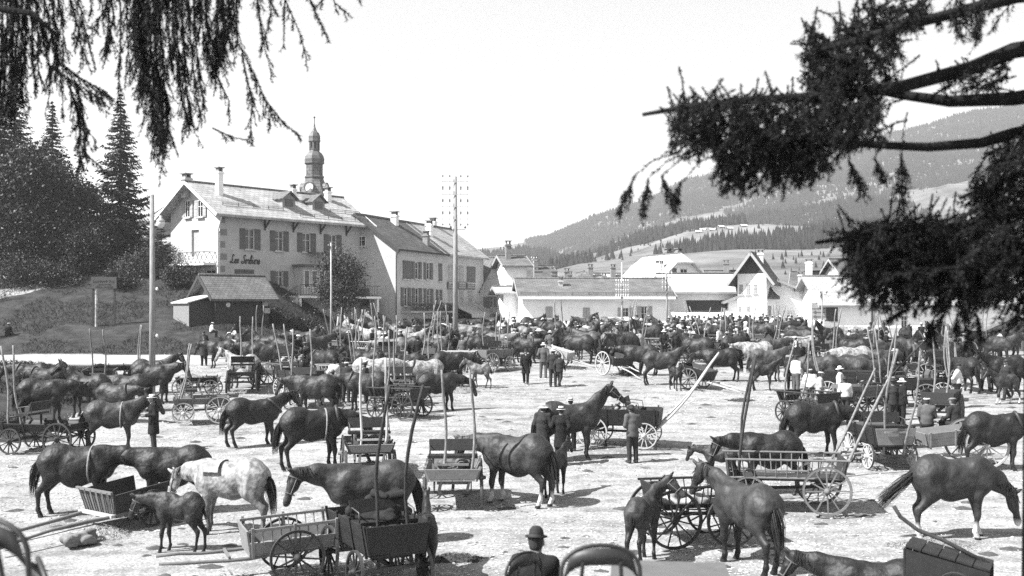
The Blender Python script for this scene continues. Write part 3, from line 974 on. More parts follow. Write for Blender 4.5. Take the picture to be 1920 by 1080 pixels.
def cart2(x, y, heading, label, bx=0.0, L=1.6, W=1.0, r=.62, tilt=0.0, body='grey', wm='pale', side='panel', shL=2.4, shm='pale', fine=True, hgt=.42, group=None, panel=None, XY=None, ns=12, seat=False, tail=True):
    X, Y = G(x, y) if XY is None else XY
    t = thing('cart', label, 'cart', (X, Y, gzf(X, Y) + r), 0, group, rot=(0, R(tilt), R(heading)))
    t.rotation_mode = 'XYZ'
    B, Wm = WOOD[body], WOOD[wm]
    PM = WOOD[panel] if panel else B
    zb = .10
    for i in range(4):
        yy = -W / 2 + W / 4 * (i + .5)
        mb = MB(); mb.box((0, yy, zb), (L, W / 4 - .012, .035)); ob('floor_board', mb.mesh('floor_board', B), t)
    fl = .10
    for s in (1, -1):
        if side == 'panel':
            for i in range(2):
                z0, z1 = zb + .03 + hgt * i / 2, zb + .03 + hgt * (i + 1) / 2 - .012
                y0, y1 = s * (W / 2 + fl * i / 2), s * (W / 2 + fl * (i + 1) / 2)
                board(t, 'side_board', [(-L / 2, y0, z0), (L / 2, y0, z0), (L / 2, y1, z1), (-L / 2, y1, z1)], .03 * (-s), B)
        else:
            board(t, 'side_board', [(-L / 2, s * W / 2, zb + .03), (L / 2, s * W / 2, zb + .03), (L / 2, s * (W / 2 + .04), zb + hgt * .5), (-L / 2, s * (W / 2 + .04), zb + hgt * .5)], .03 * (-s), PM)
            a, b = Vector((-L / 2, s * (W / 2 + .10), zb + hgt)), Vector((L / 2, s * (W / 2 + .10), zb + hgt))
            a0, b0 = Vector((-L / 2, s * (W / 2 + .04), zb + hgt * .5)), Vector((L / 2, s * (W / 2 + .04), zb + hgt * .5))
            mb = MB(); mb.beam(a, b, .045, .05); ob('top_rail', mb.mesh('top_rail', PM), t)
            for i in range(10):
                k = (i + .5) / 10
                mb = MB(); mb.tube([a0.lerp(b0, k), a.lerp(b, k)], .013, 5); ob('spindle', mb.mesh('spindle', PM), t)
        for xx in (-L / 2 + .06, 0, L / 2 - .06):
            mb = MB(); mb.beam((xx, s * (W / 2 + .04), zb - .04), (xx, s * (W / 2 + fl + .045), zb + hgt + .06), .045, .05); ob('stake', mb.mesh('stake', B), t)
    if tail:
        board(t, 'tailboard', [(-L / 2, -W / 2 - .01, zb + .03), (-L / 2, W / 2 + .01, zb + .03), (-L / 2 - .05, W / 2 + fl, zb + hgt), (-L / 2 - .05, -W / 2 - fl, zb + hgt)], .035, PM)
    board(t, 'front_board', [(L / 2, W / 2 + .01, zb + .03), (L / 2, -W / 2 - .01, zb + .03), (L / 2 + .05, -W / 2 - fl, zb + hgt), (L / 2 + .05, W / 2 + fl, zb + hgt)], .035, PM)
    if seat:
        mb = MB(); mb.box((.1, 0, zb + hgt + .05), (.38, W + .25, .05)); ob('seat', mb.mesh('seat', B), t)
    mb = MB(); mb.beam((0, -W / 2 - .2, 0), (0, W / 2 + .2, 0), .06, .07); ob('axle', mb.mesh('axle', IRON), t)
    for s in (1, -1):
        wheel(t, r, (0, s * (W / 2 + .20), 0), Wm, ns, fine, tilt=R(2) * s)
        mb = MB()
        pts, rr = curved_pole((-L / 2, s * W * .40, zb - .05), (L / 2 + shL, s * W * .33, zb + .02), .042, .03, .012)
        mb.tube(pts, rr, 8)
        ob('shaft', mb.mesh('shaft', WOOD[shm], True), t)
    mb = MB(); mb.beam((L / 2 + .35, -W * .40, zb), (L / 2 + .35, W * .40, zb), .045, .05); ob('crossbar', mb.mesh('crossbar', WOOD[shm]), t)
    if bx:
        for c_ in t.children:
            if c_.name.split('.')[0] not in ('wheel', 'axle'):
                c_.location.x += bx
    return t

def hay(x, y, label, rx=.8, ry=.6, hz=.3, n=420, v=.28, XY=None, z=None, group=None, seed=1, cat='hay'):
    X, Y = G(x, y) if XY is None else XY
    z = gzf(X, Y) if z is None else z
    rs = random.Random(seed)
    m = mat('hay_%d' % int(v * 100), v, .9, .1, var=.4, vscale=12)
    t = thing('hay_heap', label, cat, (X, Y, z), 0, group)
    vs, fs = [], []
    nr, na = 6, 18
    for i in range(nr + 1):
        for k in range(na):
            a = 2 * math.pi * k / na
            q = i / nr
            rad = q * (1 + .22 * math.sin(3 * a + seed) + .14 * math.sin(7 * a + 2 * seed))
            vs.append((rx * rad * math.cos(a), ry * rad * math.sin(a), hz * (1 - q * q) * (1 + .25 * rs.uniform(-1, 1)) - .02 * (i == nr)))
    for i in range(nr):
        for k in range(na):
            k2 = (k + 1) % na
            fs.append((i * na + k, i * na + k2, (i + 1) * na + k2, (i + 1) * na + k))
    mb = MB(); mb.add(vs, fs)
    ob('heap', mb.mesh('heap', m, True), t)
    paths, ws = [], []
    for i in range(n):
        a, q = rs.uniform(0, 6.283), math.sqrt(rs.random()) * 1.12
        p = Vector((rx * q * math.cos(a), ry * q * math.sin(a), max(0, hz * (1 - q * q)) + .01))
        d = Vector((rs.uniform(-1, 1), rs.uniform(-1, 1), rs.uniform(-.1, .5))).normalized() * rs.uniform(.08, .2)
        paths.append((p - d * .4 + Vector((0, 0, .02)), p + Vector((0, 0, .04)), p + d * .6)); ws.append(rs.uniform(.004, .009))
    v_, f_ = strands(paths, ws)
    mb = MB(); mb.add(v_, f_)
    stuff(ob('straw', mb.mesh('straw', m), t))
    return t

def sack(x, y, label, v=.35, s=1.0, XY=None, z=None, rz=0, lying=False, group=None):
    X, Y = G(x, y) if XY is None else XY
    z = gzf(X, Y) if z is None else z
    if lying:
        P = [cap((-.28, 0, .16), (.25, .03, .15), .17, .15, 1.15, .05), cap((.25, .03, .15), (.42, .05, .18), .09, .06, 1, .08), cap((-.2, .1, .2), (.1, -.08, .22), .12, .1, 1, .08)]
    else:
        P = [cap((0, 0, .16), (.02, 0, .48), .21, .17, 1.05, .06), cap((.02, 0, .5), (.03, .02, .68), .10, .05, 1, .1), cap((.03, .02, .68), (.05, .03, .76), .06, .10, 1, .03)]
    V, Fq = sdf_mesh(P, .03, floor=0)
    me = np_mesh('sack', V, Fq, mat('sackcloth_%d' % int(v * 100), v, .95, .1, var=.25, vscale=8, bump=.6, bscale=14))
    o = ob('sack', me, None, (X, Y, z), (0, 0, rz)); o.scale = (s, s, s)
    return tag(o, label, 'sack', group)

def bundle(XYZ, label, sx=.5, sy=.35, sz=.2, v=.05, seed=1, name='blanket', cat='blanket', rz=0):
    """crumpled cloth or harness heaped on something"""
    rs = random.Random(seed)
    P = []
    for i in range(9):
        a = Vector((rs.uniform(-sx, sx), rs.uniform(-sy, sy), rs.uniform(0, sz)))
        b = a + Vector((rs.uniform(-.25, .25), rs.uniform(-.25, .25), rs.uniform(-.06, .06)))
        b.x = max(-sx, min(sx, b.x)); b.y = max(-sy, min(sy, b.y)); b.z = max(0, b.z)
        P.append(cap(a, b, rs.uniform(.06, .12), rs.uniform(.05, .1), 1, .07))
    P.append(cap((-sx * .7, 0, 0), (sx * .7, 0, 0), .1, .1, sy / .12, .08))
    V, Fq = sdf_mesh(P, .03, floor=-.02)
    me = np_mesh(name, V, Fq, mat('bundle_%d' % int(v * 100), v, .9, .15, var=.3, vscale=8, bump=.5, bscale=16))
    o = ob(name, me, None, XYZ, (0, 0, rz))
    return tag(o, label, cat)
# ---------------------------------------------------------------- ground, bank, hill, road, mountain
def grid_mesh(name, xs, ys, fz, m, smooth=True):
    XX, YY = np.meshgrid(xs, ys, indexing='ij')
    ZZ = fz(XX, YY)
    V = np.stack([XX, YY, ZZ], -1).reshape(-1, 3)
    nx, ny = len(xs), len(ys)
    i, j = np.meshgrid(np.arange(nx - 1), np.arange(ny - 1), indexing='ij')
    a = (i * ny + j).ravel()
    Fq = np.stack([a, a + ny, a + ny + 1, a + 1], 1)
    return np_mesh(name, V, Fq, m, smooth)

def vnoise(X, Y, s, seed=0):
    r = np.random.default_rng(seed)
    T = r.random((64, 64))
    x, y = np.asarray(X) / s + 1000, np.asarray(Y) / s + 1000
    i, j = np.floor(x).astype(int), np.floor(y).astype(int)
    u, v = x - i, y - j
    u, v = u * u * (3 - 2 * u), v * v * (3 - 2 * v)
    g = lambda a, b: T[a % 64, b % 64]
    return (g(i, j) * (1 - u) + g(i + 1, j) * u) * (1 - v) + (g(i, j + 1) * (1 - u) + g(i + 1, j + 1) * u) * v

def fbm(X, Y, s, seed=0, o=4):
    return sum(vnoise(X, Y, s / 2 ** k, seed + k) * .5 ** k for k in range(o)) / sum(.5 ** k for k in range(o))

def ground_mat():
    m = bpy.data.materials.new('trampled_gravel')
    m.use_nodes = True
    n, l = m.node_tree.nodes, m.node_tree.links
    b = n['Principled BSDF']; b.inputs['Roughness'].default_value = .95; b.inputs['Specular IOR Level'].default_value = .1
    tc = n.new('ShaderNodeTexCoord')
    def noise(s, d, rough=.6):
        q = n.new('ShaderNodeTexNoise'); q.inputs['Scale'].default_value = s; q.inputs['Detail'].default_value = d; q.inputs['Roughness'].default_value = rough
        l.new(tc.outputs['Object'], q.inputs['Vector']); return q.outputs[0]
    def noise_s(s, d, sc_):
        mp = n.new('ShaderNodeMapping'); mp.inputs['Scale'].default_value = sc_; mp.inputs['Rotation'].default_value = (0, 0, .5)
        l.new(tc.outputs['Object'], mp.inputs[0])
        q = n.new('ShaderNodeTexNoise'); q.inputs['Scale'].default_value = s; q.inputs['Detail'].default_value = d
        l.new(mp.outputs[0], q.inputs['Vector']); return q.outputs[0]
    def rng_(src, a, b_, c, d):
        q = n.new('ShaderNodeMapRange'); q.inputs[1].default_value, q.inputs[2].default_value, q.inputs[3].default_value, q.inputs[4].default_value = a, b_, c, d
        l.new(src, q.inputs[0]); return q.outputs[0]
    def mul(a, b_):
        q = n.new('ShaderNodeMath'); q.operation = 'MULTIPLY'; l.new(a, q.inputs[0]); l.new(b_, q.inputs[1]); return q.outputs[0]
    base = rng_(noise(.18, 5), .3, .7, .34, .43)
    straw = rng_(noise(1.3, 8, .72), .47, .62, 1.0, .66)       # trodden straw and dung
    rut = rng_(noise_s(.9, 6, (.22, 1.6, 1)), .50, .60, 1.0, .80)     # wheel tracks across the square
    spot = rng_(noise(3.4, 3, .5), .66, .70, 1.0, .45)           # dung and damp spots
    fine = rng_(noise(18, 6, .75), .35, .65, .50, 1.22)
    peb = n.new('ShaderNodeTexVoronoi'); peb.inputs['Scale'].default_value = 11
    l.new(tc.outputs['Object'], peb.inputs['Vector'])
    pb = rng_(peb.outputs['Distance'], .0, .55, 1.1, .8)
    c = mul(mul(mul(base, straw), mul(rut, spot)), mul(fine, pb))
    l.new(c, b.inputs['Base Color'])
    bp = n.new('ShaderNodeBump'); bp.inputs['Strength'].default_value = .55; bp.inputs['Distance'].default_value = .05
    l.new(mul(noise(9, 6, .7), pb), bp.inputs['Height']); l.new(bp.outputs[0], b.inputs['Normal'])
    return m

GRASS = mat('meadow_grass', .036, .95, .1, var=.55, vscale=1.1, bump=1.0, bscale=7, detail=8)
xs = np.concatenate([np.linspace(-75, -26, 26), np.linspace(-24, 70, 95)])
ys = np.concatenate([np.linspace(17.5, 70, 106), np.linspace(71, 140, 60)])
def sq_z(X, Y):
    z = gz(X, Y) + (fbm(X, Y, 3.2, 5) - .5) * .10 * (1 - sstep(60, 90, Y))
    return np.where(Y < 18.2, np.minimum(z, terrace(X, Y)), z)
struct('ground', grid_mesh('ground', xs, ys, sq_z, ground_mat()))
struct('far_ground', grid_mesh('far_ground', np.linspace(-900, 1400, 60), np.linspace(139.5, 420, 40), lambda X, Y: gz(X, Y) - .3, GRASS))
# bank under the viewpoint
struct('terrace', grid_mesh('terrace', np.linspace(-24, 24, 70), np.linspace(-4, 18.4, 80), lambda X, Y: terrace(X, Y) + (fbm(X, Y, 1.7, 9) - .5) * .06 + .012, mat('terrace_gravel', .2, .95, .1, var=.4, vscale=3, bump=.9, bscale=18, detail=8)))

# grass hill on the village side and its verge
def hill_z(X, Y):
    return gz(X, Y) + .10 * sstep(68.3, 70, Y) + (fbm(X, Y, 5, 3) - .5) * .7 * sstep(70, 80, Y) * sstep(-10, -16, X) + .004
hx, hy = np.linspace(-90, -9.2, 120), np.concatenate([np.linspace(67.6, 100, 90), np.linspace(101, 190, 50)])
struct('hill', grid_mesh('hill', hx, hy, hill_z, GRASS))
def verge_z(X, Y):
    edge = sstep(-15.5, -18.5, X + 1.2 * np.sin(Y * .35) + (Y - 45) * .30) * sstep(33, 38, Y) * sstep(61.5, 59.5, Y)
    return SL * Y - .05 + edge * (.10 + .55 * fbm(X, Y, 6, 11) * sstep(-17, -24, X))
struct('verge', grid_mesh('verge', np.linspace(-48, -13, 110), np.linspace(32, 62.5, 90), verge_z, GRASS))
# lane along the foot of the hill
struct('lane', grid_mesh('lane', np.linspace(-80, -9, 100), np.linspace(62.0, 67.8, 12), lambda X, Y: SL * Y - .06 + .08 * fbm(X, Y, 2, 4) + .14 * np.sin((Y - 62) / 5.8 * math.pi) - .25 * sstep(-19, -14, X + .5 * (Y - 65)), mat('lane_dust', .30, .95, .1, var=.25, vscale=1.5, bump=.6, bscale=12)))

def blades(name, pts, hmin, hmax, m, w=.012, lean=.5):
    n = len(pts)
    P = np.asarray(pts, float)
    hgt = rng.uniform(hmin, hmax, n)[:, None]
    a = rng.uniform(0, 6.283, n)
    sx = np.stack([np.cos(a), np.sin(a), np.zeros(n)], 1) * (w * rng.uniform(.6, 1.5, n))[:, None]
    ld = rng.normal(0, lean, (n, 3)) * hgt; ld[:, 2] = 0
    up = np.array([0, 0, 1.])
    V = np.stack([P - sx, P + sx, P + up * hgt * .6 + ld * .35 + sx * .5, P + up * hgt + ld], 1).reshape(-1, 3)
    b = np.arange(n)[:, None] * 4
    Fq = b + np.array([[0, 1, 2, 3]])
    return np_mesh(name, V, Fq, m, False)

def scatter(n, x0, x1, y0, y1, fz, keep=None):
    X = rng.uniform(x0, x1, n); Y = rng.uniform(y0, y1, n)
    if keep is not None:
        k = keep(X, Y); X, Y = X[k], Y[k]
    return np.stack([X, Y, fz(X, Y)], 1)
BL = mat('grass_blade', .04, .8, .2, var=.4, vscale=.8)
g1 = scatter(60000, -40, -14, 34, 61, verge_z, lambda X, Y: (verge_z(X, Y) > SL * Y + .05) & (fbm(X, Y, 3, 21) > .42))
g2 = scatter(60000, -46, -10, 68, 92, hill_z, lambda X, Y: fbm(X, Y, 4, 22) > .38)
o = ob('grass', blades('grass', np.concatenate([g1, g2]), .08, .26, BL, .010)); tag(o, 'rough grass growing on the roadside verge and the hillside', 'grass', kind='stuff')
# loose stones, and wisps of straw trodden into the square
def stones(n):
    X = rng.uniform(-22, 24, n); Y = 20 + 60 * rng.random(n) ** 2.2
    k = (np.abs(X) < Y * .49) & (fbm(X, Y, 4.5, 31) > .44)
    X, Y = X[k], Y[k]
    ico = np.array([(0, 0, 1), (.9, 0, .3), (.28, .86, .3), (-.73, .53, .3), (-.73, -.53, .3), (.28, -.86, .3), (0, 0, -.4)])
    f = np.array([(0, 1, 2), (0, 2, 3), (0, 3, 4), (0, 4, 5), (0, 5, 1), (6, 2, 1), (6, 3, 2), (6, 4, 3), (6, 5, 4), (6, 1, 5)])
    s = rng.uniform(.012, .042, len(X)) * rng.uniform(.6, 1.2, len(X))
    V = np.stack([X, Y, sq_z(X, Y)], 1)[:, None, :] + ico[None] * s[:, None, None] * rng.uniform(.5, 1.4, (len(X), 7, 1)) * np.array([1.3, 1, .7])
    Fq = f[None] + 7 * np.arange(len(X))[:, None, None]
    return np_mesh('gravel', V.reshape(-1, 3), Fq.reshape(-1, 3), mat('gravel_stone', .45, .9, .2, var=.5, vscale=2), False)
o = ob('gravel', stones(34000)); tag(o, 'loose pale stones strewn over the trampled market square', 'gravel', kind='stuff')
X = rng.uniform(-24, 26, 22000); Y = 20 + 65 * rng.random(22000) ** 1.7
k = (np.abs(X) < Y * .5) & (fbm(X, Y, 5.5, 41) > .53)
o = ob('straw_litter', blades('straw_litter', np.stack([X[k], Y[k], sq_z(X[k], Y[k]) + .012], 1), .01, .05, mat('straw_old', .16, .9, .1, var=.5, vscale=2), .015, 3.0)); tag(o, 'trodden wisps of straw scattered over the market square', 'straw', kind='stuff')

def dung(n):
    vs, fs = [], []
    rs = random.Random(77)
    for i in range(n):
        Y_ = 21 + 50 * rs.random() ** 1.5; X_ = rs.uniform(-.46, .46) * Y_
        z_ = float(sq_z(X_, Y_)); b0 = len(vs); k = 7; r_ = rs.uniform(.05, .22)
        for j in range(k):
            a = 6.283 * j / k; q = r_ * rs.uniform(.6, 1.3)
            vs.append((X_ + q * 1.5 * math.cos(a), Y_ + q * math.sin(a), z_ - .01))
        vs.append((X_, Y_, z_ + r_ * .28))
        fs += [(b0 + j, b0 + (j + 1) % k, b0 + k) for j in range(k)]
    mb = MB(); mb.add(vs, fs); return mb.mesh('dung', mat('dung', .07, .95, .1, var=.4, vscale=9))
o = ob('dung', dung(330)); tag(o, 'dark horse dung dotted over the pale market square', 'dung', kind='stuff')

# mountain behind the village
RX = np.array([-900, -300, -80, -20, 20, 60, 110, 165, 220, 275, 330, 390, 480, 620, 800, 1100, 1500])
RYpx = np.array([478, 480, 484, 471, 458, 440, 408, 383, 358, 335, 318, 300, 268, 215, 172, 140, 120])
MY = 1500.0
RZ = HC + (HZ - RYpx) / FPX * MY
def mount_z(X, Y):
    t = np.clip((Y - 210) / (MY - 210), 0, 1.3)
    Xs = X * (1 + .55 * (1 - np.clip(t, 0, 1)))
    rz = np.interp(Xs, RX, RZ)
    prof = .10 * sstep(0, .2, t) + .22 * t + .68 * np.clip(t, 0, 1) ** 1.8
    prof = np.where(t > 1, 1 - (t - 1) * .9, prof)
    z = 6 + (rz - 6) * prof
    z += (fbm(X, Y, 260, 51) - .5) * 95 * sstep(.05, .35, t) * (1 - sstep(.75, 1.0, t)) + (fbm(X, Y, 60, 53) - .5) * 22 * sstep(.1, .4, t)
    return z
MEADOW = mat('alpine_meadow', .13, .95, .1, var=.6, vscale=.03, detail=6)
mx, my = np.linspace(-700, 1500, 200), np.concatenate([np.linspace(205, 420, 40), np.linspace(430, 1900, 130)])
struct('mountain', grid_mesh('mountain', mx, my, mount_z, MEADOW))
def in_frame(X, Y, m=1.06):
    return np.abs(X / Y) < 960 / FPX * m
def forest_mask(X, Y):
    t = (Y - 210) / (MY - 210)
    nz = fbm(X, Y, 210, 61, 5)
    a = (t > .74 + .35 * (nz - .5)) & (X > 60 + 200 * (nz - .5))                                  # the wooded crest
    e = (fbm(X, Y, 100, 69) > .60) & (t > .14) & (t < .5) & (X > 20)
    b = (np.abs(t - .52 - .5 * (nz - .5) - .0002 * (X - 200)) < .03 + .30 * (fbm(X, Y, 120, 63) - .5)) & (X > 20)   # belt across the slope
    c = ((nz > .60) | (fbm(X, Y, 90, 67) > .66)) & (t > .22) & (t < .8)
    d = (X > 330) & (t > .62 + .3 * (nz - .5))
    return a | b | c | d | e
def conifers(n, keep, hlo, hhi, name, m, y0, y1, pw=1.0):
    Y = y0 + (y1 - y0) * rng.random(n) ** pw; X = rng.uniform(-.5, .56, n) * Y
    k = keep(X, Y); X, Y = X[k], Y[k]
    q = len(X)
    hgt = rng.uniform(hlo, hhi, q); rad = hgt * rng.uniform(.17, .26, q)
    ns = 5
    an = np.linspace(0, 2 * np.pi, ns, endpoint=False)
    z = mount_z(X, Y)
    base = np.stack([X, Y, z], 1)
    rings = []
    for fr, fz in ((1.0, .08), (.55, .46)):
        rr = rad[:, None] * fr * rng.uniform(.8, 1.25, (q, ns))
        rings.append(np.stack([rr * np.cos(an + fr), rr * np.sin(an + fr), np.broadcast_to(hgt[:, None] * fz, (q, ns))], -1))
    top = np.stack([np.zeros(q), np.zeros(q), hgt], -1)[:, None, :]
    V = np.concatenate(rings + [top], 1) + base[:, None, :]
    f = []
    for i in range(ns):
        j = (i + 1) % ns
        f += [(i, j, ns + j), (i, ns + j, ns + i), (ns + i, ns + j, 2 * ns)]
    Fq = np.array(f)[None] + (2 * ns + 1) * np.arange(q)[:, None, None]
    return np_mesh(name, V.reshape(-1, 3), Fq.reshape(-1, 3), m, False)
FOREST = mat('far_spruce', .022, .95, .05, var=.4, vscale=.05)
o = ob('forest', conifers(140000, lambda X, Y: forest_mask(X, Y) & in_frame(X, Y, 1.15), 3.2, 7.5, 'forest', FOREST, 420, 1560, .7)); tag(o, 'dark spruce forest covering the upper mountain slopes', 'forest', kind='stuff')
o = ob('scattered_trees', conifers(3000, lambda X, Y: ~forest_mask(X, Y) & in_frame(X, Y) & (fbm(X, Y, 60, 71) > .54), 1.5, 3.4, 'scattered_trees', FOREST, 300, 1200)); tag(o, 'small lone trees dotted over the mountain meadows', 'trees', kind='stuff')
# hamlet on the meadow
for i, (px, py, dist) in enumerate(((1318, 433, 900), (1336, 432, 905), (1352, 427, 930), (1394, 425, 930), (1368, 430, 915), (1310, 436, 880))):
    Y = 350.0
    while Y < 1480 and float(mount_z((px - 960) / FPX * Y, Y)) < HC - (py - HZ) / FPX * Y:
        Y += 4
    X = (px - 960) / FPX * Y
    t = thing('chalet', 'tiny pale-roofed chalet of the hamlet on the mountain meadow', 'chalet', (X, Y, float(mount_z(X, Y)) - 1), R(random.uniform(-30, 30)), 'chalets of the mountain hamlet'); t.scale = (.34, .34, .34)
    mb = MB(); mb.box((0, 0, 2.2), (9, 7, 4.4)); ob('wall', mb.mesh('wall', mat('chalet_timber', .10, .9)), t)
    mb = MB()
    mb.slab([[(-5.4, -4.6, 3.9), (5.4, -4.6, 3.9), (5.4, 0, 6.6), (-5.4, 0, 6.6)], [(-5.4, 0, 6.6), (5.4, 0, 6.6), (5.4, 4.6, 3.9), (-5.4, 4.6, 3.9)]], (0, 0, -.25))
    ob('roof', mb.mesh('roof', mat('chalet_roof', .5, .8)), t)
# ---------------------------------------------------------------- buildings
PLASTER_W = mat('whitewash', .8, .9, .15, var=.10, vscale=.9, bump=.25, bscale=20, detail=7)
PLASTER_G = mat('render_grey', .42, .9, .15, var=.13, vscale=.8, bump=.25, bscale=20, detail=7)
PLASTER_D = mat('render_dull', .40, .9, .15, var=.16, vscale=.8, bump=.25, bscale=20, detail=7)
SHUT_D = mat('shutter_dark', .10, .7, .3, var=.15, vscale=5)
SHUT_G = mat('shutter_grey', .30, .7, .3, var=.15, vscale=5)
GLASS = mat('window_glass', .02, .08, .6)
TRIMW = mat('trim_white', .65, .7, .3)
SLATE_D = brick_mat('slate_dark', .075, .11, .04, .45, .28)
SLATE_P = brick_mat('slate_pale', .30, .38, .16, .5, .3)
SLATE_M = brick_mat('slate_mid', .11, .15, .05, .45, .28)
SHINGLE = brick_mat('shingle_grey', .10, .14, .04, .3, .2)
TIMBER = mat('timber_dark', .05, .85, .2, var=.4, vscale=5, stretch=(6, 6, 1))
TIMBER_G = mat('timber_grey', .26, .9, .15, var=.3, vscale=5, stretch=(7, 7, 1))
BRICKM = mat('chimney_brick', .2, .9, .1, var=.3, vscale=8, bump=.6, bscale=14)

class House:
    """local x along the facade, y into the depth, z up; root at the near facade corner"""
    def __init__(s, label, px, Y, ang, L, D, hw, base, wall, name='house', cat='house', rise=2.5, axis='x', oe=.8, og=.7, barge=None, roofm=None, th=.16, wins=(), hip=0.0, roof=True, xoff=0.0, group=None, gable=None):
        s.X0, s.Y0, s.ang = (px - 960) / FPX * Y + xoff, Y, R(ang)
        s.L, s.D, s.hw, s.base, s.rise, s.axis = L, D, hw, base, rise, axis
        s.e1 = Vector((math.cos(s.ang), math.sin(s.ang))); s.e2 = Vector((-s.e1.y, s.e1.x))
        s.root = thing(name, label, cat, (s.X0, Y, base), s.ang, group)
        s.wall = wall
        s.frames = {'front': (Vector((0, 0, 0)), Vector((1, 0, 0)), L), 'right': (Vector((L, 0, 0)), Vector((0, 1, 0)), D),
                    'back': (Vector((L, D, 0)), Vector((-1, 0, 0)), L), 'left': (Vector((0, D, 0)), Vector((0, -1, 0)), D)}
        s.op = {k: [] for k in s.frames}
        s.pend = []
        for w in wins:
            s.win(*w)
        s.build_walls(gable)
        for p in s.pend:
            s.make_window(*p)
        if roof:
            s.barge = barge or SHUT_G; s.build_roof(oe, og, th, roofm or SLATE_D, hip)
    def on(s, side, x, y):
        """photo pixel on a wall plane -> distance along the wall, height"""
        o, d, W = s.frames[side]
        wx = s.X0 + s.e1.x * o.x + s.e2.x * o.y; wy = s.Y0 + s.e1.y * o.x + s.e2.y * o.y
        dx = s.e1.x * d.x + s.e2.x * d.y; dy = s.e1.y * d.x + s.e2.y * d.y
        k = (x - 960) / FPX
        u = (k * wy - wx) / (dx - k * dy)
        Y = wy + u * dy
        return u, HC - (y - HZ) / FPX * Y - s.base
    def win(s, side, x0, x1, y0, y1, style='open', m=None, sill=True, frame=True):
        u0, za = s.on(side, x0, (y0 + y1) / 2); u1, _ = s.on(side, x1, (y0 + y1) / 2)
        _, v1 = s.on(side, (x0 + x1) / 2, y0); _, v0 = s.on(side, (x0 + x1) / 2, y1)
        s.uwin(side, min(u0, u1), max(u0, u1), v0, v1, style, m, sill)
    def uwin(s, side, u0, u1, v0, v1, style='open', m=None, sill=True):
        """style: open = shutters folded back inside the given width, shut = closed shutters, bare = no shutters, door"""
        W = s.frames[side][2]
        u0, u1 = max(u0, .05), min(u1, W - .05)
        if style == 'open':
            k = (u1 - u0) * .27
            a, b = u0 + k, u1 - k
        else:
            a, b = u0, u1
        inw = v1 < s.hw - .05
        if inw:
            s.op[side].append((a, b, max(v0, .0), v1))
        s.pend.append((side, a, b, max(v0, 0), v1, style, m or SHUT_D, sill, u0, u1, inw))
    def P(s, side, u, v, out=0.0):
        o, d, W = s.frames[side]
        nrm = Vector((d.y, -d.x, 0))
        return o + d * u + Vector((0, 0, v)) + nrm * out
    def build_walls(s, gable):
        mb = MB()
        for side, (o, d, W) in s.frames.items():
            us = sorted({0, W} | {q for a in s.op[side] for q in a[:2]})
            vs = sorted({0, s.hw} | {q for a in s.op[side] for q in a[2:]})
            for i in range(len(us) - 1):
                for j in range(len(vs) - 1):
                    cu, cv = (us[i] + us[i + 1]) / 2, (vs[j] + vs[j + 1]) / 2
                    if any(a[0] < cu < a[1] and a[2] < cv < a[3] for a in s.op[side]):
                        continue
                    mb.add([s.P(side, us[i], vs[j]), s.P(side, us[i + 1], vs[j]), s.P(side, us[i + 1], vs[j + 1]), s.P(side, us[i], vs[j + 1])], [(0, 1, 2, 3)])
            for a, b, v0, v1 in s.op[side]:
                q = [(a, v0), (b, v0), (b, v1), (a, v1)]
                for k in range(4):
                    p, r = q[k], q[(k + 1) % 4]
                    mb.add([s.P(side, *p), s.P(side, *p, -.26), s.P(side, *r, -.26), s.P(side, *r)], [(0, 1, 2, 3)])
        s.wall_ob = ob('wall', mb.mesh('wall', s.wall), s.root)
        mb = MB()
        zt = s.hw + s.rise
        if s.rise > 0:
            if s.axis == 'x':
                mb.add([(0, s.D, s.hw), (0, 0, s.hw), (0, s.D / 2, zt)], [(0, 1, 2)]); mb.add([(s.L, 0, s.hw), (s.L, s.D, s.hw), (s.L, s.D / 2, zt)], [(0, 1, 2)])
            else:
                mb.add([(0, 0, s.hw), (s.L, 0, s.hw), (s.L / 2, 0, zt)], [(0, 1, 2)]); mb.add([(s.L, s.D, s.hw), (0, s.D, s.hw), (s.L / 2, s.D, zt)], [(0, 1, 2)])
            h2 = len(mb.v) // 2
            for q in (0, 1):
                g_ = MB(); g_.add(mb.v[q * h2:(q + 1) * h2], [(0, 1, 2)]); ob('gable', g_.mesh('gable', gable or s.wall), s.root)
    def make_window(s, side, a, b, v0, v1, style, m, sill, u0, u1, inw):
        rec = -.16 if inw else .03
        w, h = b - a, v1 - v0
        o, d, W = s.frames[side]
        rz = math.atan2(d.y, d.x)
        t = MB()
        f = .06
        for (c, sz) in (((0, h / 2, f), 0),):
            pass
        t.box((f / 2, 0, h / 2), (f, .06, h)); t.box((w - f / 2, 0, h / 2), (f, .06, h))
        t.box((w / 2, 0, f / 2), (w - 2 * f, .06, f)); t.box((w / 2, 0, h - f / 2), (w - 2 * f, .06, f))
        if style in ('open', 'bare'):
            t.box((w / 2, 0, h / 2), (.05, .05, h - 2 * f))
            t.box((w * .26, 0, h * .62), (w * .42, .04, .035)); t.box((w * .74, 0, h * .62), (w * .42, .04, .035))
        nm = 'door' if style == 'door' else 'window'
        fo = ob(nm, t.mesh(nm, m if style == 'door' else TRIMW), s.root, s.P(side, a, v0, rec), (0, 0, rz))
        t = MB(); t.box((w / 2, .02, h / 2), (w - f, .02, h - f))
        ob('pane' if style != 'door' else 'door_panel', t.mesh('pane', GLASS if style != 'door' else m), fo)
        if not inw:
            pass
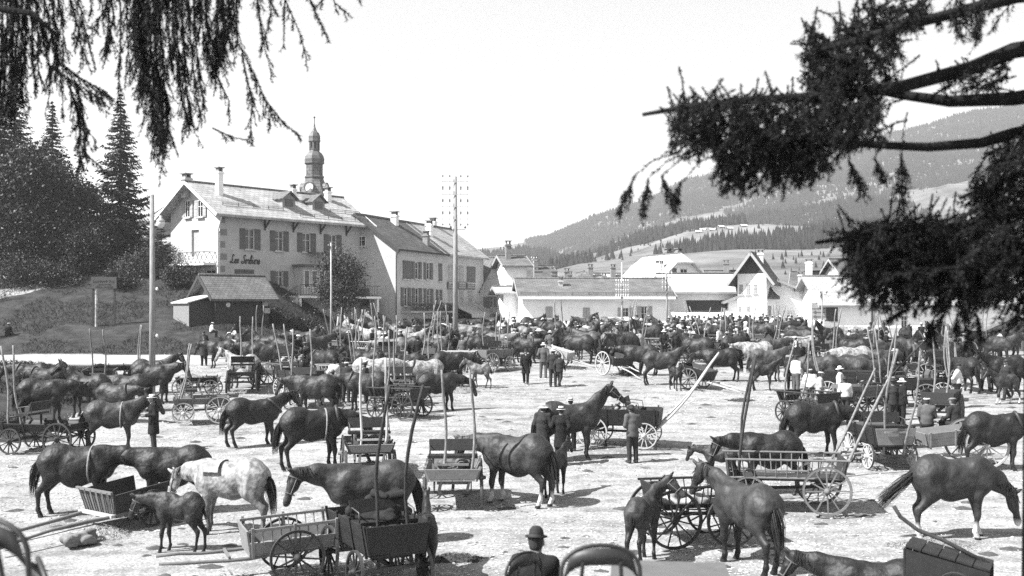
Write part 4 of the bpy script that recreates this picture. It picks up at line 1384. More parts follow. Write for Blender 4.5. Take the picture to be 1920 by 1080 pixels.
        if style == 'open':
            sw = (u1 - u0 - w) / 2
            for k, uu in ((0, u0), (1, b)):
                t = MB(); t.box((sw / 2, -.0, h / 2), (sw - .03, .035, h)); 
                for q in (.08, .5, .92):
                    t.box((sw / 2, -.024, h * q), (sw - .05, .02, .07))
                ob('shutter', t.mesh('shutter', m), fo, (uu - a, rec - .045 if inw else -.05, 0))
        elif style == 'shut':
            for k in (0, 1):
                t = MB(); t.box((w / 4, 0, h / 2), (w / 2 - .012, .035, h))
                for q in (.08, .5, .92):
                    t.box((w / 4, -.024, h * q), (w / 2 - .04, .02, .07))
                ob('shutter', t.mesh('shutter', m), fo, (k * w / 2, rec - .035 if inw else -.05, 0))
        if sill and style != 'door':
            t = MB(); t.box((w / 2, 0, -.05), (w + .2, .20, .08)); ob('sill', t.mesh('sill', PLASTER_G), fo, (0, rec - .06 if inw else -.06, 0))
    def build_roof(s, oe, og, th, m, hip):
        L, D, h, r = s.L, s.D, s.hw, s.rise
        mb = MB()
        if s.axis == 'x':
            A, half = L, D / 2
            T = lambda a, c, z: (a, half + c, z)
        else:
            A, half = D, L / 2
            T = lambda a, c, z: (half + c, a, z)
        sl = r / half
        ze = h - oe * sl + th; zr = h + r + th
        a0, a1, c1 = -og, A + og, half + oe
        k = hip * (c1)                 # half-hipped ends
        zh = zr - sl * k
        polys = []
        if k > 0:
            b0, b1 = a0 + k * .8, a1 - k * .8
            polys.append([T(a0, -c1, ze), T(a1, -c1, ze), T(a1, -k, zh), T(b1, 0, zr), T(b0, 0, zr), T(a0, -k, zh)])
            polys.append([T(a1, c1, ze), T(a0, c1, ze), T(a0, k, zh), T(b0, 0, zr), T(b1, 0, zr), T(a1, k, zh)])
            polys.append([T(a0, k, zh), T(a0, -k, zh), T(b0, 0, zr)])
            polys.append([T(a1, -k, zh), T(a1, k, zh), T(b1, 0, zr)])
        else:
            polys.append([T(a0, -c1, ze), T(a1, -c1, ze), T(a1, 0, zr), T(a0, 0, zr)])
            polys.append([T(a1, c1, ze), T(a0, c1, ze), T(a0, 0, zr), T(a1, 0, zr)])
        if s.axis == 'y':
            polys = [p[::-1] for p in polys]
        mb.slab(polys, (0, 0, -th))
        s.roof = ob('roof', mb.mesh('roof', m), s.root)
        s.sl, s.zr, s.half, s.T = sl, zr, half, T
        b0, b1 = (a0 + k * .8, a1 - k * .8) if k > 0 else (a0, a1)
        t = MB(); t.tube([T(b0, 0, zr + .03), T(b1, 0, zr + .03)], .10, 8); ob('ridge_cap', t.mesh('ridge_cap', SLATE_M), s.roof)
        if k == 0:                     # barge boards
            for aa in (a0 - .03, a1 + .03):
                for sg in (-1, 1):
                    t = MB(); t.beam(T(aa, sg * c1, ze - .10), T(aa, sg * .02, zr - .10), .05, .22, up=(0, 0, 1)); ob('barge_board', t.mesh('barge_board', s.barge), s.roof)
    def roof_z(s, c):
        return s.zr - abs(c) * s.sl
    def chimney(s, a, c, w=.55, h=1.4, m=None, d=None, capm=None):
        """a along the ridge, c across it"""
        z0 = s.roof_z(c) - .6
        x, y, _ = s.T(a, c, 0)
        zt = s.roof_z(c) + h
        t = MB(); t.box((x, y, (z0 + zt) / 2), (w, d or w, zt - z0)); t.box((x, y, zt - .12), (w + .14, (d or w) + .14, .12))
        c_ = ob('chimney', t.mesh('chimney', m or PLASTER_G), s.roof)
        t = MB()
        for q in (-1, 1):
            t.box((x + q * w * .35, y, zt + .14), (.09, (d or w) * .8, .28))
        t.box((x, y, zt + .31), (w + .18, (d or w) + .18, .07))
        ob('chimney_cap', t.mesh('chimney_cap', BRICKM), c_)
        return c_
    def dormer(s, a, c, w=1.3, h=1.0, m=None):
        z = s.roof_z(c)
        depth = (h + .5) / s.sl
        sg = -1 if c < 0 else 1
        t = MB()
        for q in (-1, 1):
            p = [s.T(a + q * w / 2, c, z - .2), s.T(a + q * w / 2, c, z + h), s.T(a + q * w / 2, c - sg * depth, z + h)]
            t.add(p, [(0, 1, 2)])
        t.add([s.T(a - w / 2, c, z - .2), s.T(a + w / 2, c, z - .2), s.T(a + w / 2, c, z + h), s.T(a, c, z + h + .5), s.T(a - w / 2, c, z + h)], [(0, 1, 2, 3, 4)])
        d_ = ob('dormer', t.mesh('dormer', TIMBER_G), s.roof)
        t = MB()
        t.slab([[s.T(a - w / 2 - .2, c + sg * .3, z + h - .12), s.T(a, c + sg * .3, z + h + .56), s.T(a, c - sg * (depth + .6), z + h + .56), s.T(a - w / 2 - .2, c - sg * depth, z + h - .12)],
                [s.T(a, c + sg * .3, z + h + .56), s.T(a + w / 2 + .2, c + sg * .3, z + h - .12), s.T(a + w / 2 + .2, c - sg * depth, z + h - .12), s.T(a, c - sg * (depth + .6), z + h + .56)]], (0, 0, .07))
        ob('dormer_roof', t.mesh('dormer_roof', SLATE_M), d_)
        t = MB()
        x0, y0, _ = s.T(a, c + sg * .03, 0)
        t.box((x0, y0, z + h * .55), (w * .6, .04, h * .8) if s.axis == 'x' else (.04, w * .6, h * .8))
        ob('dormer_window', t.mesh('dormer_window', GLASS), d_)
    def guards(s, c, a0, a1):
        """snow rail on the roof"""
        z = s.roof_z(c)
        t = MB()
        for q in (.12, .24):
            t.tube([s.T(a0, c, z + q), s.T(a1, c, z + q)], .018, 5)
        n = max(2, int((a1 - a0) / 1.4))
        for i in range(n + 1):
            a = a0 + (a1 - a0) * i / n
            t.box(s.T(a, c, z + .10), (.04, .04, .36))
        ob('snow_rail', t.mesh('snow_rail', IRON), s.roof)

# --- the inn with the painted name
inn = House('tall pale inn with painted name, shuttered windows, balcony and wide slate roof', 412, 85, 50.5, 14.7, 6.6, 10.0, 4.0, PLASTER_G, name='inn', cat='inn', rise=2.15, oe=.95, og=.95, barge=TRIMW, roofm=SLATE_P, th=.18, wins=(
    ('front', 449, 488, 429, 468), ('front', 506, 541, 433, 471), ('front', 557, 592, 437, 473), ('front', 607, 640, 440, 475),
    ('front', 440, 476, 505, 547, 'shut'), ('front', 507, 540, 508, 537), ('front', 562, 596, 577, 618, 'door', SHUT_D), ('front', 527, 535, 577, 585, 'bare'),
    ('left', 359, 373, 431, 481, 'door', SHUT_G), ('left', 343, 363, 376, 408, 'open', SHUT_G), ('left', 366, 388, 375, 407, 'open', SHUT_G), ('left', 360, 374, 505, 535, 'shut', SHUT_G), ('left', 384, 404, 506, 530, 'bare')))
inn.chimney(1.35, -1.35, .45, 1.75, PLASTER_W); inn.chimney(-.15, .9, .6, 1.0, PLASTER_G); inn.chimney(9.0, -1.1, .4, .9, PLASTER_W); inn.chimney(13.2, -.7, .45, .8, PLASTER_W)
inn.dormer(7.4, -2.5, 1.35, .75); inn.dormer(10.6, -2.5, 1.35, .75)
inn.guards(-3.0, .5, 6.4); inn.guards(-3.7, 7.6, 15.2); inn.guards(-2.6, 11.8, 15.2)
inn.wall_ob.data.materials[0] = PLASTER_G
for k in range(9):                 # painted corner quoins
    t = MB(); t.box((.32 if k % 2 else .24, -.012, 1.6 + k * .95), (.64 if k % 2 else .48, .03, .48)); ob('quoin', t.mesh('quoin', mat('quoin_grey', .2, .9)), inn.root)
for u in (4.3, 7.2, 10.1, 13.0):   # eaves brackets
    t = MB(); t.beam((u, -.02, 8.6), (u, -.02, 9.6), .12, .12); t.beam((u, -.05, 8.8), (u, -.85, 9.55), .12, .12); t.beam((u, 0, 9.55), (u, -.9, 9.55), .12, .12)
    ob('eaves_bracket', t.mesh('eaves_bracket', TIMBER), inn.root)
GLYPH = {'L': (.74, [(.56, .84), (.47, 1.0), (.31, .96), (.27, .76), (.38, .46), (.30, .16), (.10, .02), (.02, .12), (.15, .19), (.40, .04), (.60, .03), (.72, .15)]),
         'e': (.40, [(0, .15), (.20, .25), (.31, .42), (.20, .5), (.08, .34), (.11, .09), (.25, 0), (.40, .13)]),
         's': (.38, [(0, .12), (.20, .52), (.27, .30), (.24, .09), (.10, 0), (.02, .09), (.2, .06), (.38, .13)]),
         'S': (.66, [(.64, .84), (.52, 1.0), (.32, .93), (.30, .72), (.47, .5), (.50, .2), (.30, 0), (.06, .07), (.09, .27), (.27, .22)]),
         'o': (.42, [(.18, .48), (.04, .32), (.05, .07), (.20, 0), (.33, .2), (.27, .44), (.18, .48), (.28, .37), (.42, .40)]),
         'r': (.42, [(0, .34), (.09, .52), (.15, .42), (.30, .42), (.24, .14), (.31, .01), (.42, .13)]),
         'b': (.42, [(0, .13), (.25, .68), (.26, .93), (.16, 1.0), (.10, .7), (.08, .1), (.20, 0), (.35, .15), (.30, .42), (.21, .38), (.42, .34)]),
         'i': (.30, [(0, .2), (.12, .5), (.09, .12), (.17, 0), (.30, .14)]), ' ': (.5, [])}
def smooth_path(p, n=4):
    out = []
    for i in range(len(p) - 1):
        p0, p1, p2, p3 = p[max(i - 1, 0)], p[i], p[i + 1], p[min(i + 2, len(p) - 1)]
        for k in range(n):
            t = k / n
            out.append(tuple(.5 * (2 * p1[j] + (p2[j] - p0[j]) * t + (2 * p0[j] - 5 * p1[j] + 4 * p2[j] - p3[j]) * t * t + (3 * p1[j] - p0[j] - 3 * p2[j] + p3[j]) * t ** 3) for j in (0, 1)))
    return out + [p[-1]]
u0, v0 = inn.on('front', 432, 493); u1, _ = inn.on('front', 488, 493)
WT = sum(GLYPH[c][0] for c in 'Les Sorbiers')
kx, ky, xx = (u1 - u0) / WT, .66, 0.0
nm_ = ob('painted_name', MB().add([(u0, -.004, v0), (u1, -.004, v0), (u1, -.004, v0 + .01), (u0, -.004, v0 + .01)], [(0, 1, 2, 3)]).mesh('painted_name', PLASTER_G), inn.root)
for c in 'Les Sorbiers':
    w_, p_ = GLYPH[c]
    if p_:
        t = MB(); t.tube([(u0 + (xx + q[0] + .22 * q[1] - .1) * kx, -.02, v0 + q[1] * ky) for q in smooth_path(p_)], .040, 5)
        if c == 'i':
            t.box((u0 + (xx + .24) * kx, -.02, v0 + .70 * ky), (.07, .04, .07))
        ob('letter', t.mesh('letter', mat('sign_paint', .03, .8)), nm_)
    xx += w_
# downpipe, balcony, terrace and stair
t = MB(); t.tube([(-.08, .12, 1.5), (-.08, .12, 8.3), (-.3, -.5, 9.0), (-.5, -.9, 9.3)], .06, 7); ob('downpipe', t.mesh('downpipe', TRIMW), inn.root)
bu0, bv = inn.on('left', 326, 499); bu1, _ = inn.on('left', 404, 499)
bal = MB(); yb0, yb1 = max(0, 6.6 - bu1), 6.6 - bu0
yb1 = min(yb1, 7.2)
bal.box((-.55, (yb0 + yb1) / 2, bv), (1.1, yb1 - yb0, .14)); bo = ob('balcony', bal.mesh('balcony', PLASTER_W), inn.root)
def railing(parent, pts, h=.95, m=IRON, lattice=True):
    for a, b in zip(pts[:-1], pts[1:]):
        a, b = Vector(a), Vector(b)
        t = MB()
        t.beam(a + Vector((0, 0, h)), b + Vector((0, 0, h)), .06, .05); ob('top_rail', t.mesh('top_rail', m), parent)
        t = MB(); t.beam(a + Vector((0, 0, .1)), b + Vector((0, 0, .1)), .05, .04); ob('bottom_rail', t.mesh('bottom_rail', m), parent)
        n = max(2, int((b - a).length / .55))
        t = MB()
        for i in range(n):
            p, q = a.lerp(b, i / n), a.lerp(b, (i + 1) / n)
            if lattice:
                t.tube([p + Vector((0, 0, .1)), q + Vector((0, 0, h))], .022, 5); t.tube([p + Vector((0, 0, h)), q + Vector((0, 0, .1))], .022, 5)
            else:
                t.tube([p, p + Vector((0, 0, h))], .016, 5); t.tube([p.lerp(q, .5), p.lerp(q, .5) + Vector((0, 0, h))], .016, 5)
        ob('baluster', t.mesh('baluster', m), parent)
railing(bo, [(-.02, yb1, bv), (-1.06, yb1, bv), (-1.06, yb0, bv), (-.02, yb0, bv)], .95, mat('rail_iron_grey', .10, .7))
tz = 3.25
t = MB(); t.box((10.2, -1.3, tz), (9.0, 2.6, .18)); te = ob('terrace_slab', t.mesh('terrace_slab', PLASTER_W), inn.root)
railing(te, [(5.9, -2.5, tz + .09), (14.6, -2.5, tz + .09)], .9, TIMBER, False)
for u in (5.9, 10.0, 14.4):
    t = MB(); t.box((u, -2.4, tz / 2 - .1), (.22, .22, tz)); ob('terrace_post', t.mesh('terrace_post', PLASTER_W), te)
for k in range(11):
    t = MB(); t.box((5.55 - k * .30, -2.0, tz - .09 - k * .19 - .6), (.32, 1.0, 1.2)); ob('stair_step', t.mesh('stair_step', PLASTER_G), te)
railing(te, [(5.6, -2.5, tz + .0), (2.2, -2.5, tz - 2.1)], .9, IRON, False)
# glazed bay over the terrace
t = MB(); t.box((8.9, -.55, 4.55), (3.2, 1.1, 2.4)); by = ob('bay', t.mesh('bay', PLASTER_D), inn.root)
for uu in (7.65, 8.45, 9.25, 10.05):
    t = MB(); t.box((uu + .05, -1.11, 4.75), (.58, .05, 1.5)); b_ = ob('bay_window', t.mesh('bay_window', TRIMW), by)
    t = MB(); t.box((uu + .05, -1.14, 4.75), (.44, .02, 1.34)); ob('pane', t.mesh('pane', GLASS), b_)
t = MB(); t.box((8.9, -.75, 5.85), (3.7, 1.7, .18)); ob('bay_roof', t.mesh('bay_roof', SHUT_D), by)
t = MB(); t.slab([[(8.6, -.02, 7.0), (12.0, -.02, 7.0), (12.0, -1.1, 6.75), (8.6, -1.1, 6.75)]], (0, 0, .06)); ob('canopy', t.mesh('canopy', SHUT_D), inn.root)

# --- long house in two halves
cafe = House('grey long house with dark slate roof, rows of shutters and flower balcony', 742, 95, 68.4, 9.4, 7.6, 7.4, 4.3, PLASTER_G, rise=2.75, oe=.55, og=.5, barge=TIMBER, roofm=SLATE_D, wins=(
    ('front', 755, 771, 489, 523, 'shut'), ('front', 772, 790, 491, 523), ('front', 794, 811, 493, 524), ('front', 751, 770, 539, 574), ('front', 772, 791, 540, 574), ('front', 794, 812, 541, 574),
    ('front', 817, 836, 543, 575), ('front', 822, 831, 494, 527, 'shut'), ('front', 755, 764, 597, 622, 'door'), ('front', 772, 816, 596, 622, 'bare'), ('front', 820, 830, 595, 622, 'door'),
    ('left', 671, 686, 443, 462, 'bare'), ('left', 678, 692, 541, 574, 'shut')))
cafe.chimney(7.2, -3.2, .5, .9, BRICKM); cafe.chimney(5.9, -.6, .55, .8, PLASTER_W); cafe.chimney(-.1, 2.2, .5, .9, BRICKM)
t = MB(); t.tube([(-.06, -.08, 0), (-.06, -.08, 6.6), (-.06, -.4, 7.0)], .055, 7); ob('downpipe', t.mesh('downpipe', IRON), cafe.root)
u0, v0 = cafe.on('front', 751, 585); u1, _ = cafe.on('front', 838, 585)
t = MB(); t.box(((u0 + u1) / 2, -.5, v0), (u1 - u0, 1.0, .12)); fb = ob('flower_balcony', t.mesh('flower_balcony', PLASTER_D), cafe.root)
t = MB(); pts = rng.uniform(0, 1, (900, 3))
for p in pts:
    c = Vector((u0 + (u1 - u0) * p[0], -.95 + random.gauss(0, .09), v0 + .15 + .55 * p[1])); a = Vector(rng.normal(0, .06, 3)); b = Vector(rng.normal(0, .06, 3))
    t.add([c, c + a, c + a + b, c + b], [(0, 1, 2, 3)])
stuff(ob('flowers', t.mesh('flowers', mat('geranium', .09, .8, var=.6, vscale=6)), fb))
railing(fb, [(u0, -.98, v0), (u1, -.98, v0)], .8, IRON, False)
shop = House('pale-roofed half of the long house with signboards and shop awning', 742, 95, 68.4, 9.9, 7.6, 7.4, 4.3, PLASTER_G, rise=2.75, oe=.5, og=.35, roofm=SLATE_P, wins=())
shop.root.location = (shop.X0 + shop.e1.x * 9.41, 95 + shop.e1.y * 9.41, 4.3)
shop.X0, shop.Y0 = shop.root.location.x, shop.root.location.y
for q in ((840, 849, 497, 529, 'shut'), (860, 868, 499, 530, 'shut'), (874, 890, 500, 530), (840, 849, 545, 576, 'shut'), (860, 868, 545, 576, 'shut'), (877, 885, 545, 576, 'shut')):
    u0, _ = shop.on('front', q[0], 500); u1, _ = shop.on('front', q[1], 500); _, v1 = shop.on('front', (q[0] + q[1]) / 2, q[2]); _, v0 = shop.on('front', (q[0] + q[1]) / 2, q[3])
    shop.make_window('front', u0, u1, v0, v1, 'shut', SHUT_G if q[4:] else SHUT_D, True, u0, u1, False)
shop.chimney(2.0, -1.5, .55, 1.0, PLASTER_W); shop.chimney(6.5, .3, .6, .8, PLASTER_W)
for q in ((838, 850), (857, 872), (874, 889)):
    u0, v1 = shop.on('front', q[0], 528); u1, v0 = shop.on('front', q[1], 543)
    t = MB(); t.box(((u0 + u1) / 2, -.11, (v0 + v1) / 2), (u1 - u0, .06, v1 - v0)); sg = ob('signboard', t.mesh('signboard', mat('signboard_grey', .14, .7, var=.3, vscale=4)), shop.root)
    for zz in (.25, .5, .75):
        t = MB(); t.box(((u0 + u1) / 2, -.145, v0 + (v1 - v0) * zz), ((u1 - u0) * .8, .012, .09)); ob('sign_stripe', t.mesh('sign_stripe', SHUT_G), sg)
a0, va = shop.on('front', 838, 582); a1, vb = shop.on('front', 892, 582)
aw = MB(); aw.slab([[(a0, -.02, 2.55), (a1, -.02, 2.55), (a1, -2.6, 1.45), (a0, -2.6, 1.45)]], (0, 0, .04)); aw.slab([[(a0, -2.6, 1.45), (a1, -2.6, 1.45), (a1, -2.62, 1.15), (a0, -2.62, 1.15)]], (0, .03, 0))
awo = ob('awning', aw.mesh('awning', mat('awning_canvas', .36, .9, .1, var=.12, vscale=2)), shop.root)
for aa in (a0 + .1, a1 - .1):
    t = MB(); t.tube([(aa, -2.55, 1.45), (aa, -.05, 1.3)], .025, 5); ob('awning_arm', t.mesh('awning_arm', IRON), awo)

# --- the gabled house beyond the shop, and its stepped white neighbour
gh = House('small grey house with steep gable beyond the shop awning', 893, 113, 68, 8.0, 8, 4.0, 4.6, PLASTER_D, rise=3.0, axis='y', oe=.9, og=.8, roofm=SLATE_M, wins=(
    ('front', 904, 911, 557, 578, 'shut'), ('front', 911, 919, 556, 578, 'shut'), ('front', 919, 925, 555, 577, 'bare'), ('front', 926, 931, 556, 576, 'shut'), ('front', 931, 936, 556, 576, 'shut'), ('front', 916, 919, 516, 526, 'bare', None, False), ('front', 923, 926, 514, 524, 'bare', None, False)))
wh = House('narrow white house with pale lean-to roof beside the long low building', 944, 104, 8, 1.75, 5, 3.3, 4.5, PLASTER_W, rise=.5, axis='x', oe=.7, og=.75, roofm=SLATE_P)
wh2 = House('upper white storey with timber balcony behind the lean-to roof', 950, 108, 12, 2.0, 5, 6.0, 4.6, PLASTER_W, rise=.9, axis='x', oe=.6, og=.5, roofm=SLATE_M, wins=(('front', 966, 972, 523, 541, 'bare'),))
wh2.chimney(.5, -.8, .5, 1.4, BRICKM)
# --- long low white market building
low = House('long low whitewashed building with broad grey roof and closed shutters', 981, 97, 3.5, 13.1, 9.5, 3.0, 4.4, PLASTER_W, rise=1.55, oe=.6, og=.5, roofm=SLATE_M, wins=(
    ('front', 1023, 1036, 575, 596, 'shut', SHUT_G), ('front', 1093, 1106, 577, 595, 'shut', SHUT_G), ('front', 1158, 1187, 577, 594, 'open', SHUT_G), ('front', 1194, 1223, 574, 611, 'open', SHUT_G, False)))
low.guards(-4.9, -.2, 13.4)
t = MB(); t.box((6.5, -.63, 2.86), (14.0, .05, .24)); ob('fascia', t.mesh('fascia', TRIMW), low.root)
low.chimney(3.6, -2.2, .35, .5, PLASTER_G)
t = MB(); t.tube([(12.95, -.1, 0), (12.95, -.1, 2.9)], .07, 7); ob('downpipe', t.mesh('downpipe', TRIMW), low.root)
# --- houses behind
bh = House('big house with pale half-hipped roof behind the low white building', 1243, 128, 22, 5.2, 9.5, 5.2, 5.0, PLASTER_W, rise=2.5, axis='y', oe=1.0, og=.8, roofm=brick_mat('slate_white', .45, .52, .3, .5, .3), hip=.32, wins=(('front', 1260, 1268, 503, 521, 'shut'), ('front', 1275, 1288, 504, 526, 'bare')))
bh.chimney(1.5, -2.2, .8, .9, PLASTER_W); bh.chimney(1.6, .5, .7, .8, BRICKM); bh.chimney(4, .4, .8, .8, BRICKM)
bh2 = House('half-hipped grey roof of a house behind the low building', 1062, 132, 4, 4.4, 8, 4.0, 5.0, PLASTER_D, rise=1.7, axis='y', oe=.9, og=.6, roofm=SLATE_M, hip=.4)
bh2.chimney(1.2, -2.0, .6, 1.6, BRICKM); bh2.chimney(2.2, 2.7, .5, 1.6, BRICKM)
for px, lab, cw in ((1005, 'low slate roof with a wide brick chimney behind the white building', 1.0), (1036, 'low slate roof with a tall brick chimney stack behind the white building', .7)):
    b3 = House(lab, px - 10, 126, 2, 4.0, 7, 3.2, 5.0, PLASTER_D, rise=1.4, oe=.5, og=.4, roofm=SLATE_M)
    b3.chimney(1.0, -1.0, cw, 1.5, BRICKM)
    b3.chimney(2.8, -1.2, .5, 1.1, BRICKM)
# --- white house with open loft, tower house, gabled white house
loft = House('white building with pale roof and loft opening painted as shade above the market canopy', 1252, 100, 1.0, 6.6, 8, 3.4, 4.5, PLASTER_W, rise=1.55, oe=.6, og=.5, roofm=brick_mat('slate_white', .45, .52, .3, .5, .3))
u0, v0 = loft.on('front', 1292, 586); u1, v1 = loft.on('front', 1376, 563)
t = MB(); t.slab([[(u0, -.03, v0), (u1 - 1.0, -.03, v0), (u1, -.03, v1 - .25), (u1, -.03, v1), (u0 - .3, -.03, v1)]], (0, .02, 0)); ob('loft_shade', t.mesh('loft_shade', TIMBER), loft.root)  # flat dark panel paints the shade of the loft recess onto the wall
tower = House('white tower house with steep dark gable and small shutters', 1383, 97.5, -22, 2.5, 4.2, 4.9, 4.5, PLASTER_W, name='tower_house', rise=1.7, axis='y', oe=.8, og=.75, roofm=SLATE_D, gable=TIMBER, wins=(
    ('front', 1386, 1393, 534, 552, 'shut', SHUT_G), ('front', 1399, 1406, 533, 552, 'shut', SHUT_G), ('front', 1413, 1419, 533, 550, 'shut', SHUT_G), ('front', 1384, 1389, 574, 587, 'shut', SHUT_G), ('front', 1399, 1404, 574, 587, 'shut', SHUT_G)))
tower.chimney(2.2, .4, .5, .6, PLASTER_W)
wing = House('white corner wing with hipped roof beside the tower house', 1423, 97.5, 4, 1.5, 3, 2.9, 4.5, PLASTER_W, rise=1.1, axis='x', oe=.35, og=.3, roofm=SLATE_M, hip=.9, wins=(('front', 1441, 1446, 574, 591, 'shut', SHUT_G),))
white_g = House('broad white gabled house with a dark sign band by the notice board', 1366, 99.5, 0, 8.85, 10, 2.6, 4.4, PLASTER_W, rise=1.75, axis='y', oe=.6, og=.5, roofm=SLATE_M, wins=(('front', 1478, 1490, 582, 605, 'shut', TRIMW), ('front', 1516, 1530, 582, 605, 'shut', TRIMW)))
u0, v0 = white_g.on('front', 1475, 617); u1, v1 = white_g.on('front', 1522, 610)
t = MB(); t.box(((u0 + u1) / 2, -.04, (v0 + v1) / 2), (u1 - u0, .06, v1 - v0)); ob('sign_band', t.mesh('sign_band', mat('signboard_dark', .05, .7, var=.5, vscale=7)), white_g.root)
bk = House('dark slate roof with tall pale chimney behind the white gable', 1492, 116, -18, 7.5, 8, 3.6, 4.6, TIMBER, rise=2.0, axis='x', oe=.9, og=.8, roofm=SLATE_D)
bk.chimney(1.2, -1.0, .7, 1.5, PLASTER_W); bk.chimney(.4, -2.6, .5, .9, PLASTER_G)
# --- notice board
X, Y = (1522 - 960) / FPX * 92, 92.0
nb_ = thing('notice_board', 'grey notice board with two pointed arrows against the white house', 'notice board', (X, Y, gzf(X, Y)))
t = MB(); t.box((.62, 0, 1.35), (1.25, .08, 1.35)); pb = ob('panel', t.mesh('panel', mat('notice_grey', .28, .8, var=.2, vscale=3)), nb_)
t = MB(); t.box((.62, -.02, 2.06), (1.35, .06, .06)); t.box((.62, -.05, 1.62), (1.25, .02, .05)); ob('frame', t.mesh('frame', SHUT_D), nb_)
for zz in (1.32, .95):
    t = MB(); t.slab([[(.08, -.06, zz), (.34, -.06, zz - .14), (.34, -.06, zz + .14)]], (0, -.012, 0)); t.box((.75, -.062, zz), (.8, .012, .05)); ob('arrow', t.mesh('arrow', SHUT_D), nb_)
for xx in (.05, 1.2):
    t = MB(); t.box((xx, .07, 1.0), (.08, .06, 2.0)); ob('post', t.mesh('post', SHUT_D), nb_)
# --- big barn
barn = House('long white barn with dark boarded end and broad tiled roof', 1549, 92, 0, 18.2, 10, 2.3, 4.4, PLASTER_W, name='barn', cat='barn', rise=2.3, oe=.6, og=.7, roofm=SLATE_P, wins=(
    ('front', 1652, 1659, 600, 612, 'bare'), ('front', 1690, 1702, 592, 615, 'bare'), ('front', 1767, 1774, 594, 608, 'bare'), ('front', 1848, 1860, 594, 616, 'bare')))
u1, _ = barn.on('front', 1571, 600)
n = 7
for k in range(n):
    t = MB(); t.box((u1 / n * (k + .5) - .02, -.04, 1.65), (u1 / n - .012, .05, 1.6)); ob('boarding_plank', t.mesh('boarding_plank', TIMBER), barn.root)
t = MB(); t.box((u1 / 2 - .03, -.05, .42), (u1 + .05, .10, .85)); ob('stone_base', t.mesh('stone_base', mat('rubble_stone', .34, .95, .1, var=.35, vscale=4, bump=1, bscale=8)), barn.root)
# --- plank shed
shd = thing('plank_shed', 'pale plank shed with tarred gable roof beside the barn', 'shed', ((1822 - 960) / FPX * 70, 70, gzf(28.6, 70) - .05), 0)
Wd, hw_, rs_ = 5.6, 1.15, 1.15
npk = 28
for k in range(npk):
    xx = Wd / npk * (k + .5); hh = hw_ + rs_ * (1 - abs(xx - Wd / 2) / (Wd / 2)) - .04 + random.uniform(-.02, .02)
    t = MB(); t.box((0, random.uniform(-.012, .012), hh / 2), (Wd / npk - .012, .03, hh)); ob('plank', t.mesh('plank', TIMBER_G if k % 5 else mat('timber_light', .36, .9, .15, var=.3, vscale=5, stretch=(7, 7, 1))), shd, (xx, 0, 0))
for sx in (0.02, Wd - .02):
    for k in range(18):
        t = MB(); t.box((0, 0, hw_ / 2), (.03, .23, hw_)); ob('plank', t.mesh('plank', TIMBER_G), shd, (sx, .14 + k * .245, 0))
t = MB()
zr_, ze_ = hw_ + rs_ + .12, hw_ - .18
t.slab([[(-.45, -.4, ze_), (Wd / 2, -.4, zr_), (Wd / 2, 4.8, zr_), (-.45, 4.8, ze_)], [(Wd / 2, -.4, zr_), (Wd + .45, -.4, ze_), (Wd + .45, 4.8, ze_), (Wd / 2, 4.8, zr_)]], (0, 0, .07))
rf_ = ob('roof', t.mesh('roof', mat('tar_paper', .16, .9, .1, var=.3, vscale=3)), shd)
for sg in (0, 1):
    t = MB(); t.beam((-.45 + sg * (Wd + .9), -.42, ze_ - .03), (Wd / 2, -.42, zr_ - .03), .04, .14); ob('barge_board', t.mesh('barge_board', TIMBER_G), rf_)
t = MB(); t.box((1.55, -.03, 1.25), (.16, .03, .36)); ob('vent', t.mesh('vent', SHUT_D), shd)

# --- church tower with two onion domes
cx, cY = (589.5 - 960) / FPX * 150, 150.0
ch = thing('church_tower', 'church tower with two onion domes, open lantern and round clock faces', 'church tower', (cx, cY, gzf(cx, cY) + .0), R(18))
k_ = cY / FPX
zz = lambda y: HC - (y - HZ) * k_ - (gzf(cx, cY))
DOME = mat('dome_metal', .09, .55, .4, var=.2, vscale=3)
def oct_(name, prof, m, parent=ch, n=8):
    t = MB(); t.lathe([(r_ * k_, zz(y)) for r_, y in prof], n, phase=R(22.5)); return ob(name, t.mesh(name, m), parent)
oct_('tower', [(30, 640), (30, 392)], PLASTER_G, n=4)
oct_('clock_stage', [(33, 392), (31, 380), (27, 360), (21, 345), (18, 338), (17, 334)], brick_mat('clock_slate', .12, .16, .06, .6, .4, axis='xz'))
oct_('drum', [(18.5, 334), (18.5, 331), (16, 330), (16, 309), (19, 307), (19, 304.5)], brick_mat('drum_shingle', .10, .14, .05, .5, .45, axis='xz'))
oct_('dome', [(18.5, 305), (19, 299), (17.5, 293), (14, 288), (10, 284.5), (8.5, 281)], DOME)
for i in range(8):
    a = i * math.pi / 4 + R(22.5)
    t = MB(); t.box((8.0 * k_ * math.cos(a), 8.0 * k_ * math.sin(a), (zz(282) + zz(264)) / 2), (.28, .28, zz(264) - zz(282)), Matrix.Rotation(a, 3, 'Z')); ob('lantern_post', t.mesh('lantern_post', DOME), ch)
oct_('lantern_sill', [(9.2, 283), (9.2, 278), (7.5, 278)], DOME)
oct_('dome', [(9, 268), (11.5, 266), (11.5, 264), (11, 261), (11.2, 256), (9, 250), (5, 246), (3.6, 243)], DOME)
oct_('spire', [(4.0, 244), (3.6, 242.5), (1.8, 238), (.9, 230), (.7, 222)], DOME)
t = MB(); t.lathe([(0, -.16), (.11, -.11), (.16, 0), (.11, .11), (0, .16)], 10, o=(0, 0, zz(220))); ob('finial', t.mesh('finial', DOME, True), ch)
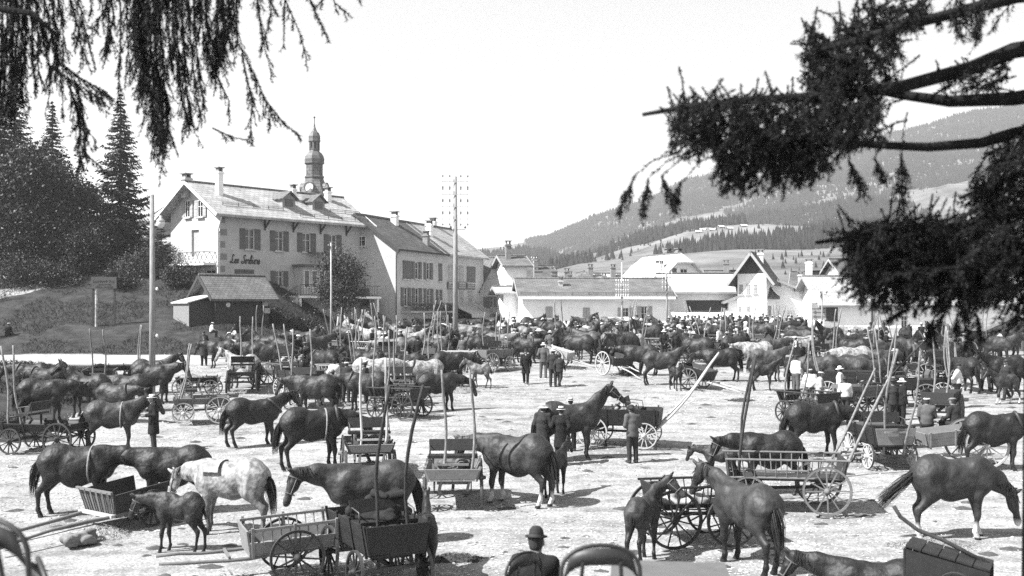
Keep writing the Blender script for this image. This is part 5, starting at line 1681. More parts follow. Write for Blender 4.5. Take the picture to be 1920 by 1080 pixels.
for i in range(4):
    a = R(-90 - 18 + 90 * i - 14)
    dvec = Vector((math.cos(a), math.sin(a), 0))
    t = MB(); t.lathe([(0, 0), (8.3 * k_, 0), (8.3 * k_, .12)], 24, axis='y'); t2 = MB(); t2.lathe([(8.3 * k_, -.1), (10 * k_, -.1), (10 * k_, .9), (8.3 * k_, .9)], 24, axis='y', closed=True)
    rzz = a + R(90)
    c0 = dvec * (24.5 * k_) + Vector((0, 0, zz(353)))
    f_ = ob('clock_face', t.mesh('clock_face', mat('clock_white', .8, .5)), ch, c0, (0, 0, rzz)); ob('clock_surround', t2.mesh('clock_surround', DOME), f_)

# --- timber hut on the bank
hutz = gzf(-19.5, 76) - .35
hut = House('dark timber hut with shingle roof on the grass bank below the inn', 404, 74.5, 38, 3.9, 3.4, 2.1, hutz, TIMBER, name='timber_hut', cat='hut', rise=1.25, oe=.55, og=.5, barge=TIMBER, roofm=SHINGLE)
u1 = None
t = MB(); t.slab([[(-1.9, 3.2, 1.55), (-1.9, .2, 1.55), (-.02, .2, 2.05), (-.02, 3.2, 2.05)]], (0, 0, .07)); lt = ob('lean_to_roof', t.mesh('lean_to_roof', mat('zinc_sheet', .55, .5, .4, var=.15, vscale=3)), hut.root)
for k in range(14):
    t = MB(); t.box((-1.72, .42 + k * .20, .74), (.03, .185, 1.48)); ob('plank', t.mesh('plank', mat('hut_plank', .2, .85, .2, var=.3, vscale=5, stretch=(6, 6, 1))), hut.root)
for k in range(9):
    t = MB(); t.box((-1.62 + k * .19, .36, .85), (.18, .03, 1.7)); ob('plank', t.mesh('plank', TIMBER), hut.root)
t = MB(); t.lathe([(0, 0), (.16, 0), (.16, .03)], 16, axis='y', o=(.9, -.04, 1.45)); ob('round_sign', t.mesh('round_sign', TRIMW), hut.root)
for xx, zz_ in ((3.6, 1.55), (3.75, 1.05)):
    t = MB(); t.box((xx, -.10, zz_), (.42, .04, .36)); ob('notice', t.mesh('notice', PLASTER_G), hut.root)
# --- hillside sign
X, Y = (195 - 960) / FPX * 74, 74.0
zs = gzf(X, Y)
hs = thing('hillside_sign', 'grey wooden signboard on two posts standing on the grassy hillside', 'sign', (X, Y, zs), R(8))
top = HC - (519 - HZ) / FPX * Y - zs; bot = HC - (541 - HZ) / FPX * Y - zs
t = MB(); t.box((0, 0, (top + bot) / 2), (1.62, .05, top - bot)); ob('board', t.mesh('board', mat('sign_board_grey', .09, .85, .15, var=.2, vscale=3)), hs)
for xx in (-.72, .68):
    t = MB(); t.box((xx, .07, top / 2 - .1), (.13, .08, top + .2)); ob('post', t.mesh('post', TIMBER), hs)
t = MB(); t.tube([(-.52, .10, -.2), (-.50, .10, bot + .1)], .11, 8); ob('birch_post', t.mesh('birch_post', mat('birch', .3, .9, .1, var=.7, vscale=5)), hs)
def letter_row(parent, x0, x1, z, h, y, m, seed, name='lettering'):
    """rows of small painted letters, illegible in the photograph"""
    rs = random.Random(seed); t = MB(); x = x0
    while x < x1:
        w = rs.uniform(.35, .6) * h
        t.beam((x, y, z), (x + w * .25, y, z + h * rs.uniform(.6, 1)), .01, h * .16); t.beam((x + w * .25, y, z + h * .5), (x + w, y, z + h * rs.uniform(.0, .7)), .01, h * .16)
        x += w * (1.25 if rs.random() < .85 else 2.2)
    return ob(name, t.mesh(name, m), parent)
letter_row(hs, -.7, .68, top - .40, .2, -.03, mat('sign_paint', .06), 3)
letter_row(hs, -.35, .42, top - .56, .08, -.03, mat('sign_paint', .06), 4)
letter_row(hs, -.55, .58, top - .72, .09, -.03, mat('sign_paint', .06), 5)

# --- market canopies
def canopy(x0, x1, Y, y_front, y_back, label, depth=3.0):
    Xa, Xb = (x0 - 960) / FPX * Y, (x1 - 960) / FPX * Y
    zb = gzf((Xa + Xb) / 2, Y)
    t = thing('market_canopy', label, 'canopy', (Xa, Y, zb))
    zf = HC - (y_front - HZ) / FPX * Y - zb; zk = HC - (y_back - HZ) / FPX * (Y + depth) - zb
    W = Xb - Xa
    n = 14
    vs, fs = [], []
    for i in range(n + 1):
        for j in range(5):
            q = j / 4
            vs.append((W * i / n, depth * q, zf + (zk - zf) * q - .06 * math.sin(q * math.pi) - .05 * abs(math.sin(i * math.pi / 4.67))))
    for i in range(n):
        for j in range(4):
            fs.append((i * 5 + j, (i + 1) * 5 + j, (i + 1) * 5 + j + 1, i * 5 + j + 1))
    mb = MB(); mb.add(vs, fs); ob('cloth', mb.mesh('cloth', mat('canvas_white', .78, .9, .1, var=.06, vscale=2), True), t)
    for i in range(4):
        for yy, z_ in ((0.05, zf), (depth - .05, zk)):
            mb = MB(); mb.tube([(W * i / 3 * .98 + .05, yy, 0), (W * i / 3 * .98 + .05, yy, z_)], .04, 6); ob('pole', mb.mesh('pole', WOOD['bark'], True), t)
    mb = MB(); mb.tube([(0, 0, zf), (W, 0, zf)], .03, 6); ob('front_rail', mb.mesh('front_rail', WOOD['bark']), t)
canopy(1268, 1425, 84, 602, 585, 'long white canvas canopy stretched over the market stalls')
canopy(1145, 1195, 86, 606, 594, 'small white canvas canopy before the low building', 2.0)

# --- more roofs of the village beyond
for px, Y_, ang, L_, h_, r_, rm, lab, chs in ((1100, 140, 6, 6.0, 4.2, 1.8, SLATE_P, 'pale slate roof with two chimneys beyond the half-hipped roof', ((1, -1), (4, -1))), (1330, 122, -8, 5.0, 4.0, 1.7, SLATE_M, 'grey slate roof beyond the open-loft building', ((2, -1),)),
                                     (960, 134, 10, 5.5, 5.0, 1.8, SLATE_D, 'dark slate roof with brick chimney beyond the narrow white house', ((3.5, -1),)), (1590, 112, 5, 9.0, 4.4, 2.2, SLATE_D, 'dark hipped roof rising beyond the long barn', ((2, -1), (6, -1))), (1750, 118, -6, 9.0, 4.6, 2.4, SLATE_M, 'broad grey roof beyond the far end of the barn', ((3, -1),))):
    hq = House(lab, px, Y_, ang, L_, 8, h_, 4.8, PLASTER_D, rise=r_, oe=.6, og=.5, roofm=rm)
    for a_, c_ in chs:
        hq.chimney(a_, c_, .6, 1.3, BRICKM)
# ---------------------------------------------------------------- poles
POLEM = mat('pole_wood', .22, .85, .2, var=.3, vscale=6, stretch=(4, 4, .5))
POLEL = mat('pole_wood_pale', .34, .85, .2, var=.3, vscale=6, stretch=(4, 4, .5))
PORC = mat('porcelain_dark', .10, .25, .5)
PORCW = mat('porcelain_white', .7, .25, .5)
def tele_pole(x, ybase, ytop, label, r=.14, arms=(), ins=4, aw=1.0, dark=True, m=POLEM, Y=None, double=False, brace=False, stub=()):
    Y = Y or gY(ybase)
    X = (x - 960) / FPX * Y
    z0 = gzf(X, Y)
    H = HC - (ytop - HZ) / FPX * Y - z0
    t = thing('telegraph_pole', label, 'pole', (X, Y, z0), R(4))
    mb = MB(); mb.tube([(0, 0, -.3), (.02, 0, H * .5), (0, 0, H)], [r, r * .85, r * .62], 10); ob('pole', mb.mesh('pole', m, True), t)
    for ya in arms:
        za = HC - (ya - HZ) / FPX * Y - z0
        mb = MB(); mb.beam((-aw, -.14, za), (aw, -.14, za), .03 if double else .06, .03 if double else .07); a_ = ob('crossarm', mb.mesh('crossarm', POLEL if double else m), t)
        for i in range(ins):
            xx = -aw + .08 + (2 * aw - .16) * i / (ins - 1)
            if ins % 2 == 0 and double:
                xx = (-1 if i < ins / 2 else 1) * aw * (.42 if i in (ins // 2 - 1, ins // 2) else .95)
            for sg in ((1, -1) if double else (1,)):
                mb = MB(); mb.lathe([(0, .0), (.045, .0), (.052, .03), (.04, .06), (.045, .09), (.025, .12), (0, .125)], 8, o=(xx, -.14, za + (.30 if sg > 0 else -.40)))
                mb.tube([(xx, -.14, za), (xx, -.14, za + (.3 if sg > 0 else -.28))], .008, 5)
                ob('insulator', mb.mesh('insulator', PORC if dark else PORCW, True), a_)
    for (xx, ya) in stub:
        za = HC - (ya - HZ) / FPX * Y - z0
        mb = MB(); mb.tube([(0, -.1, za - .1), (xx, -.1, za - .1), (xx, -.1, za)], .02, 5); b_ = ob('bracket', mb.mesh('bracket', IRON), t)
        mb = MB(); mb.lathe([(0, 0), (.06, 0), (.07, .05), (.05, .12), (0, .16)], 10, o=(xx, -.1, za)); ob('insulator', mb.mesh('insulator', PORC if dark else PORCW, True), b_)
    return t, H
tele_pole(853.5, 662, 331, 'tall telegraph pole with four rows of dark insulators in the square', .17, (341, 365, 388, 411), 4, .82, True, POLEM, double=True, stub=((-.28, 428), (.62, 428)))
tl_, hl_ = tele_pole(285, 742, 365, 'thick wooden lamp pole beside the man in the boater', .15, (), m=POLEM)
mb = MB(); mb.tube([(0, 0, hl_ - .9), (.5, 0, hl_ - .55), (.62, 0, hl_ - .7)], .02, 6); ob('lamp_arm', mb.mesh('lamp_arm', IRON), tl_)
mb = MB(); mb.lathe([(0, .12), (.05, .12), (.07, .02), (.19, -.10), (.20, -.13)], 16, o=(.42, -.2, hl_ - 1.05)); lh = ob('lamp_shade', mb.mesh('lamp_shade', mat('enamel_grey', .35, .4, .4), True), tl_)
mb = MB(); mb.lathe([(.17, 0), (.19, -.08), (.15, -.22), (.06, -.30), (0, -.31)], 16, o=(.42, -.2, hl_ - 1.18)); ob('lamp_globe', mb.mesh('lamp_globe', mat('opal_glass', .55, .3, .5), True), lh)
for zz_ in (2.55, 4.6):
    mb = MB(); mb.tube([(.1, -.06, zz_), (.24, -.1, zz_ + .05)], .02, 5); b_ = ob('bracket', mb.mesh('bracket', IRON), tl_)
    mb = MB(); mb.lathe([(0, 0), (.05, 0), (.06, .06), (.04, .13), (0, .15)], 10, o=(.24, -.1, zz_ + .02)); ob('insulator', mb.mesh('insulator', PORCW, True), b_)
tp2, h2 = tele_pole(620.5, 652, 455, 'slender pale pole before the small leafy tree', .075, (), m=POLEL, stub=((-.14, 462), (.32, 468)))
tele_pole(1166, 632, 492, 'telegraph pole with five crossarms before the low white building', .10, (534, 543, 552, 561, 564), 6, .55, False, POLEL, Y=86)
tele_pole(1250, 632, 512, 'darker telegraph pole with crossarms at the corner of the low building', .10, (520, 529, 538, 547), 4, .45, False, POLEM, Y=85)
tele_pole(1541, 645, 545, 'thin pole with white insulators before the notice board', .07, (), m=POLEM, Y=80, stub=((-.14, 549), (.32, 549), (-.12, 556)))
ft, fh = tele_pole(1426, 640, 480, 'thin mast with ball tip behind the tower house roof', .05, (), m=POLEL, Y=101)
tele_pole(1240, 640, 478, 'thin bare mast behind the low white building', .05, (), m=POLEM, Y=112)
tele_pole(946, 640, 466, 'distant roof mast with insulators above the small gabled house', .05, (470,), 4, .5, True, POLEM, Y=118)
tele_pole(1001, 640, 488, 'thin pole with white insulators behind the low white building', .05, (489,), 3, .35, False, POLEL, Y=118)
gt, gh_ = tele_pole(1422, 640, 588, 'thin flagstaff with limp dark flag at the end of the market canopy', .035, (), m=POLEL, Y=82)
mb = MB(); mb.lathe([(0, -.12), (.09, -.08), (.12, 0), (.09, .08), (0, .12)], 10, o=(0, 0, fh + .1)); ob('ball', mb.mesh('ball', PORCW, True), ft)
mb = MB(); mb.slab([[(.03, 0, gh_ - .1), (.10, .03, gh_ - .15), (.14, -.03, gh_ - .9), (.05, .0, gh_ - 1.0)]], (0, .02, 0)); ob('flag', mb.mesh('flag', mat('flag_dark', .06)), gt)
# square timber post with crossbar
X, Y = (1637 - 960) / FPX * 76, 76.0
t = thing('gate_post', 'tall square timber post with a long crossbar before the barn', 'post', (X, Y, gzf(X, Y)), 0)
zt = HC - (560 - HZ) / FPX * Y - gzf(X, Y)
mb = MB(); mb.box((0, 0, zt / 2), (.22, .22, zt)); ob('post', mb.mesh('post', TIMBER), t)
zc_ = HC - (627 - HZ) / FPX * Y - gzf(X, Y)
mb = MB(); mb.beam((-1.9, -.15, zc_ + .12), (.85, -.15, zc_ - .10), .08, .10); ob('crossbar', mb.mesh('crossbar', TIMBER), t)

# ---------------------------------------------------------------- trees
BARK = mat('bark', .09, .95, .1, var=.45, vscale=8, bump=1, bscale=14, stretch=(3, 3, .7))
LEAF = mat('leaf_mid', .048, .7, .25, var=.5, vscale=.9)
LEAFD = mat('leaf_dark', .022, .55, .35, var=.8, vscale=.8)
NEEDLE = mat('spruce_needles', .018, .75, .2, var=.5, vscale=1.2)
def quads_mesh(name, c, ex, ey, m):
    V = np.stack([c - ex - ey, c + ex - ey * .6, c + ex * .9 + ey, c - ex * .7 + ey * .8], 1).reshape(-1, 3)
    Fq = np.arange(len(V)).reshape(-1, 4)
    return np_mesh(name, V, Fq, m, False)

def leafy_tree(label, X, Y, H, rad, base, n, m=LEAF, seed=1, leaf=.14, nclump=60, name='tree', cat='tree', sq=.8, trunk_r=.18, z=None, group=None, taper=0.0):
    rs = np.random.default_rng(seed)
    z = gzf(X, Y) - .1 if z is None else z
    t = thing(name, label, cat, (X, Y, z), rs.uniform(0, 6), group)
    d = rs.normal(0, 1, (nclump, 3)); d /= np.linalg.norm(d, axis=1)[:, None]
    rr = rs.uniform(.25, 1, nclump) ** .6
    cen = d * rr[:, None] * np.array([rad, rad, (H - base) / 2]) * rs.uniform(.8, 1.12, (nclump, 1)) + np.array([0, 0, base + (H - base) * .5])
    q = (cen[:, 2] - base) / (H - base)
    cen[:, :2] *= (1 - taper * np.clip(q, 0, 1))[:, None]
    mb = MB()
    mb.tube([(0, 0, 0), (.05, 0, base * .6), (0, .05, base + .3), (.0, 0, base + (H - base) * .75)], [trunk_r, trunk_r * .85, trunk_r * .7, trunk_r * .15], 8)
    ob('trunk', mb.mesh('trunk', BARK, True), t)
    mb = MB()
    for c in cen[::3]:
        s0 = Vector((0, 0, max(base * .85, min(c[2] - .4 * (H - base) * .3, H * .7))))
        c = Vector(c)
        mb.tube([s0, s0.lerp(c, .5) + Vector((0, 0, -.12)), c], [trunk_r * .35, trunk_r * .2, .015], 5)
    ob('limb', mb.mesh('limb', BARK, True), t)
    k = rs.integers(0, nclump, n)
    cs = rs.uniform(.5, 1.15, nclump) * rad * .24
    p = cen[k] + rs.normal(0, 1, (n, 3)) * cs[k][:, None] * np.array([1, 1, sq])
    a = rs.normal(0, 1, (n, 3)); a /= np.linalg.norm(a, axis=1)[:, None]
    b = np.cross(a, rs.normal(0, 1, (n, 3))); b /= np.linalg.norm(b, axis=1)[:, None]
    s = (leaf * rs.uniform(.5, 1.1, n))[:, None] * .5
    ob('crown', quads_mesh('crown', p, a * s, b * s * .75, m), t)
    return t

def spruce_tree(label, X, Y, H, rad, base, seed=1, m=NEEDLE, levels=34, per=8, name='spruce_tree', z=None, group=None, dense=16):
    rs = np.random.default_rng(seed)
    z = gzf(X, Y) - .1 if z is None else z
    t = thing(name, label, 'tree', (X, Y, z), 0, group)
    mb = MB(); mb.tube([(0, 0, 0), (0, 0, H * .5), (0, 0, H)], [H * .017, H * .011, .015], 8); ob('trunk', mb.mesh('trunk', BARK, True), t)
    C_, A_, B_ = [], [], []
    bmb = MB()
    for i in range(levels):
        q = i / (levels - 1)
        zl = base + (H - base) * (q ** .9) * .985
        L0 = rad * (1 - q) ** .85 + .10
        for k in range(per):
            an = rs.uniform(0, 6.283)
            L = L0 * rs.uniform(.62, 1.12)
            dr = np.array([math.cos(an), math.sin(an), 0])
            nn = max(5, int(dense * L / rad * 1.3) + 3)
            sag = rs.uniform(.15, .32)
            tip = rs.uniform(.10, .22)
            z1 = zl + rs.uniform(-.2, .2) * (H / levels)
            if i % 2 == 0 and k < 4:
                bmb.tube([(0, 0, z1), tuple(dr * L * .5 + np.array([0, 0, z1 - sag * L * .5])), tuple(dr * L * .9 + np.array([0, 0, z1 - sag * L * .7]))], [.035, .02, .008], 4)
            for j in range(nn):
                u = (j + rs.random()) / nn
                side = np.array([-dr[1], dr[0], 0]) * rs.choice([-1, 1])
                w = (1 - u * .75) * L * .30
                pos = dr * L * u + np.array([0, 0, z1 - sag * L * math.sin(u * 2.0) * .8 + tip * L * u * u]) + side * w * rs.uniform(.1, .8)
                ax_ = dr * .6 + side * .75 + np.array([0, 0, rs.uniform(-.75, -.05)])
                ax_ /= np.linalg.norm(ax_)
                up = np.cross(ax_, rs.normal(0, 1, 3)); up /= np.linalg.norm(up)
                ln = rs.uniform(.16, .34) * (H / 14) ** .5 * (.55 + .45 * (1 - q))
                C_.append(pos); A_.append(ax_ * ln); B_.append(up * ln * rs.uniform(.16, .30))
    ob('branch', bmb.mesh('branch', BARK), t)
    ob('crown', quads_mesh('crown', np.array(C_), np.array(A_), np.array(B_), m), t)
    return t

def at(x, Y):
    return (x - 960) / FPX * Y
spruce_tree('tall dark spruce with drooping tiers beside the inn', at(226, 91), 91, 24.3 - gzf(at(226, 91), 91), 3.0, 1.0, 3, levels=44, per=11, dense=26)
spruce_tree('small dark fir squeezed against the inn balcony', at(302, 85), 85, 4.6, 1.3, .2, 4, levels=22, per=9)
spruce_tree('tall spruce rising behind the broad leafy tree on the hillside', at(28, 96), 96, 15.5, 3.2, 1.0, 5, levels=40, per=10, dense=22)
leafy_tree('broad dark leafy tree crowning the grassy hillside', at(58, 88), 88, 11.0, 4.0, .8, 26000, LEAFD, 11, .24, 64, trunk_r=.3, taper=.55)
spruce_tree('ragged dark conifer at the very top of the hillside slope', at(-4, 91), 91, 15.0, 3.4, .8, 12, levels=42, per=11, dense=24)
spruce_tree('slimmer ragged conifer beside the broad leafy tree', at(98, 93), 93, 12.8, 2.6, .8, 13, levels=40, per=10, dense=22)
leafy_tree('rounded dark tree between the broad leafy tree and the spruce', at(135, 93), 93, 7.0, 2.6, .6, 12000, LEAFD, 13, .2, 60, trunk_r=.2)
leafy_tree('low bushy tree at the foot of the tall spruce', at(205, 90), 90, 4.2, 2.2, .2, 9000, LEAFD, 14, .18, 50, trunk_r=.12)
leafy_tree('dense round tree below the spruces on the hillside', at(90, 88), 88, 4.6, 2.8, .2, 10000, LEAFD, 15, .18, 50, trunk_r=.14)
leafy_tree('leafy thicket tree above the hillside sign', at(160, 87), 87, 4.0, 2.3, .1, 9000, LEAFD, 16, .15, 50, trunk_r=.12)
SHR = ('leafy shrub under the broad dark tree on the hillside', 'leafy shrub between the tall spruce and the small fir', 'leafy shrub below the tall spruce and above the hillside sign', 'leafy shrub beside the lamp pole on the hillside', 'leafy shrub under the dense round tree', 'leafy shrub against the wall of the inn', 'leafy shrub in the dip between the hillside trees')
for i, (x, Y, H, r_) in enumerate(((20, 84, 2.6, 2.2), (250, 86, 2.0, 1.8), (220, 83, 1.6, 1.5), (290, 88, 2.2, 1.8), (110, 84, 1.7, 1.6), (335, 83, 2.0, 1.2), (70, 85, 2.2, 1.8))):
    leafy_tree(SHR[i], at(x, Y), Y, H, r_, .0, 4200, LEAF if i % 2 else LEAFD, 30 + i, .13, 34, name='shrub', cat='shrub', trunk_r=.05, group='shrubs on the hillside')
leafy_tree('small leafy street tree tied to stakes before the inn', at(641, 82), 82, 6.6, 2.1, 1.9, 15000, LEAF, 21, .13, 70, trunk_r=.11, taper=.35, z=gzf(at(641, 82), 82))
for i, (xx, x1) in enumerate(((630, 638), (648, 645), (660, 660))):
    mb = MB(); a = Vector((at(xx, 80.5), 80.5, gzf(at(xx, 80.5), 80.5))); b = Vector((at(x1, 81.5), 81.5, a.z + 2.6))
    mb.tube([a, b], [.09 if i == 0 else .06, .07 if i == 0 else .05], 7)
    o = ob('tree_stake', mb.mesh('tree_stake', POLEL, True)); tag(o, ('thick leaning stake propping the small street tree', 'thin stake close to the trunk of the small street tree', 'upright pale stake beside the small street tree')[i], 'stake')
leafy_tree('dark shrubs on the bank beside the inn stair', at(500, 78), 78, 1.2, 1.4, .0, 3000, LEAFD, 51, .11, 26, name='shrub', cat='shrub', trunk_r=.04)
leafy_tree('low dark shrub under the inn terrace', at(560, 79), 79, .9, 1.6, .0, 3000, LEAFD, 52, .11, 26, name='shrub', cat='shrub', trunk_r=.04)
for i, (x, Y, H, r_) in enumerate(((1210, 160, 6.5, 1.6), (1275, 175, 5, 2.5), (1340, 150, 4.6, 2.4), (1360, 145, 3.6, 1.8), (1170, 190, 4, 2.4), (1590, 125, 4.2, 2.2))):
    leafy_tree(('slim dark tree rising behind the big pale-roofed house', 'round bush on the meadow above the pale-roofed house', 'leafy tree behind the open-loft building', 'small leafy tree touching the pale loft roof', 'round tree on the lower meadow', 'leafy tree behind the barn roof')[i], at(x, Y), Y, H, r_, .4, 4000, LEAF, 60 + i, .25, 40, z=3.5 + .02 * Y - .3)
# the tree that shades the hillside, standing beyond the lane
spruce_tree('old spruce whose shadow falls across the grassy hillside', -44.5, 66.5, 15.5, 3.6, 1.2, 8, levels=34, per=10, dense=18, z=SL * 66.5)
leafy_tree('maple standing beyond the lane beside the old spruce', -50.5, 65, 12.0, 4.2, 1.8, 9000, LEAFD, 18, .26, 60, trunk_r=.28, z=SL * 65)

# ---------------------------------------------------------------- the near spruces at the viewpoint
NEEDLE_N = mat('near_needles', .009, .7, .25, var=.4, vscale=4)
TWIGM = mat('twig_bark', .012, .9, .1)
class Twigs:
    def __init__(s, seed):
        s.rs = np.random.default_rng(seed); s.stem = MB(); s.P, s.D = [], []
    def twig(s, pts, r0=.005, needles=True):
        pts = [np.array(p, float) for p in pts]
        s.stem.tube([Vector(p) for p in pts], [r0 * (1 - .7 * i / (len(pts) - 1)) for i in range(len(pts))], 4, cap=False)
        if needles:
            for a, b in zip(pts[:-1], pts[1:]):
                L = np.linalg.norm(b - a)
                n = max(1, int(L / .0045))
                q = s.rs.random(n)[:, None]
                s.P.append(a + (b - a) * q); s.D.append(np.repeat(((b - a) / L)[None], n, 0))
    def spray(s, p, d, L, r0=.005, sub=6, droop=.35):
        """a twig with side twigs; d unit direction"""
        rs = s.rs
        p = np.array(p, float); d = np.array(d, float); d /= np.linalg.norm(d)
        pts = [p]
        for i in range(4):
            d2 = d + np.array([0, 0, -droop * (i + 1) / 4]) + rs.normal(0, .10, 3)
            d2 /= np.linalg.norm(d2)
            pts.append(pts[-1] + d2 * L / 4)
        s.twig(pts, r0)
        for i in range(sub):
            u = rs.uniform(.15, .95) * 4
            k = min(3, int(u)); q = pts[k] + (pts[k + 1] - pts[k]) * (u - k)
            dd = (pts[k + 1] - pts[k]); dd /= np.linalg.norm(dd)
            sd_ = np.cross(dd, rs.normal(0, 1, 3)); sd_ /= np.linalg.norm(sd_)
            d3 = dd * .8 + sd_ * .65 + np.array([0, 0, -.25]); d3 /= np.linalg.norm(d3)
            l3 = L * rs.uniform(.18, .42) * (1 - .1 * u)
            m_ = q + d3 * l3 * .5; e = m_ + (d3 + np.array([0, 0, -.25])) * l3 * .5
            s.twig([q, m_, e], r0 * .5)
    def build(s, parent):
        stuff(ob('twig', s.stem.mesh('twig', TWIGM), parent))
        P, D = np.concatenate(s.P), np.concatenate(s.D)
        n = len(P)
        sd_ = np.cross(D, s.rs.normal(0, 1, (n, 3))); sd_ /= np.linalg.norm(sd_, axis=1)[:, None] + 1e-9
        nd = D * .65 + sd_ * .75
        ln = s.rs.uniform(.018, .032, n)[:, None]
        w = np.cross(nd, s.rs.normal(0, 1, (n, 3))); w /= np.linalg.norm(w, axis=1)[:, None] + 1e-9
        w = w * .0036
        V = np.stack([P - w, P + w, P + nd * ln], 1).reshape(-1, 3)
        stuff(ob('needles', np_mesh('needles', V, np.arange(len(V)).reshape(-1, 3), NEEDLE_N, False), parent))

# right: trunk and boughs
YT = 6.6
tx = at(1930, YT) + .27
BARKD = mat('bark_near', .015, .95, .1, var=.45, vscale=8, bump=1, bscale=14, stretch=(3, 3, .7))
rt = thing('spruce_tree', 'near spruce with thick trunk and dark boughs reaching over the square', 'tree', (tx, YT, 3.95))
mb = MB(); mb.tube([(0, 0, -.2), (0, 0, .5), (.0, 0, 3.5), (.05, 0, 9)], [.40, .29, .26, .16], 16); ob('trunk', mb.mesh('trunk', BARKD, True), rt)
def loc(p):
    return tuple(np.array(p) - np.array([tx, YT, 3.95]))
def pxp(x, y, Y):
    return np.array(PT(x, y, Y))
BOUGHS = [([(1905, -6, 6.5), (1800, 22, 6.3), (1690, 50, 6.1), (1590, 82, 6.0), (1540, 92, 6.0)], .045, .015),
          ([(1900, 95, 6.6), (1820, 128, 6.4), (1700, 160, 6.2), (1560, 180, 6.1), (1400, 188, 6.0), (1290, 200, 5.95), (1205, 215, 5.9)], .055, .010),
          ([(1900, 185, 6.6), (1780, 190, 6.5), (1690, 178, 6.6), (1620, 165, 6.8)], .05, .02),
          ([(1900, 250, 6.6), (1840, 268, 6.4), (1740, 276, 6.2), (1640, 272, 6.1), (1540, 262, 6.0), (1440, 262, 5.9)], .04, .012),
          ([(1900, 400, 6.7), (1800, 425, 6.6), (1690, 432, 6.4), (1600, 445, 6.2), (1530, 455, 6.1)], .04, .01),
          ([(1900, 470, 6.5), (1820, 500, 6.3), (1740, 520, 6.1), (1660, 540, 6.0)], .03, .008),
          ([(1900, 330, 6.7), (1850, 350, 6.6), (1800, 372, 6.5)], .03, .01)]
for pts, r0, r1 in BOUGHS:
    P_ = [Vector((0, 0, loc(pxp(*pts[0]))[2] + .06))] + [Vector(loc(pxp(*p))) for p in pts]
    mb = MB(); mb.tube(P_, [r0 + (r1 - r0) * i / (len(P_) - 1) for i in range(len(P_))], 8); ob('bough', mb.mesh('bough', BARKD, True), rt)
TW = Twigs(5)
def inpoly(x, y, poly):
    c = False
    j = len(poly) - 1
    for i in range(len(poly)):
        if (poly[i][1] > y) != (poly[j][1] > y) and x < (poly[j][0] - poly[i][0]) * (y - poly[i][1]) / (poly[j][1] - poly[i][1]) + poly[i][0]:
            c = not c
        j = i
    return c
def mass(poly, n, Y0, Y1, lo, hi, dx=(-.6, .2), dz=(-1.1, -.3), sub=6):
    xs_ = [p[0] for p in poly]; ys_ = [p[1] for p in poly]
    k = 0
    while k < n:
        x, y = random.uniform(min(xs_), max(xs_)), random.uniform(min(ys_), max(ys_))
        if not inpoly(x, y, poly):
            continue
        k += 1
        Y = random.uniform(Y0, Y1)
        L = random.uniform(lo, hi) / FPX * Y
        d = np.array([random.uniform(*dx), random.uniform(-.5, .5), random.uniform(*dz)])
        d /= np.linalg.norm(d)
        p = pxp(x, y, Y) - d * L * .6
        TW.spray(loc(p), d, L, .005, sub)
mass([(1500, 70), (1560, 55), (1620, 0), (1720, 0), (1690, 70), (1660, 150), (1560, 215), (1510, 170), (1530, 120)], 150, 5.8, 6.8, 50, 120, (-1.4, .7), (-.9, .1), 9)
mass([(1250, 215), (1300, 178), (1400, 190), (1650, 190), (1650, 250), (1560, 290), (1340, 290), (1270, 265)], 230, 5.6, 6.4, 45, 115, (-1.3, .6), (-.9, -.1), 9)
mass([(1310, 255), (1420, 265), (1560, 262), (1570, 300), (1500, 345), (1440, 320), (1380, 348), (1330, 310)], 110, 5.7, 6.5, 40, 100, (-.9, .6), (-1.2, -.2), 9)
mass([(1580, 425), (1700, 415), (1870, 415), (1870, 540), (1790, 540), (1700, 520), (1620, 530), (1590, 480)], 330, 5.8, 6.8, 55, 130, (-1.6, .4), (-.7, .2), 9)
mass([(1600, 500), (1860, 520), (1860, 560), (1780, 570), (1620, 560)], 90, 5.9, 6.6, 50, 100, (-.9, .3), (-1.0, -.3), 9)
mass([(1820, 320), (1880, 300), (1880, 420), (1830, 420)], 40, 6.2, 6.8, 50, 100, (-1.2, .1), (-.8, .0), 8)
mass([(1860, 280), (1935, 240), (1935, 600), (1870, 590), (1850, 430)], 120, 6.2, 7.0, 50, 120, (-1.1, .5), (-1.0, .0), 9)
mass([(1690, 10), (1870, 5), (1880, 60), (1760, 60)], 26, 6.0, 6.6, 50, 100, (-.6, .5), (-1, -.2), 8)
mass([(1740, 140), (1880, 110), (1880, 170), (1740, 165)], 26, 6.2, 6.8, 45, 80, (-.8, .5), (-.8, .4), 7)
for (x0, y0, x1, y1) in ((1190, 330, 1155, 400), (1215, 335, 1202, 405), (1275, 345, 1262, 400), (1240, 330, 1266, 390), (1590, 300, 1620, 370), (1640, 300, 1660, 345), (1810, 560, 1812, 655), (1795, 590, 1790, 640), (1770, 590, 1735, 645), (1750, 600, 1738, 632), (1700, 580, 1660, 605), (1830, 590, 1838, 640), (1690, 290, 1692, 380), (1880, 420, 1886, 560)):
    p, q = pxp(x0, y0, 6.0), pxp(x1, y1, 6.0)
    L = np.linalg.norm(q - p)
    ytop = 210 if y0 < 300 or (y0 < 400 and x0 < 1500) else (275 if y0 < 400 else 520)
    xt = x0 + 85 if x0 < 1300 else x0 + 12
    ytop = 285 if x0 < 1300 else ytop
    TW.twig([loc(pxp(xt, ytop, 6.0)), loc(pxp(xt * .45 + x0 * .55, ytop + (y0 - ytop) * .3, 6.0)), loc(p)], .0035, True)
    for k in range(3):
        TW.spray(loc(p + np.random.default_rng(k).normal(0, .01, 3)), q - p, L, .004, 9, .05)
TW.build(rt)
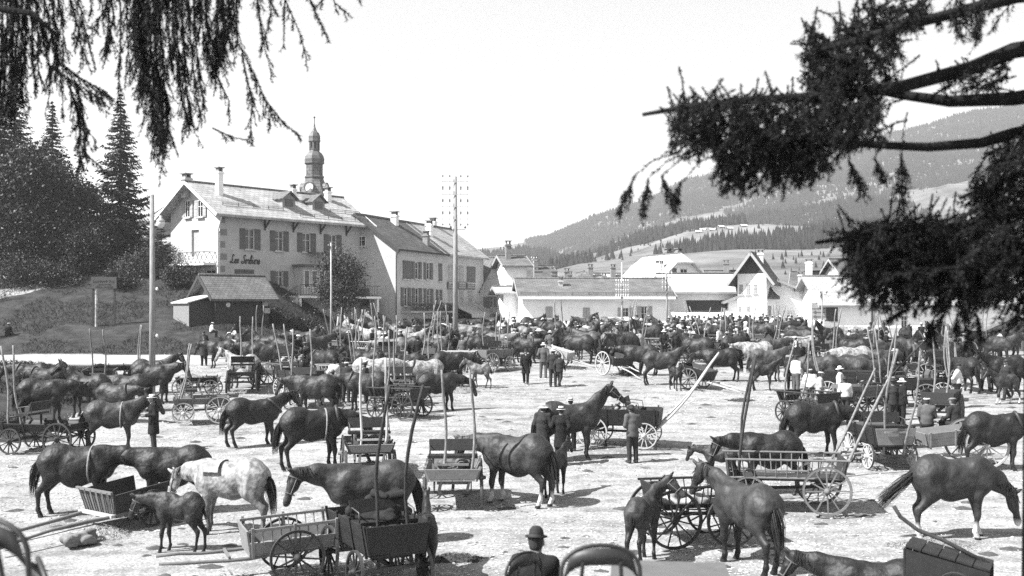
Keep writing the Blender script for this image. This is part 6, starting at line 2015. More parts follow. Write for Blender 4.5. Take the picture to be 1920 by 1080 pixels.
# left: hanging branches of a spruce whose trunk stands beside the viewpoint
lt_ = thing('spruce_tree', 'near spruce with long twigs hanging in front of the inn roof', 'tree', (-5.4, 8.2, 3.95))
mb = MB(); mb.tube([(0, 0, -.2), (0, 0, .6), (0, 0, 4), (.1, 0, 10)], [.42, .30, .27, .15], 16); ob('trunk', mb.mesh('trunk', BARKD, True), lt_)
def loc2(p):
    return tuple(np.array(p) - np.array([-5.4, 8.2, 3.95]))
for pts, r0, r1 in (([(-360, -40, 8.2), (-100, -75, 8.3), (150, -70, 8.4), (330, -60, 8.5), (480, -60, 8.6)], .06, .02), ([(-360, -120, 8.2), (0, -150, 8.0), (300, -130, 8.0), (600, -80, 8.1), (690, -40, 8.1)], .05, .012), ([(-360, 30, 8.2), (-120, 0, 7.9), (60, 25, 7.8), (110, 70, 7.8)], .04, .012)):
    P_ = [Vector(loc2(pxp(*p))) for p in pts]
    mb = MB(); mb.tube(P_, [r0 + (r1 - r0) * i / (len(P_) - 1) for i in range(len(P_))], 8); ob('bough', mb.mesh('bough', BARKD, True), lt_)
TL = Twigs(6)
def strand(pts, dens=1.0, lo=30, hi=70, Y=8.2, spread=.5):
    """a hanging branchlet through photo points, set with side twigs"""
    rs = TL.rs
    Yv = Y + rs.uniform(-.25, .25)
    P_ = [pxp(x + rs.normal(0, 2), y, Yv + rs.normal(0, .05)) for x, y in pts]
    TL.twig([loc2(p) for p in P_], .006)
    for a, b in zip(P_[:-1], P_[1:]):
        L = np.linalg.norm(b - a)
        n = int(L / .030 * dens)
        for i in range(n):
            q = a + (b - a) * rs.random()
            d = (b - a) / L * .8 + np.array([rs.uniform(-spread, spread), rs.uniform(-.4, .4), -.35])
            TL.spray(loc2(q), d, rs.uniform(lo, hi) / FPX * Yv, .0035, 2, .2)
for pts, de, lo, hi in (([(262, -60), (268, 60), (278, 160), (290, 250)], 2.2, 30, 75), ([(285, -60), (292, 80), (300, 190), (306, 262)], 1.6, 30, 70), ([(300, 180), (308, 260), (303, 320)], .7, 12, 35), ([(250, -60), (256, 80), (268, 170)], 1.4, 30, 60),
                        ([(325, -60), (335, 80), (340, 180), (350, 235)], 1.5, 25, 60), ([(310, -60), (318, 60), (322, 120)], 1.2, 25, 60), ([(370, -60), (380, 60), (392, 110)], 1.6, 30, 60), ([(405, -60), (410, 60), (402, 130)], 2.2, 25, 60), ([(425, -60), (428, 40), (416, 90)], 1.4, 25, 55),
                        ([(440, -60), (446, 80), (480, 150), (508, 215)], .9, 18, 45), ([(452, 100), (470, 190), (466, 250)], .8, 15, 40), ([(500, 190), (535, 232), (562, 255)], .9, 12, 35), ([(400, 240), (440, 258), (462, 262)], .8, 10, 25), ([(398, 120), (430, 190), (428, 215)], .6, 14, 35),
                        ([(478, -60), (486, 20), (500, 95), (512, 132)], .8, 15, 35), ([(503, -60), (505, 10), (498, 70)], .8, 15, 35), ([(530, -60), (535, 0), (560, 60), (577, 108)], .7, 12, 32), ([(538, 0), (533, 60), (531, 90)], .6, 10, 25), ([(562, -60), (583, 10), (600, 40), (612, 66)], .8, 12, 30),
                        ([(600, -60), (625, 5), (652, 28)], .9, 12, 28), ([(670, -50), (674, 5)], .5, 8, 15),
                        ([(56, -60), (75, 40), (98, 125), (150, 162), (190, 185)], 1.3, 25, 60), ([(98, 125), (92, 180), (82, 215)], .5, 12, 25), ([(130, 160), (148, 215), (150, 300)], 1.8, 20, 50), ([(152, 235), (168, 250), (178, 262)], 1.0, 12, 30), ([(160, 290), (185, 310), (200, 325)], .9, 12, 25), ([(110, 130), (118, 190), (116, 220)], .6, 12, 30),
                        ([(20, -60), (24, 60), (18, 160), (10, 210)], 1.6, 25, 60), ([(45, -60), (40, 80), (36, 190)], 1.3, 25, 60), ([(5, -60), (2, 100), (-5, 200)], 1.6, 25, 60), ([(85, -60), (100, 10), (110, 90), (105, 130)], 1.3, 25, 50), ([(130, -60), (132, 0), (150, 60), (158, 112)], 1.1, 20, 50), ([(165, -60), (168, -10), (170, 25)], .8, 12, 30),
                        ([(195, -60), (205, 40), (196, 110)], 1.2, 15, 45), ([(222, -60), (226, 60), (222, 130), (225, 175)], .9, 12, 40), ([(238, -60), (242, 70), (246, 130)], 1.1, 20, 45), ([(60, 20), (60, 110), (65, 160)], 1.1, 20, 45), ([(350, -60), (356, 60), (366, 180), (378, 215)], 1.1, 20, 45), ([(180, -60), (190, 20), (175, 60)], 1.0, 20, 40), ([(640, -60), (610, -10), (585, 20)], .6, 12, 20)):
    strand(pts, de, lo, hi)
    if de >= 1.1:
        strand([(x + 9, y - 12) for x, y in pts], de * .8, lo, hi, 8.5)
TL.build(lt_)
# ---------------------------------------------------------------- terrace chairs and the seated men
CHAIRM = mat('chair_iron_paint', .025, .5, .4, var=.15, vscale=6)
def terrace_chair(X, Y, rz, label, z=None, tilt=0.0):
    z = float(terrace(X, Y)) + .03 if z is None else z
    t = thing('terrace_chair', label, 'chair', (X, Y, z), 0, 'iron terrace chairs', rot=(R(tilt), 0, R(rz)))
    # backrest: broad bent band on a rounded frame; the sitter faces +y
    n = 15
    fr = MB(); pts = []
    for i in range(n):
        a = math.pi * i / (n - 1)
        pts.append(Vector((-.235 * math.cos(a) * (1 - .0 * math.sin(a)), -.20 - .05 * math.sin(a) * 0, .62 + .23 * math.sin(a) ** .55)))
    full = [Vector((-.215, -.16, 0)), Vector((-.225, -.17, .42))] + pts + [Vector((.225, -.17, .42)), Vector((.215, -.16, 0))]
    fr.tube(full, .013, 7); ob('back_frame', fr.mesh('back_frame', CHAIRM, True), t)
    bd = MB(); vs, fs = [], []
    m_ = 13
    for i in range(m_):
        u = -1 + 2 * i / (m_ - 1)
        topz = .62 + .225 * max(0.0, 1 - u * u) ** .25
        botz = .745 - .10 * (abs(u) ** 4)
        yy = -.20 - .055 * (1 - u * u)
        for dy in (0, .007):
            vs += [(u * .222, yy + dy, max(topz, botz + .01)), (u * .222, yy + dy, botz)]
    for i in range(m_ - 1):
        a, b = i * 4, (i + 1) * 4
        fs += [(a, b, b + 1, a + 1), (a + 2, a + 3, b + 3, b + 2), (a, a + 2, b + 2, b), (a + 1, b + 1, b + 3, a + 3)]
    bd.add(vs, fs); ob('backrest', bd.mesh('backrest', CHAIRM, True), t)
    for s in (-1, 1):
        st = MB(); st.tube([(s * .11, -.245, .76), (s * .13, -.19, .47)], .012, 6); ob('strut', st.mesh('strut', CHAIRM), t)
        lg = MB(); lg.tube([(s * .215, -.17, .46), (s * .205, .10, .30), (s * .20, .25, 0)], .012, 6); ob('front_leg', lg.mesh('front_leg', CHAIRM, True), t)
    for k in range(6):
        se = MB(); se.box((0, -.14 + k * .066, .455 + .004 * math.sin(k)), (.42, .058, .014)); ob('seat_slat', se.mesh('seat_slat', CHAIRM), t)
    br = MB(); br.tube([(-.205, .1, .30), (.205, .1, .30)], .009, 5); ob('brace', br.mesh('brace', CHAIRM), t)
    return t
def chair_at(x, y, Y, rz, label, tilt=0):
    """x, y: photo position of the top of the backrest"""
    p = PT(x, y, Y)
    return terrace_chair(p.x, p.y, rz, label, z=p.z - .85, tilt=tilt)
c1 = chair_at(1117, 1009, 6.6, 4, 'iron terrace chair with its rounded back beside the seated man in the bowler')
c2 = chair_at(20, 955, 4.9, -12, 'iron terrace chair turned towards the tipped hay cart')
c3 = chair_at(243, 1000, 5.6, -62, 'iron terrace chair pushed askew and tilted among the others', 16)
c4 = chair_at(950, 1030, 9.6, 48, 'iron terrace chair just behind the seated man in the bowler')
# small table edge by the chair
p = PT(1215, 1067, 6.9)
tb = thing('terrace_table', 'low grey iron table before the rounded terrace chair', 'table', (p.x + .12, p.y - .1, p.z - .60), R(-6))
mb = MB(); mb.box((0, 0, .60), (.72, .52, .025)); ob('table_top', mb.mesh('table_top', mat('table_paint', .10, .6, .3, var=.15, vscale=6)), tb)
for sx in (-.3, .3):
    for sy in (-.2, .2):
        mb = MB(); mb.tube([(sx, sy, .59), (sx * 1.1, sy * 1.1, 0)], .014, 6); ob('leg', mb.mesh('leg', CHAIRM), tb)
pz = PT(1000, 990, 11.5)
person(0, 0, 75, 'seated man in black coat and bowler hat watching the market', 'sit', 'jacket', 'black', 'black', 'bowler', 'black', True, XY=(pz.x, pz.y), z=pz.z - 1.345)
bx_ = MB(); bx_.box((0, 0, .215), (1.4, .36, .05))
bn = thing('terrace_bench', 'plain wooden bench under the seated man in the bowler', 'bench', (pz.x, pz.y - .02, pz.z - 1.345 + .15), R(-15))
ob('seat', bx_.mesh('seat', WOOD['brown']), bn)
for sx in (-.55, .55):
    mb = MB(); mb.box((sx, 0, .02), (.06, .30, .36)); ob('leg', mb.mesh('leg', WOOD['brown']), bn)

# ---------------------------------------------------------------- carts in the square
cart4(85, 848, 170, 'long dark wagon with crooked shaft standing beside the verge', L=2.4, body='dark', wm='brown', side='low', sh=84, shL=2.9, seat=True)
cart4(218, 722, 20, 'dark low wagon with two raised bent shafts behind the dozing horses', L=2.1, body='brown', wm='brown', side='low', sh=86, shL=2.4, seat=False)
cart4(372, 745, 8, 'light buggy with pale side panel by the lamp pole', L=1.7, W=.9, rf=.40, rr=.45, body='dark', wm='grey', side='low', panel='pale', seat=False)
cart2(492, 722, 170, 'railed two-wheeled cart beside the dark wagon seat', L=1.5, W=.9, r=.5, tilt=-4, body='grey', wm='brown', side='rail', shL=1.2)
cart4(540, 712, -80, 'black spring wagon with driver seat below the grass bank', L=1.9, body='dark', wm='brown', side='low', seat=True, panel='panel')
w6 = cart4(690, 888, -78, 'spring wagon with pale front board and crooked shafts raised high', L=2.2, W=1.05, rf=.38, rr=.5, body='brown', wm='grey', side='low', panel='panel', sh=86, shL=2.9, seat=True, shm='pale')
w7 = cart4(850, 942, -88, 'spring wagon with broad pale front board and straight raised shafts', L=2.3, W=1.1, rf=.38, rr=.5, body='panel', wm='grey', side='low', panel='panel', sh=87, shL=2.95, seat=True, hgt=.5)
cart2(545, 1082, -158, 'grey two-wheeled cart with spindle rail beside the lacquered wagon', L=1.7, W=1.0, r=.52, tilt=3, body='panel', wm='brown', side='rail', shL=1.6, shm='grey', hgt=.48)
w9 = cart4(705, 1090, -62, 'black lacquered wagon piled with harness and thick dark shafts', L=2.2, W=1.05, body='dark', wm='dark', side='panel', sh=80, shL=3.4, seat=True, shm='barkdark', hgt=.55)
w10 = cart4(1165, 836, -14, 'long dark market wagon with white ticket and white wheels', L=2.5, W=1.05, rf=.42, rr=.5, body='dark', wm='pale', side='panel', sh=52, shL=3.3, seat=True, hgt=.5, shm='pale')
cart4(1470, 955, 172, 'hay rack wagon with long spindle sides and dark tall shafts', L=2.7, W=1.2, rf=.45, rr=.58, body='brown', wm='grey', side='rack', sh=98, shL=3.3, seat=False, shm='barkdark', hgt=.5)
cart4(1300, 1016, 10, 'dark hay cart with big black wheel behind the foal', L=1.9, W=1.0, rf=.56, rr=.62, body='dark', wm='dark', side='rack', seat=False, hgt=.45)
cart4(1650, 872, -84, 'black carriage with oval back panel and criss-cross shafts', L=2.0, W=1.0, rf=.36, rr=.46, body='dark', wm='pale', side='panel', panel='panel', sh=72, shL=3.2, seat=True, hgt=.5)
cart2(1830, 872, 182, 'two-wheeled gig with tall pale wheel carrying two men', bx=.85, L=1.6, W=1.05, r=.66, tilt=6, body='panel', wm='pale', side='panel', shL=2.6, shm='bark', hgt=.40)
cart4(1755, 722, 4, 'market wagon with white wheels loaded with harness before the barn', L=2.3, W=1.0, rf=.42, rr=.54, body='dark', wm='pale', side='low', sh=88, shL=3.0, seat=True)
cart4(1590, 752, 160, 'boat-shaped dark wagon with white wheels and upright shafts', L=2.4, W=1.05, rf=.44, rr=.5, body='dark', wm='pale', side='panel', sh=82, shL=3.1, seat=False, hgt=.55)
cart2(1150, 703, -58, 'tipped white-wheeled cart with its shafts resting on the ground', L=1.5, W=.95, r=.62, tilt=16, body='brown', wm='pale', side='panel', shL=2.0, shm='pale')
cart2(1305, 728, -42, 'low cart with crossed shafts resting on the ground by the brown mare', L=1.4, W=.9, r=.48, tilt=14, body='dark', wm='grey', side='panel', shL=2.0, shm='pale')
cart4(750, 757, -82, 'low wagon with pale box among horses and heaped hay', L=2.0, W=1.0, rf=.36, rr=.44, body='brown', wm='grey', side='low', panel='panel', sh=87, shL=2.8, seat=True)
cart2(1045, 690, -20, 'white-sided tipped cart behind the strolling men', L=1.4, W=.9, r=.55, tilt=15, body='pale', wm='pale', side='panel', shL=1.6)
cart4(1245, 850 - 20, -60, 'plain low wagon bed whose long white shafts lean skyward', L=1.6, W=.9, rf=.42, rr=.42, body='brown', wm='pale', side='low', sh=47, shL=3.6, seat=False, shm='pale') if False else None
# tipped cart with its tailboard up and shafts on the ground
tc_ = thing('cart', 'tipped hay cart with slatted tailboard and long shafts laid on the ground', 'cart', (*G(215, 985), gzf(*G(215, 985))), R(-128))
W_, L_ = 1.15, 1.3
for i in range(4):
    mb = MB(); mb.box((-.3, -W_ / 2 + W_ / 4 * (i + .5), .42), (L_, W_ / 4 - .012, .04), Matrix.Rotation(R(8), 3, 'Y')); ob('floor_board', mb.mesh('floor_board', WOOD['brown']), tc_)
for s in (1, -1):
    board(tc_, 'side_board', [(-L_ + .35, s * W_ / 2, .52), (.35, s * W_ / 2, .36), (.45, s * (W_ / 2 + .12), .82), (-L_ + .35, s * (W_ / 2 + .12), .98)], .03 * -s, WOOD['brown'])
    mb = MB(); pts, rr = curved_pole((-.2, s * .56, .40), (3.0, s * .46, .06), .05, .036, .01, seed=s + 4); mb.tube(pts, rr, 8); ob('shaft', mb.mesh('shaft', WOOD['grey'], True), tc_)
    wheel(tc_, .42, (-.5, s * .76, .42), WOOD['brown'], 12, True)
board(tc_, 'slatted_board', [(.36, W_ / 2, .36), (.36, -W_ / 2, .36), (.50, -W_ / 2 - .12, .86), (.50, W_ / 2 + .12, .86)], .03, WOOD['grey'])
for k in range(6):
    yy = -W_ / 2 + .08 + (W_ - .16) * k / 5
    mb = MB(); mb.beam((.40, yy, .33), (.545, yy * 1.18, .88), .05, .03); ob('slat', mb.mesh('slat', WOOD['grey']), tc_)
mb = MB(); mb.beam((.52, -W_ / 2 - .14, .87), (.52, W_ / 2 + .14, .87), .06, .06); ob('top_rail', mb.mesh('top_rail', WOOD['grey']), tc_)
mb = MB(); mb.beam((.46, -W_ / 2 - .1, .34), (.46, W_ / 2 + .1, .34), .10, .07); ob('crossbar', mb.mesh('crossbar', WOOD['pale']), tc_)
hay(190, 1005, 'loose hay spread between the shafts of the tipped cart', .55, .45, .16, 420, .30, seed=2)
bundle((*G(152, 1022), gzf(*G(152, 1022)) + .05), 'slumped open sack lying between the shafts of the tipped cart', .32, .22, .16, .16, 31, name='sack', cat='sack', rz=.6)
# crate cart under the near spruce
p = PT(1745, 1040, 12.5)
cr = thing('tool_cart', 'small sloping box cart with a curved draw pole under the near spruce', 'cart', (p.x + .2, p.y, float(terrace(p.x, p.y))), R(-28))
zc_ = (p.z - float(terrace(p.x, p.y))) / .76
cr.scale = (.76, .76, .76)
for i in range(5):
    mb = MB(); mb.box((-.45 + i * .235, 0, zc_ + .12 - .05 * i), (.225, .72, .03), Matrix.Rotation(R(12), 3, 'Y')); ob('lid_board', mb.mesh('lid_board', WOOD['dark']), cr)
for s in (-1, 1):
    board(cr, 'side_board', [(-.55, s * .36, zc_ - .35), (.6, s * .36, zc_ - .35), (.6, s * .36, zc_ - .13), (-.55, s * .36, zc_ + .10)], .03, WOOD['dark'])
    wheel(cr, .27, (.15, s * .47, zc_ - .42), WOOD['dark'], 10, True)
board(cr, 'end_board', [(-.56, .36, zc_ - .35), (-.56, -.36, zc_ - .35), (-.56, -.36, zc_ + .10), (-.56, .36, zc_ + .10)], .03, WOOD['dark'])
mb = MB(); mb.tube([(.55, .1, zc_ - .1), (-.1, .18, zc_ + .18), (-.45, .22, zc_ + .28), (-.72, .25, zc_ + .46), (-.82, .26, zc_ + .62)], .032, 7); ob('draw_pole', mb.mesh('draw_pole', WOOD['barkdark'], True), cr)

# ---------------------------------------------------------------- loose poles leaning on carts
def lean_pole(x0, y0, Y0, x1, y1, Y1, label, r=.045, m='bark', name='pole'):
    a, b = PT(x0, y0, Y0), PT(x1, y1, Y1)
    mb = MB(); pts, rr = curved_pole(a, b, r, r * .75, .012, hook=.01); mb.tube(pts, rr, 8)
    o = ob(name, mb.mesh(name, WOOD[m], True)); return tag(o, label, 'pole')
lean_pole(1575, 905, 30.5, 1672, 700, 31.2, 'long pale pole leaning against the black carriage', .045)
lean_pole(1560, 860, 32.5, 1640, 690, 33, 'shorter pale pole leaning beside the long one on the carriage', .04)
lean_pole(1640, 740, 45, 1745, 628, 45.6, 'dark pole slanting up from the boat-shaped wagon', .045, 'barkdark')

# ---------------------------------------------------------------- horses in the foreground
horse('low', 'black', 150, 966, 6, 'big black mare with pale girth strap feeding at the tipped cart', 1.06, girth=1, halter=1)
horse('low2', 'grey', 430, 1000, 168, 'dapple grey horse with dark legs and a cloth pad on its withers', 1.06, halter=1, mane=.03)
horse('low', 'black', 322, 962, 188, 'black horse half hidden behind the dapple grey', .98)
horse('foal_low', 'bay', 335, 1036, 172, 'dark foal nosing into the tipped hay cart', 1.12, halter=2)
horse('stand2', 'brown', 213, 846, 10, 'sleek dark brown horse held by the man in the boater', .96, halter=1, girth=2)
horse('low', 'black', 82, 792, 8, 'black horse dozing behind the long dark wagon', 1.0)
horse('high', 'black', 165, 782, 172, 'black horse with raised head and halter among the dozing horses', 1.0, halter=1)
horse('low', 'bay', 240, 772, 176, 'bay horse with lowered head behind the man in the boater', .95)
horse('stand', 'bay', 285, 738, 4, 'shiny bay horse nosing the light buggy', .96, collar=True, halter=1)
horse('low2', 'black', 590, 880, 22, 'black horse with rump turned out beside the pale-fronted spring wagon', 1.08, collar=True, girth=2, halter=1)
horse('stand2', 'black', 478, 836, 28, 'black horse with thick tail standing at the head of the wagon line', 1.0, collar=True, halter=1)
horse('low', 'bay', 590, 778, 172, 'dark bay horse with glossy back behind the wagon line', .98, halter=1)
horse('high', 'bay', 1070, 862, 8, 'tall dark horse with raised neck beside two hatted men', 1.08, halter=1)
horse('foal', 'black', 1122, 836, 12, 'black foal standing under the neck of the tall dark horse', 1.0)
horse('low', 'sock', 965, 945, 152, 'dark horse with pale socks feeding at the broad pale-fronted wagon', 1.06, halter=1)
horse('foal', 'black', 1042, 930, 60, 'black foal hidden behind the horse with pale socks', 1.05)
horse('foal_look', 'brown', 1206, 1054, 62, 'brown foal seen from behind with pricked ears and turned head', 1.22, halter=1)
horse('stand2', 'brown', 1398, 1062, 112, 'glossy dark horse with mane standing at the hay cart wheel', 1.08)
horse('low', 'black', 1440, 925, 182, 'black horse with pricked ears behind the hay rack wagon', 1.0, halter=1)
horse('foal_low', 'bay', 1350, 905, 160, 'small bay foal behind the rail of the hay rack wagon', .95)
horse('low2', 'black', 1530, 858, 8, 'shiny black horse behind the raised dark shafts', 1.06, collar=True, halter=1)
horse('graze', 'sock', 1790, 1010, 4, 'bony brown horse with swishing tail and lowered head by the near spruce', 1.10)
horse('low', 'black', 1868, 880, 178 - 180, 'black horse harnessed at the tall-wheeled gig', 1.02, collar=True)
horse('braid', 'brown', 690, 1022, 196, 'brown horse with thick combed mane behind the black lacquered wagon', 1.08, halter=1)
horse('foal', 'black', 800, 1085, 95, 'black foal standing at the back of the lacquered wagon', 1.2)
horse('rest', 'black', 1605, 1175, 163, 'black horse with tall ears close below the terrace', .92, halter=2, XY=(at(1640, 17.6), 17.6), sink=.1)

# ---------------------------------------------------------------- people near the front
person(288, 846, 205, 'man in straw boater and long dark coat holding the brown horse', 'hold', 'long', 'black', 'dark', 'boater', 'white', True, s=1.04)
person(1186, 868, 110, 'man in short jacket and dark beret watching the market wagon', 'look_down', 'jacket', 'mid', 'dark', 'fedora', 'black', True)
person(1018, 868, 70, 'man in long dark smock and straw hat by the tall dark horse', 'hold', 'long', 'dark', 'dark', 'straw', 'white', True, s=1.02)
person(1052, 872, 78, 'stout man in dark coat and flat straw boater by the tall dark horse', 'pockets', 'long', 'black', 'dark', 'boater', 'white', True, s=1.0)
person(1070, 846, 100, 'man in small white boater half hidden behind the tall dark horse', 'stand', 'jacket', 'black', 'black', 'boater', 'white', True, s=.98)
person(986, 720, -95, 'man in black suit and dark hat strolling ahead of the group', 'walk', 'long', 'black', 'black', 'fedora', 'black', True, s=.96)
person(1019, 709, 85, 'man in pale shirt and wide white hat of the strolling group', 'pockets', 'jacket', 'mid', 'mid', 'straw', 'white', True, s=1.02)
person(1037, 725, 78, 'man in dark jacket with back turned in the strolling group', 'stand', 'jacket', 'dark', 'dark', 'straw', 'white', True, s=1.03)
person(1049, 726, 60, 'man carrying a white cloth on his shoulder in the strolling group', 'walk', 'jacket', 'dark', 'dark', 'fedora', 'black', True, s=.9)
person(950, 690, 85, 'man in grey suit and white cap walking alone across the square', 'walk', 'jacket', 'mid', 'mid', 'cap', 'white', True, s=1.0)
person(649, 755, 80, 'man in white cap and braces between the raised crooked shafts', 'hold', 'jacket', 'dark', 'dark', 'cap', 'white', True)
person(686, 756, 175, 'man in dark suit and cap looking down at his hands', 'look_down', 'jacket', 'dark', 'dark', 'cap', 'black', True)
person(572, 704, 70, 'man in long coat leaning on the black spring wagon', 'reach', 'long', 'dark', 'dark', 'cap', 'grey', True)
person(567, 672, -30, 'driver in white cap sitting on the black spring wagon', 'sit', 'jacket', 'black', 'black', 'cap', 'white', True, dz=.95, XY=G(556, 712))
person(556, 668, -60, 'big driver in flat pale cap perched behind the white-capped driver', 'sit', 'jacket', 'dark', 'dark', 'cap', 'pale', True, dz=1.12, XY=(G(546, 708)))
person(1674, 800, 95, 'man in dark felt hat behind the black carriage', 'stand', 'jacket', 'dark', 'dark', 'fedora', 'black', True)
person(1690, 800, 20, 'man in white straw hat behind the black carriage', 'stand', 'jacket', 'black', 'black', 'straw', 'white', True)
gX, gY_ = G(1745, 862)
person(0, 0, 70, 'man in grey jacket and flat cap sitting on the tall-wheeled gig', 'sit', 'jacket', 'mid', 'dark', 'cap', 'pale', True, XY=(gX + .0, gY_ + .3), dz=.55)
gX, gY_ = G(1800, 862)
person(0, 0, 120, 'man in dark jacket and flat cap sitting beside the grey jacket on the gig', 'sit', 'jacket', 'dark', 'dark', 'cap', 'grey', True, XY=(gX, gY_ + .3), dz=.55)
person(1848, 732, -90, 'man standing with hands on hips before the plank shed', 'akimbo', 'jacket', 'dark', 'dark', 'fedora', 'black', True)
person(1676, 722, -60, 'man in pale hat and dark suit holding reins by the white-wheeled wagon', 'hold', 'jacket', 'black', 'black', 'boater', 'white', True)
person(1887, 750, 200, 'man in rough coat leading a foal near the shed', 'walk', 'long', 'dark', 'dark', 'cap', 'black', True)
person(395, 660, 30, 'child in white clothes and cap sitting high on a hay cart', 'sit', 'shirt', 'white', 'dark', 'cap', 'white', True, s=.72, XY=(at(396, 66), 66), z=HC - (604 - HZ) / FPX * 66 - .93)
person(435, 660, 200, 'man in white cap driving a hay cart on the lane', 'sit', 'jacket', 'black', 'black', 'cap', 'white', False, XY=(at(434, 65), 65), z=HC - (622 - HZ) / FPX * 65 - 1.3)
person(1484, 690, -80, 'man in white cap and open white shirt among the horses', 'stand', 'jacket', 'black', 'dark', 'cap', 'pale', True, XY=(at(1467, 62), 62))
person(1490, 690, 160, 'man in white shirt sleeves and waistcoat among the horses', 'hold', 'waistcoat', 'mid', 'dark', 'cap', 'white', True, XY=(at(1492, 60), 60))
person(20, 640, 70, 'person in dark clothes sitting on the hillside grass', 'sit', 'jacket', 'black', 'black', 'cap', 'pale', True, XY=(at(14, 72), 72), dz=-.35)
# loads
def on_cart(c, lx, ly, lz):
    M_ = Matrix.Rotation(c.rotation_euler.z, 4, 'Z')
    return tuple(Vector(c.location) + (M_ @ Vector((lx, ly, lz))))
bundle(on_cart(w6, -.3, .0, .82), 'dark harness and blankets heaped on the crooked-shaft spring wagon', .5, .4, .25, .05, 3)
bundle(on_cart(w7, -.5, .0, .82), 'folded dark rug lying in the broad pale-fronted wagon', .45, .35, .12, .08, 4)
bundle(on_cart(w9, .1, .0, 1.28), 'black harness with collars piled on the lacquered wagon', .5, .4, .42, .02, 5, name='harness', cat='harness')
bundle(on_cart(w9, -.62, .0, .80), 'dark horse rugs stuffed into the back of the lacquered wagon', .42, .42, .50, .03, 55, name='rug', cat='rug')
bundle(on_cart(w10, -.3, .1, .95), 'crumpled sacking heaped on the long market wagon', .6, .35, .3, .20, 6)
sack(1645, 716, 'fat full sack standing by the white-wheeled wagon', .34, 1.15)
sack(1698, 716, 'lumpy pale sack lying beside the white wheels', .34, 1.0, lying=True)
p_ = on_cart(w10, -.75, -.3, .95)
cb = thing('wicker_crate', 'open wicker crate hanging on the end of the long market wagon', 'crate', on_cart(w10, -1.72, .0, .62), w10.rotation_euler.z)
for k in range(5):
    for (a, b) in (((-.35, -.4), (.35, -.4)), ((-.35, .4), (.35, .4)), ((-.35, -.4), (-.35, .4)), ((.35, -.4), (.35, .4))):
        mb = MB(); mb.beam((*a, .05 + k * .10), (*b, .05 + k * .10), .02, .05); ob('slat', mb.mesh('slat', WOOD['pale']), cb)
for a in ((-.35, -.4), (.35, -.4), (-.35, .4), (.35, .4)):
    mb = MB(); mb.box((*a, .25), (.045, .045, .56)); ob('corner_post', mb.mesh('corner_post', WOOD['pale']), cb)
# cloth pad on the grey horse
hp = G(430, 1000)
mb = MB(); vs, fs = [], []
for i in range(7):
    for j in range(9):
        a = R(25 + 130 * j / 8)
        vs.append((.10 + .42 * i / 6 + .02 * math.sin(j), .36 * math.cos(a) * 1.0, 1.12 + .385 * math.sin(a) + (.012 if i % 2 else .02)))
for i in range(6):
    for j in range(8):
        fs.append((i * 9 + j, (i + 1) * 9 + j, (i + 1) * 9 + j + 1, i * 9 + j + 1))
mb.add(vs, fs)
o = ob('saddle_pad', mb.mesh('saddle_pad', mat('pad_cloth', .26, .9, .1, var=.3, vscale=8), True), None, (hp[0], hp[1], gzf(*hp)), (0, 0, R(168))); o.scale = (1.06, 1.06, 1.08); tag(o, 'worn folded cloth pad on the withers of the dapple grey', 'saddle pad')
# hay and dung heaps
hay(855, 1050, 'dark heap of trodden fodder by the thick dark shaft', .5, .32, .10, 300, .05, seed=3)
hay(700, 875, 'dark heap of straw under the crooked-shaft spring wagon', .5, .4, .14, 260, .09, seed=4)
hay(1700, 866, 'pale hay under the black carriage', .7, .4, .18, 320, .28, seed=5)
hay(1390, 752, 'small dark dung heap alone on the empty square', .55, .28, .09, 200, .05, seed=6)
hay(790, 742, 'bright hay heaped beside the low wagon with pale box', .9, .5, .5, 420, .36, seed=7)
hay(1180, 700, 'dark fodder heaped in front of the tipped white-wheeled cart', .6, .4, .4, 300, .07, seed=8)
hay(380, 752, 'straw scattered under the wheels of the light buggy', .9, .35, .14, 300, .14, seed=9)
hay(1070, 692, 'dark fodder under the white-sided tipped cart', .9, .35, .15, 260, .06, seed=10)
hay(865, 735, 'trampled hay at the feet of the feeding horse and pale foal', .8, .4, .2, 260, .18, seed=12)
hay(1750, 1025, 'grey hay before the bony brown horse', .9, .5, .12, 420, .22, seed=13)
hay(640, 760, 'wisps of straw at the feet of the man between the crooked shafts', .5, .25, .06, 150, .2, seed=14)
# ---------------------------------------------------------------- the middle of the fair: horses one can tell apart
horse('stand', 'brown', 1240, 722, 176 - 180, 'brown mare standing broadside before the low shafted cart', .98, halter=1)
horse('low', 'bay', 1200, 704, 176, 'bay horse feeding from the tipped white-wheeled cart', .96)
horse('foal', 'black', 1268, 732, -70, 'black foal facing forward beside the brown mare', .95)
horse('low2', 'black', 1350, 715, 178, 'black horse with lowered head beyond the crossed shafts', 1.02)
horse('stand2', 'chestnut', 1440, 715, 2, 'chestnut mare standing behind the dark long-legged foal', .98)
horse('foal', 'bay', 1432, 732, 4, 'dark long-legged foal standing broadside before the chestnut mare', 1.08)
horse('low', 'grey', 1418, 692, 178, 'grey horse with lowered head among the dark horses', .95)
horse('low2', 'black', 845, 726, 12, 'black horse with spread forelegs feeding beside the pale foal', 1.02)
horse('foal_walk', 'dun', 900, 728, 176, 'pale dun foal trotting beside the feeding black horse', 1.05)
horse('low', 'white', 700, 740, 8, 'white horse behind the man looking down at his hands', 1.0)
horse('stand', 'black', 690, 718, 170, 'black horse behind the white horse and the raised shafts', .98)
horse('foal', 'brown', 628, 705, 178, 'brown foal below the grass bank by the spring wagon', 1.0)
horse('low', 'bay', 500, 700, 8, 'bay horse standing between the railed cart and the black spring wagon', .96)
horse('low', 'black', 480, 694, 176, 'black horse with its rump to the lane by the railed cart', .95)
horse('low2', 'grey', 1600, 712, 186, 'dapple grey horse behind the boat-shaped wagon', 1.0)
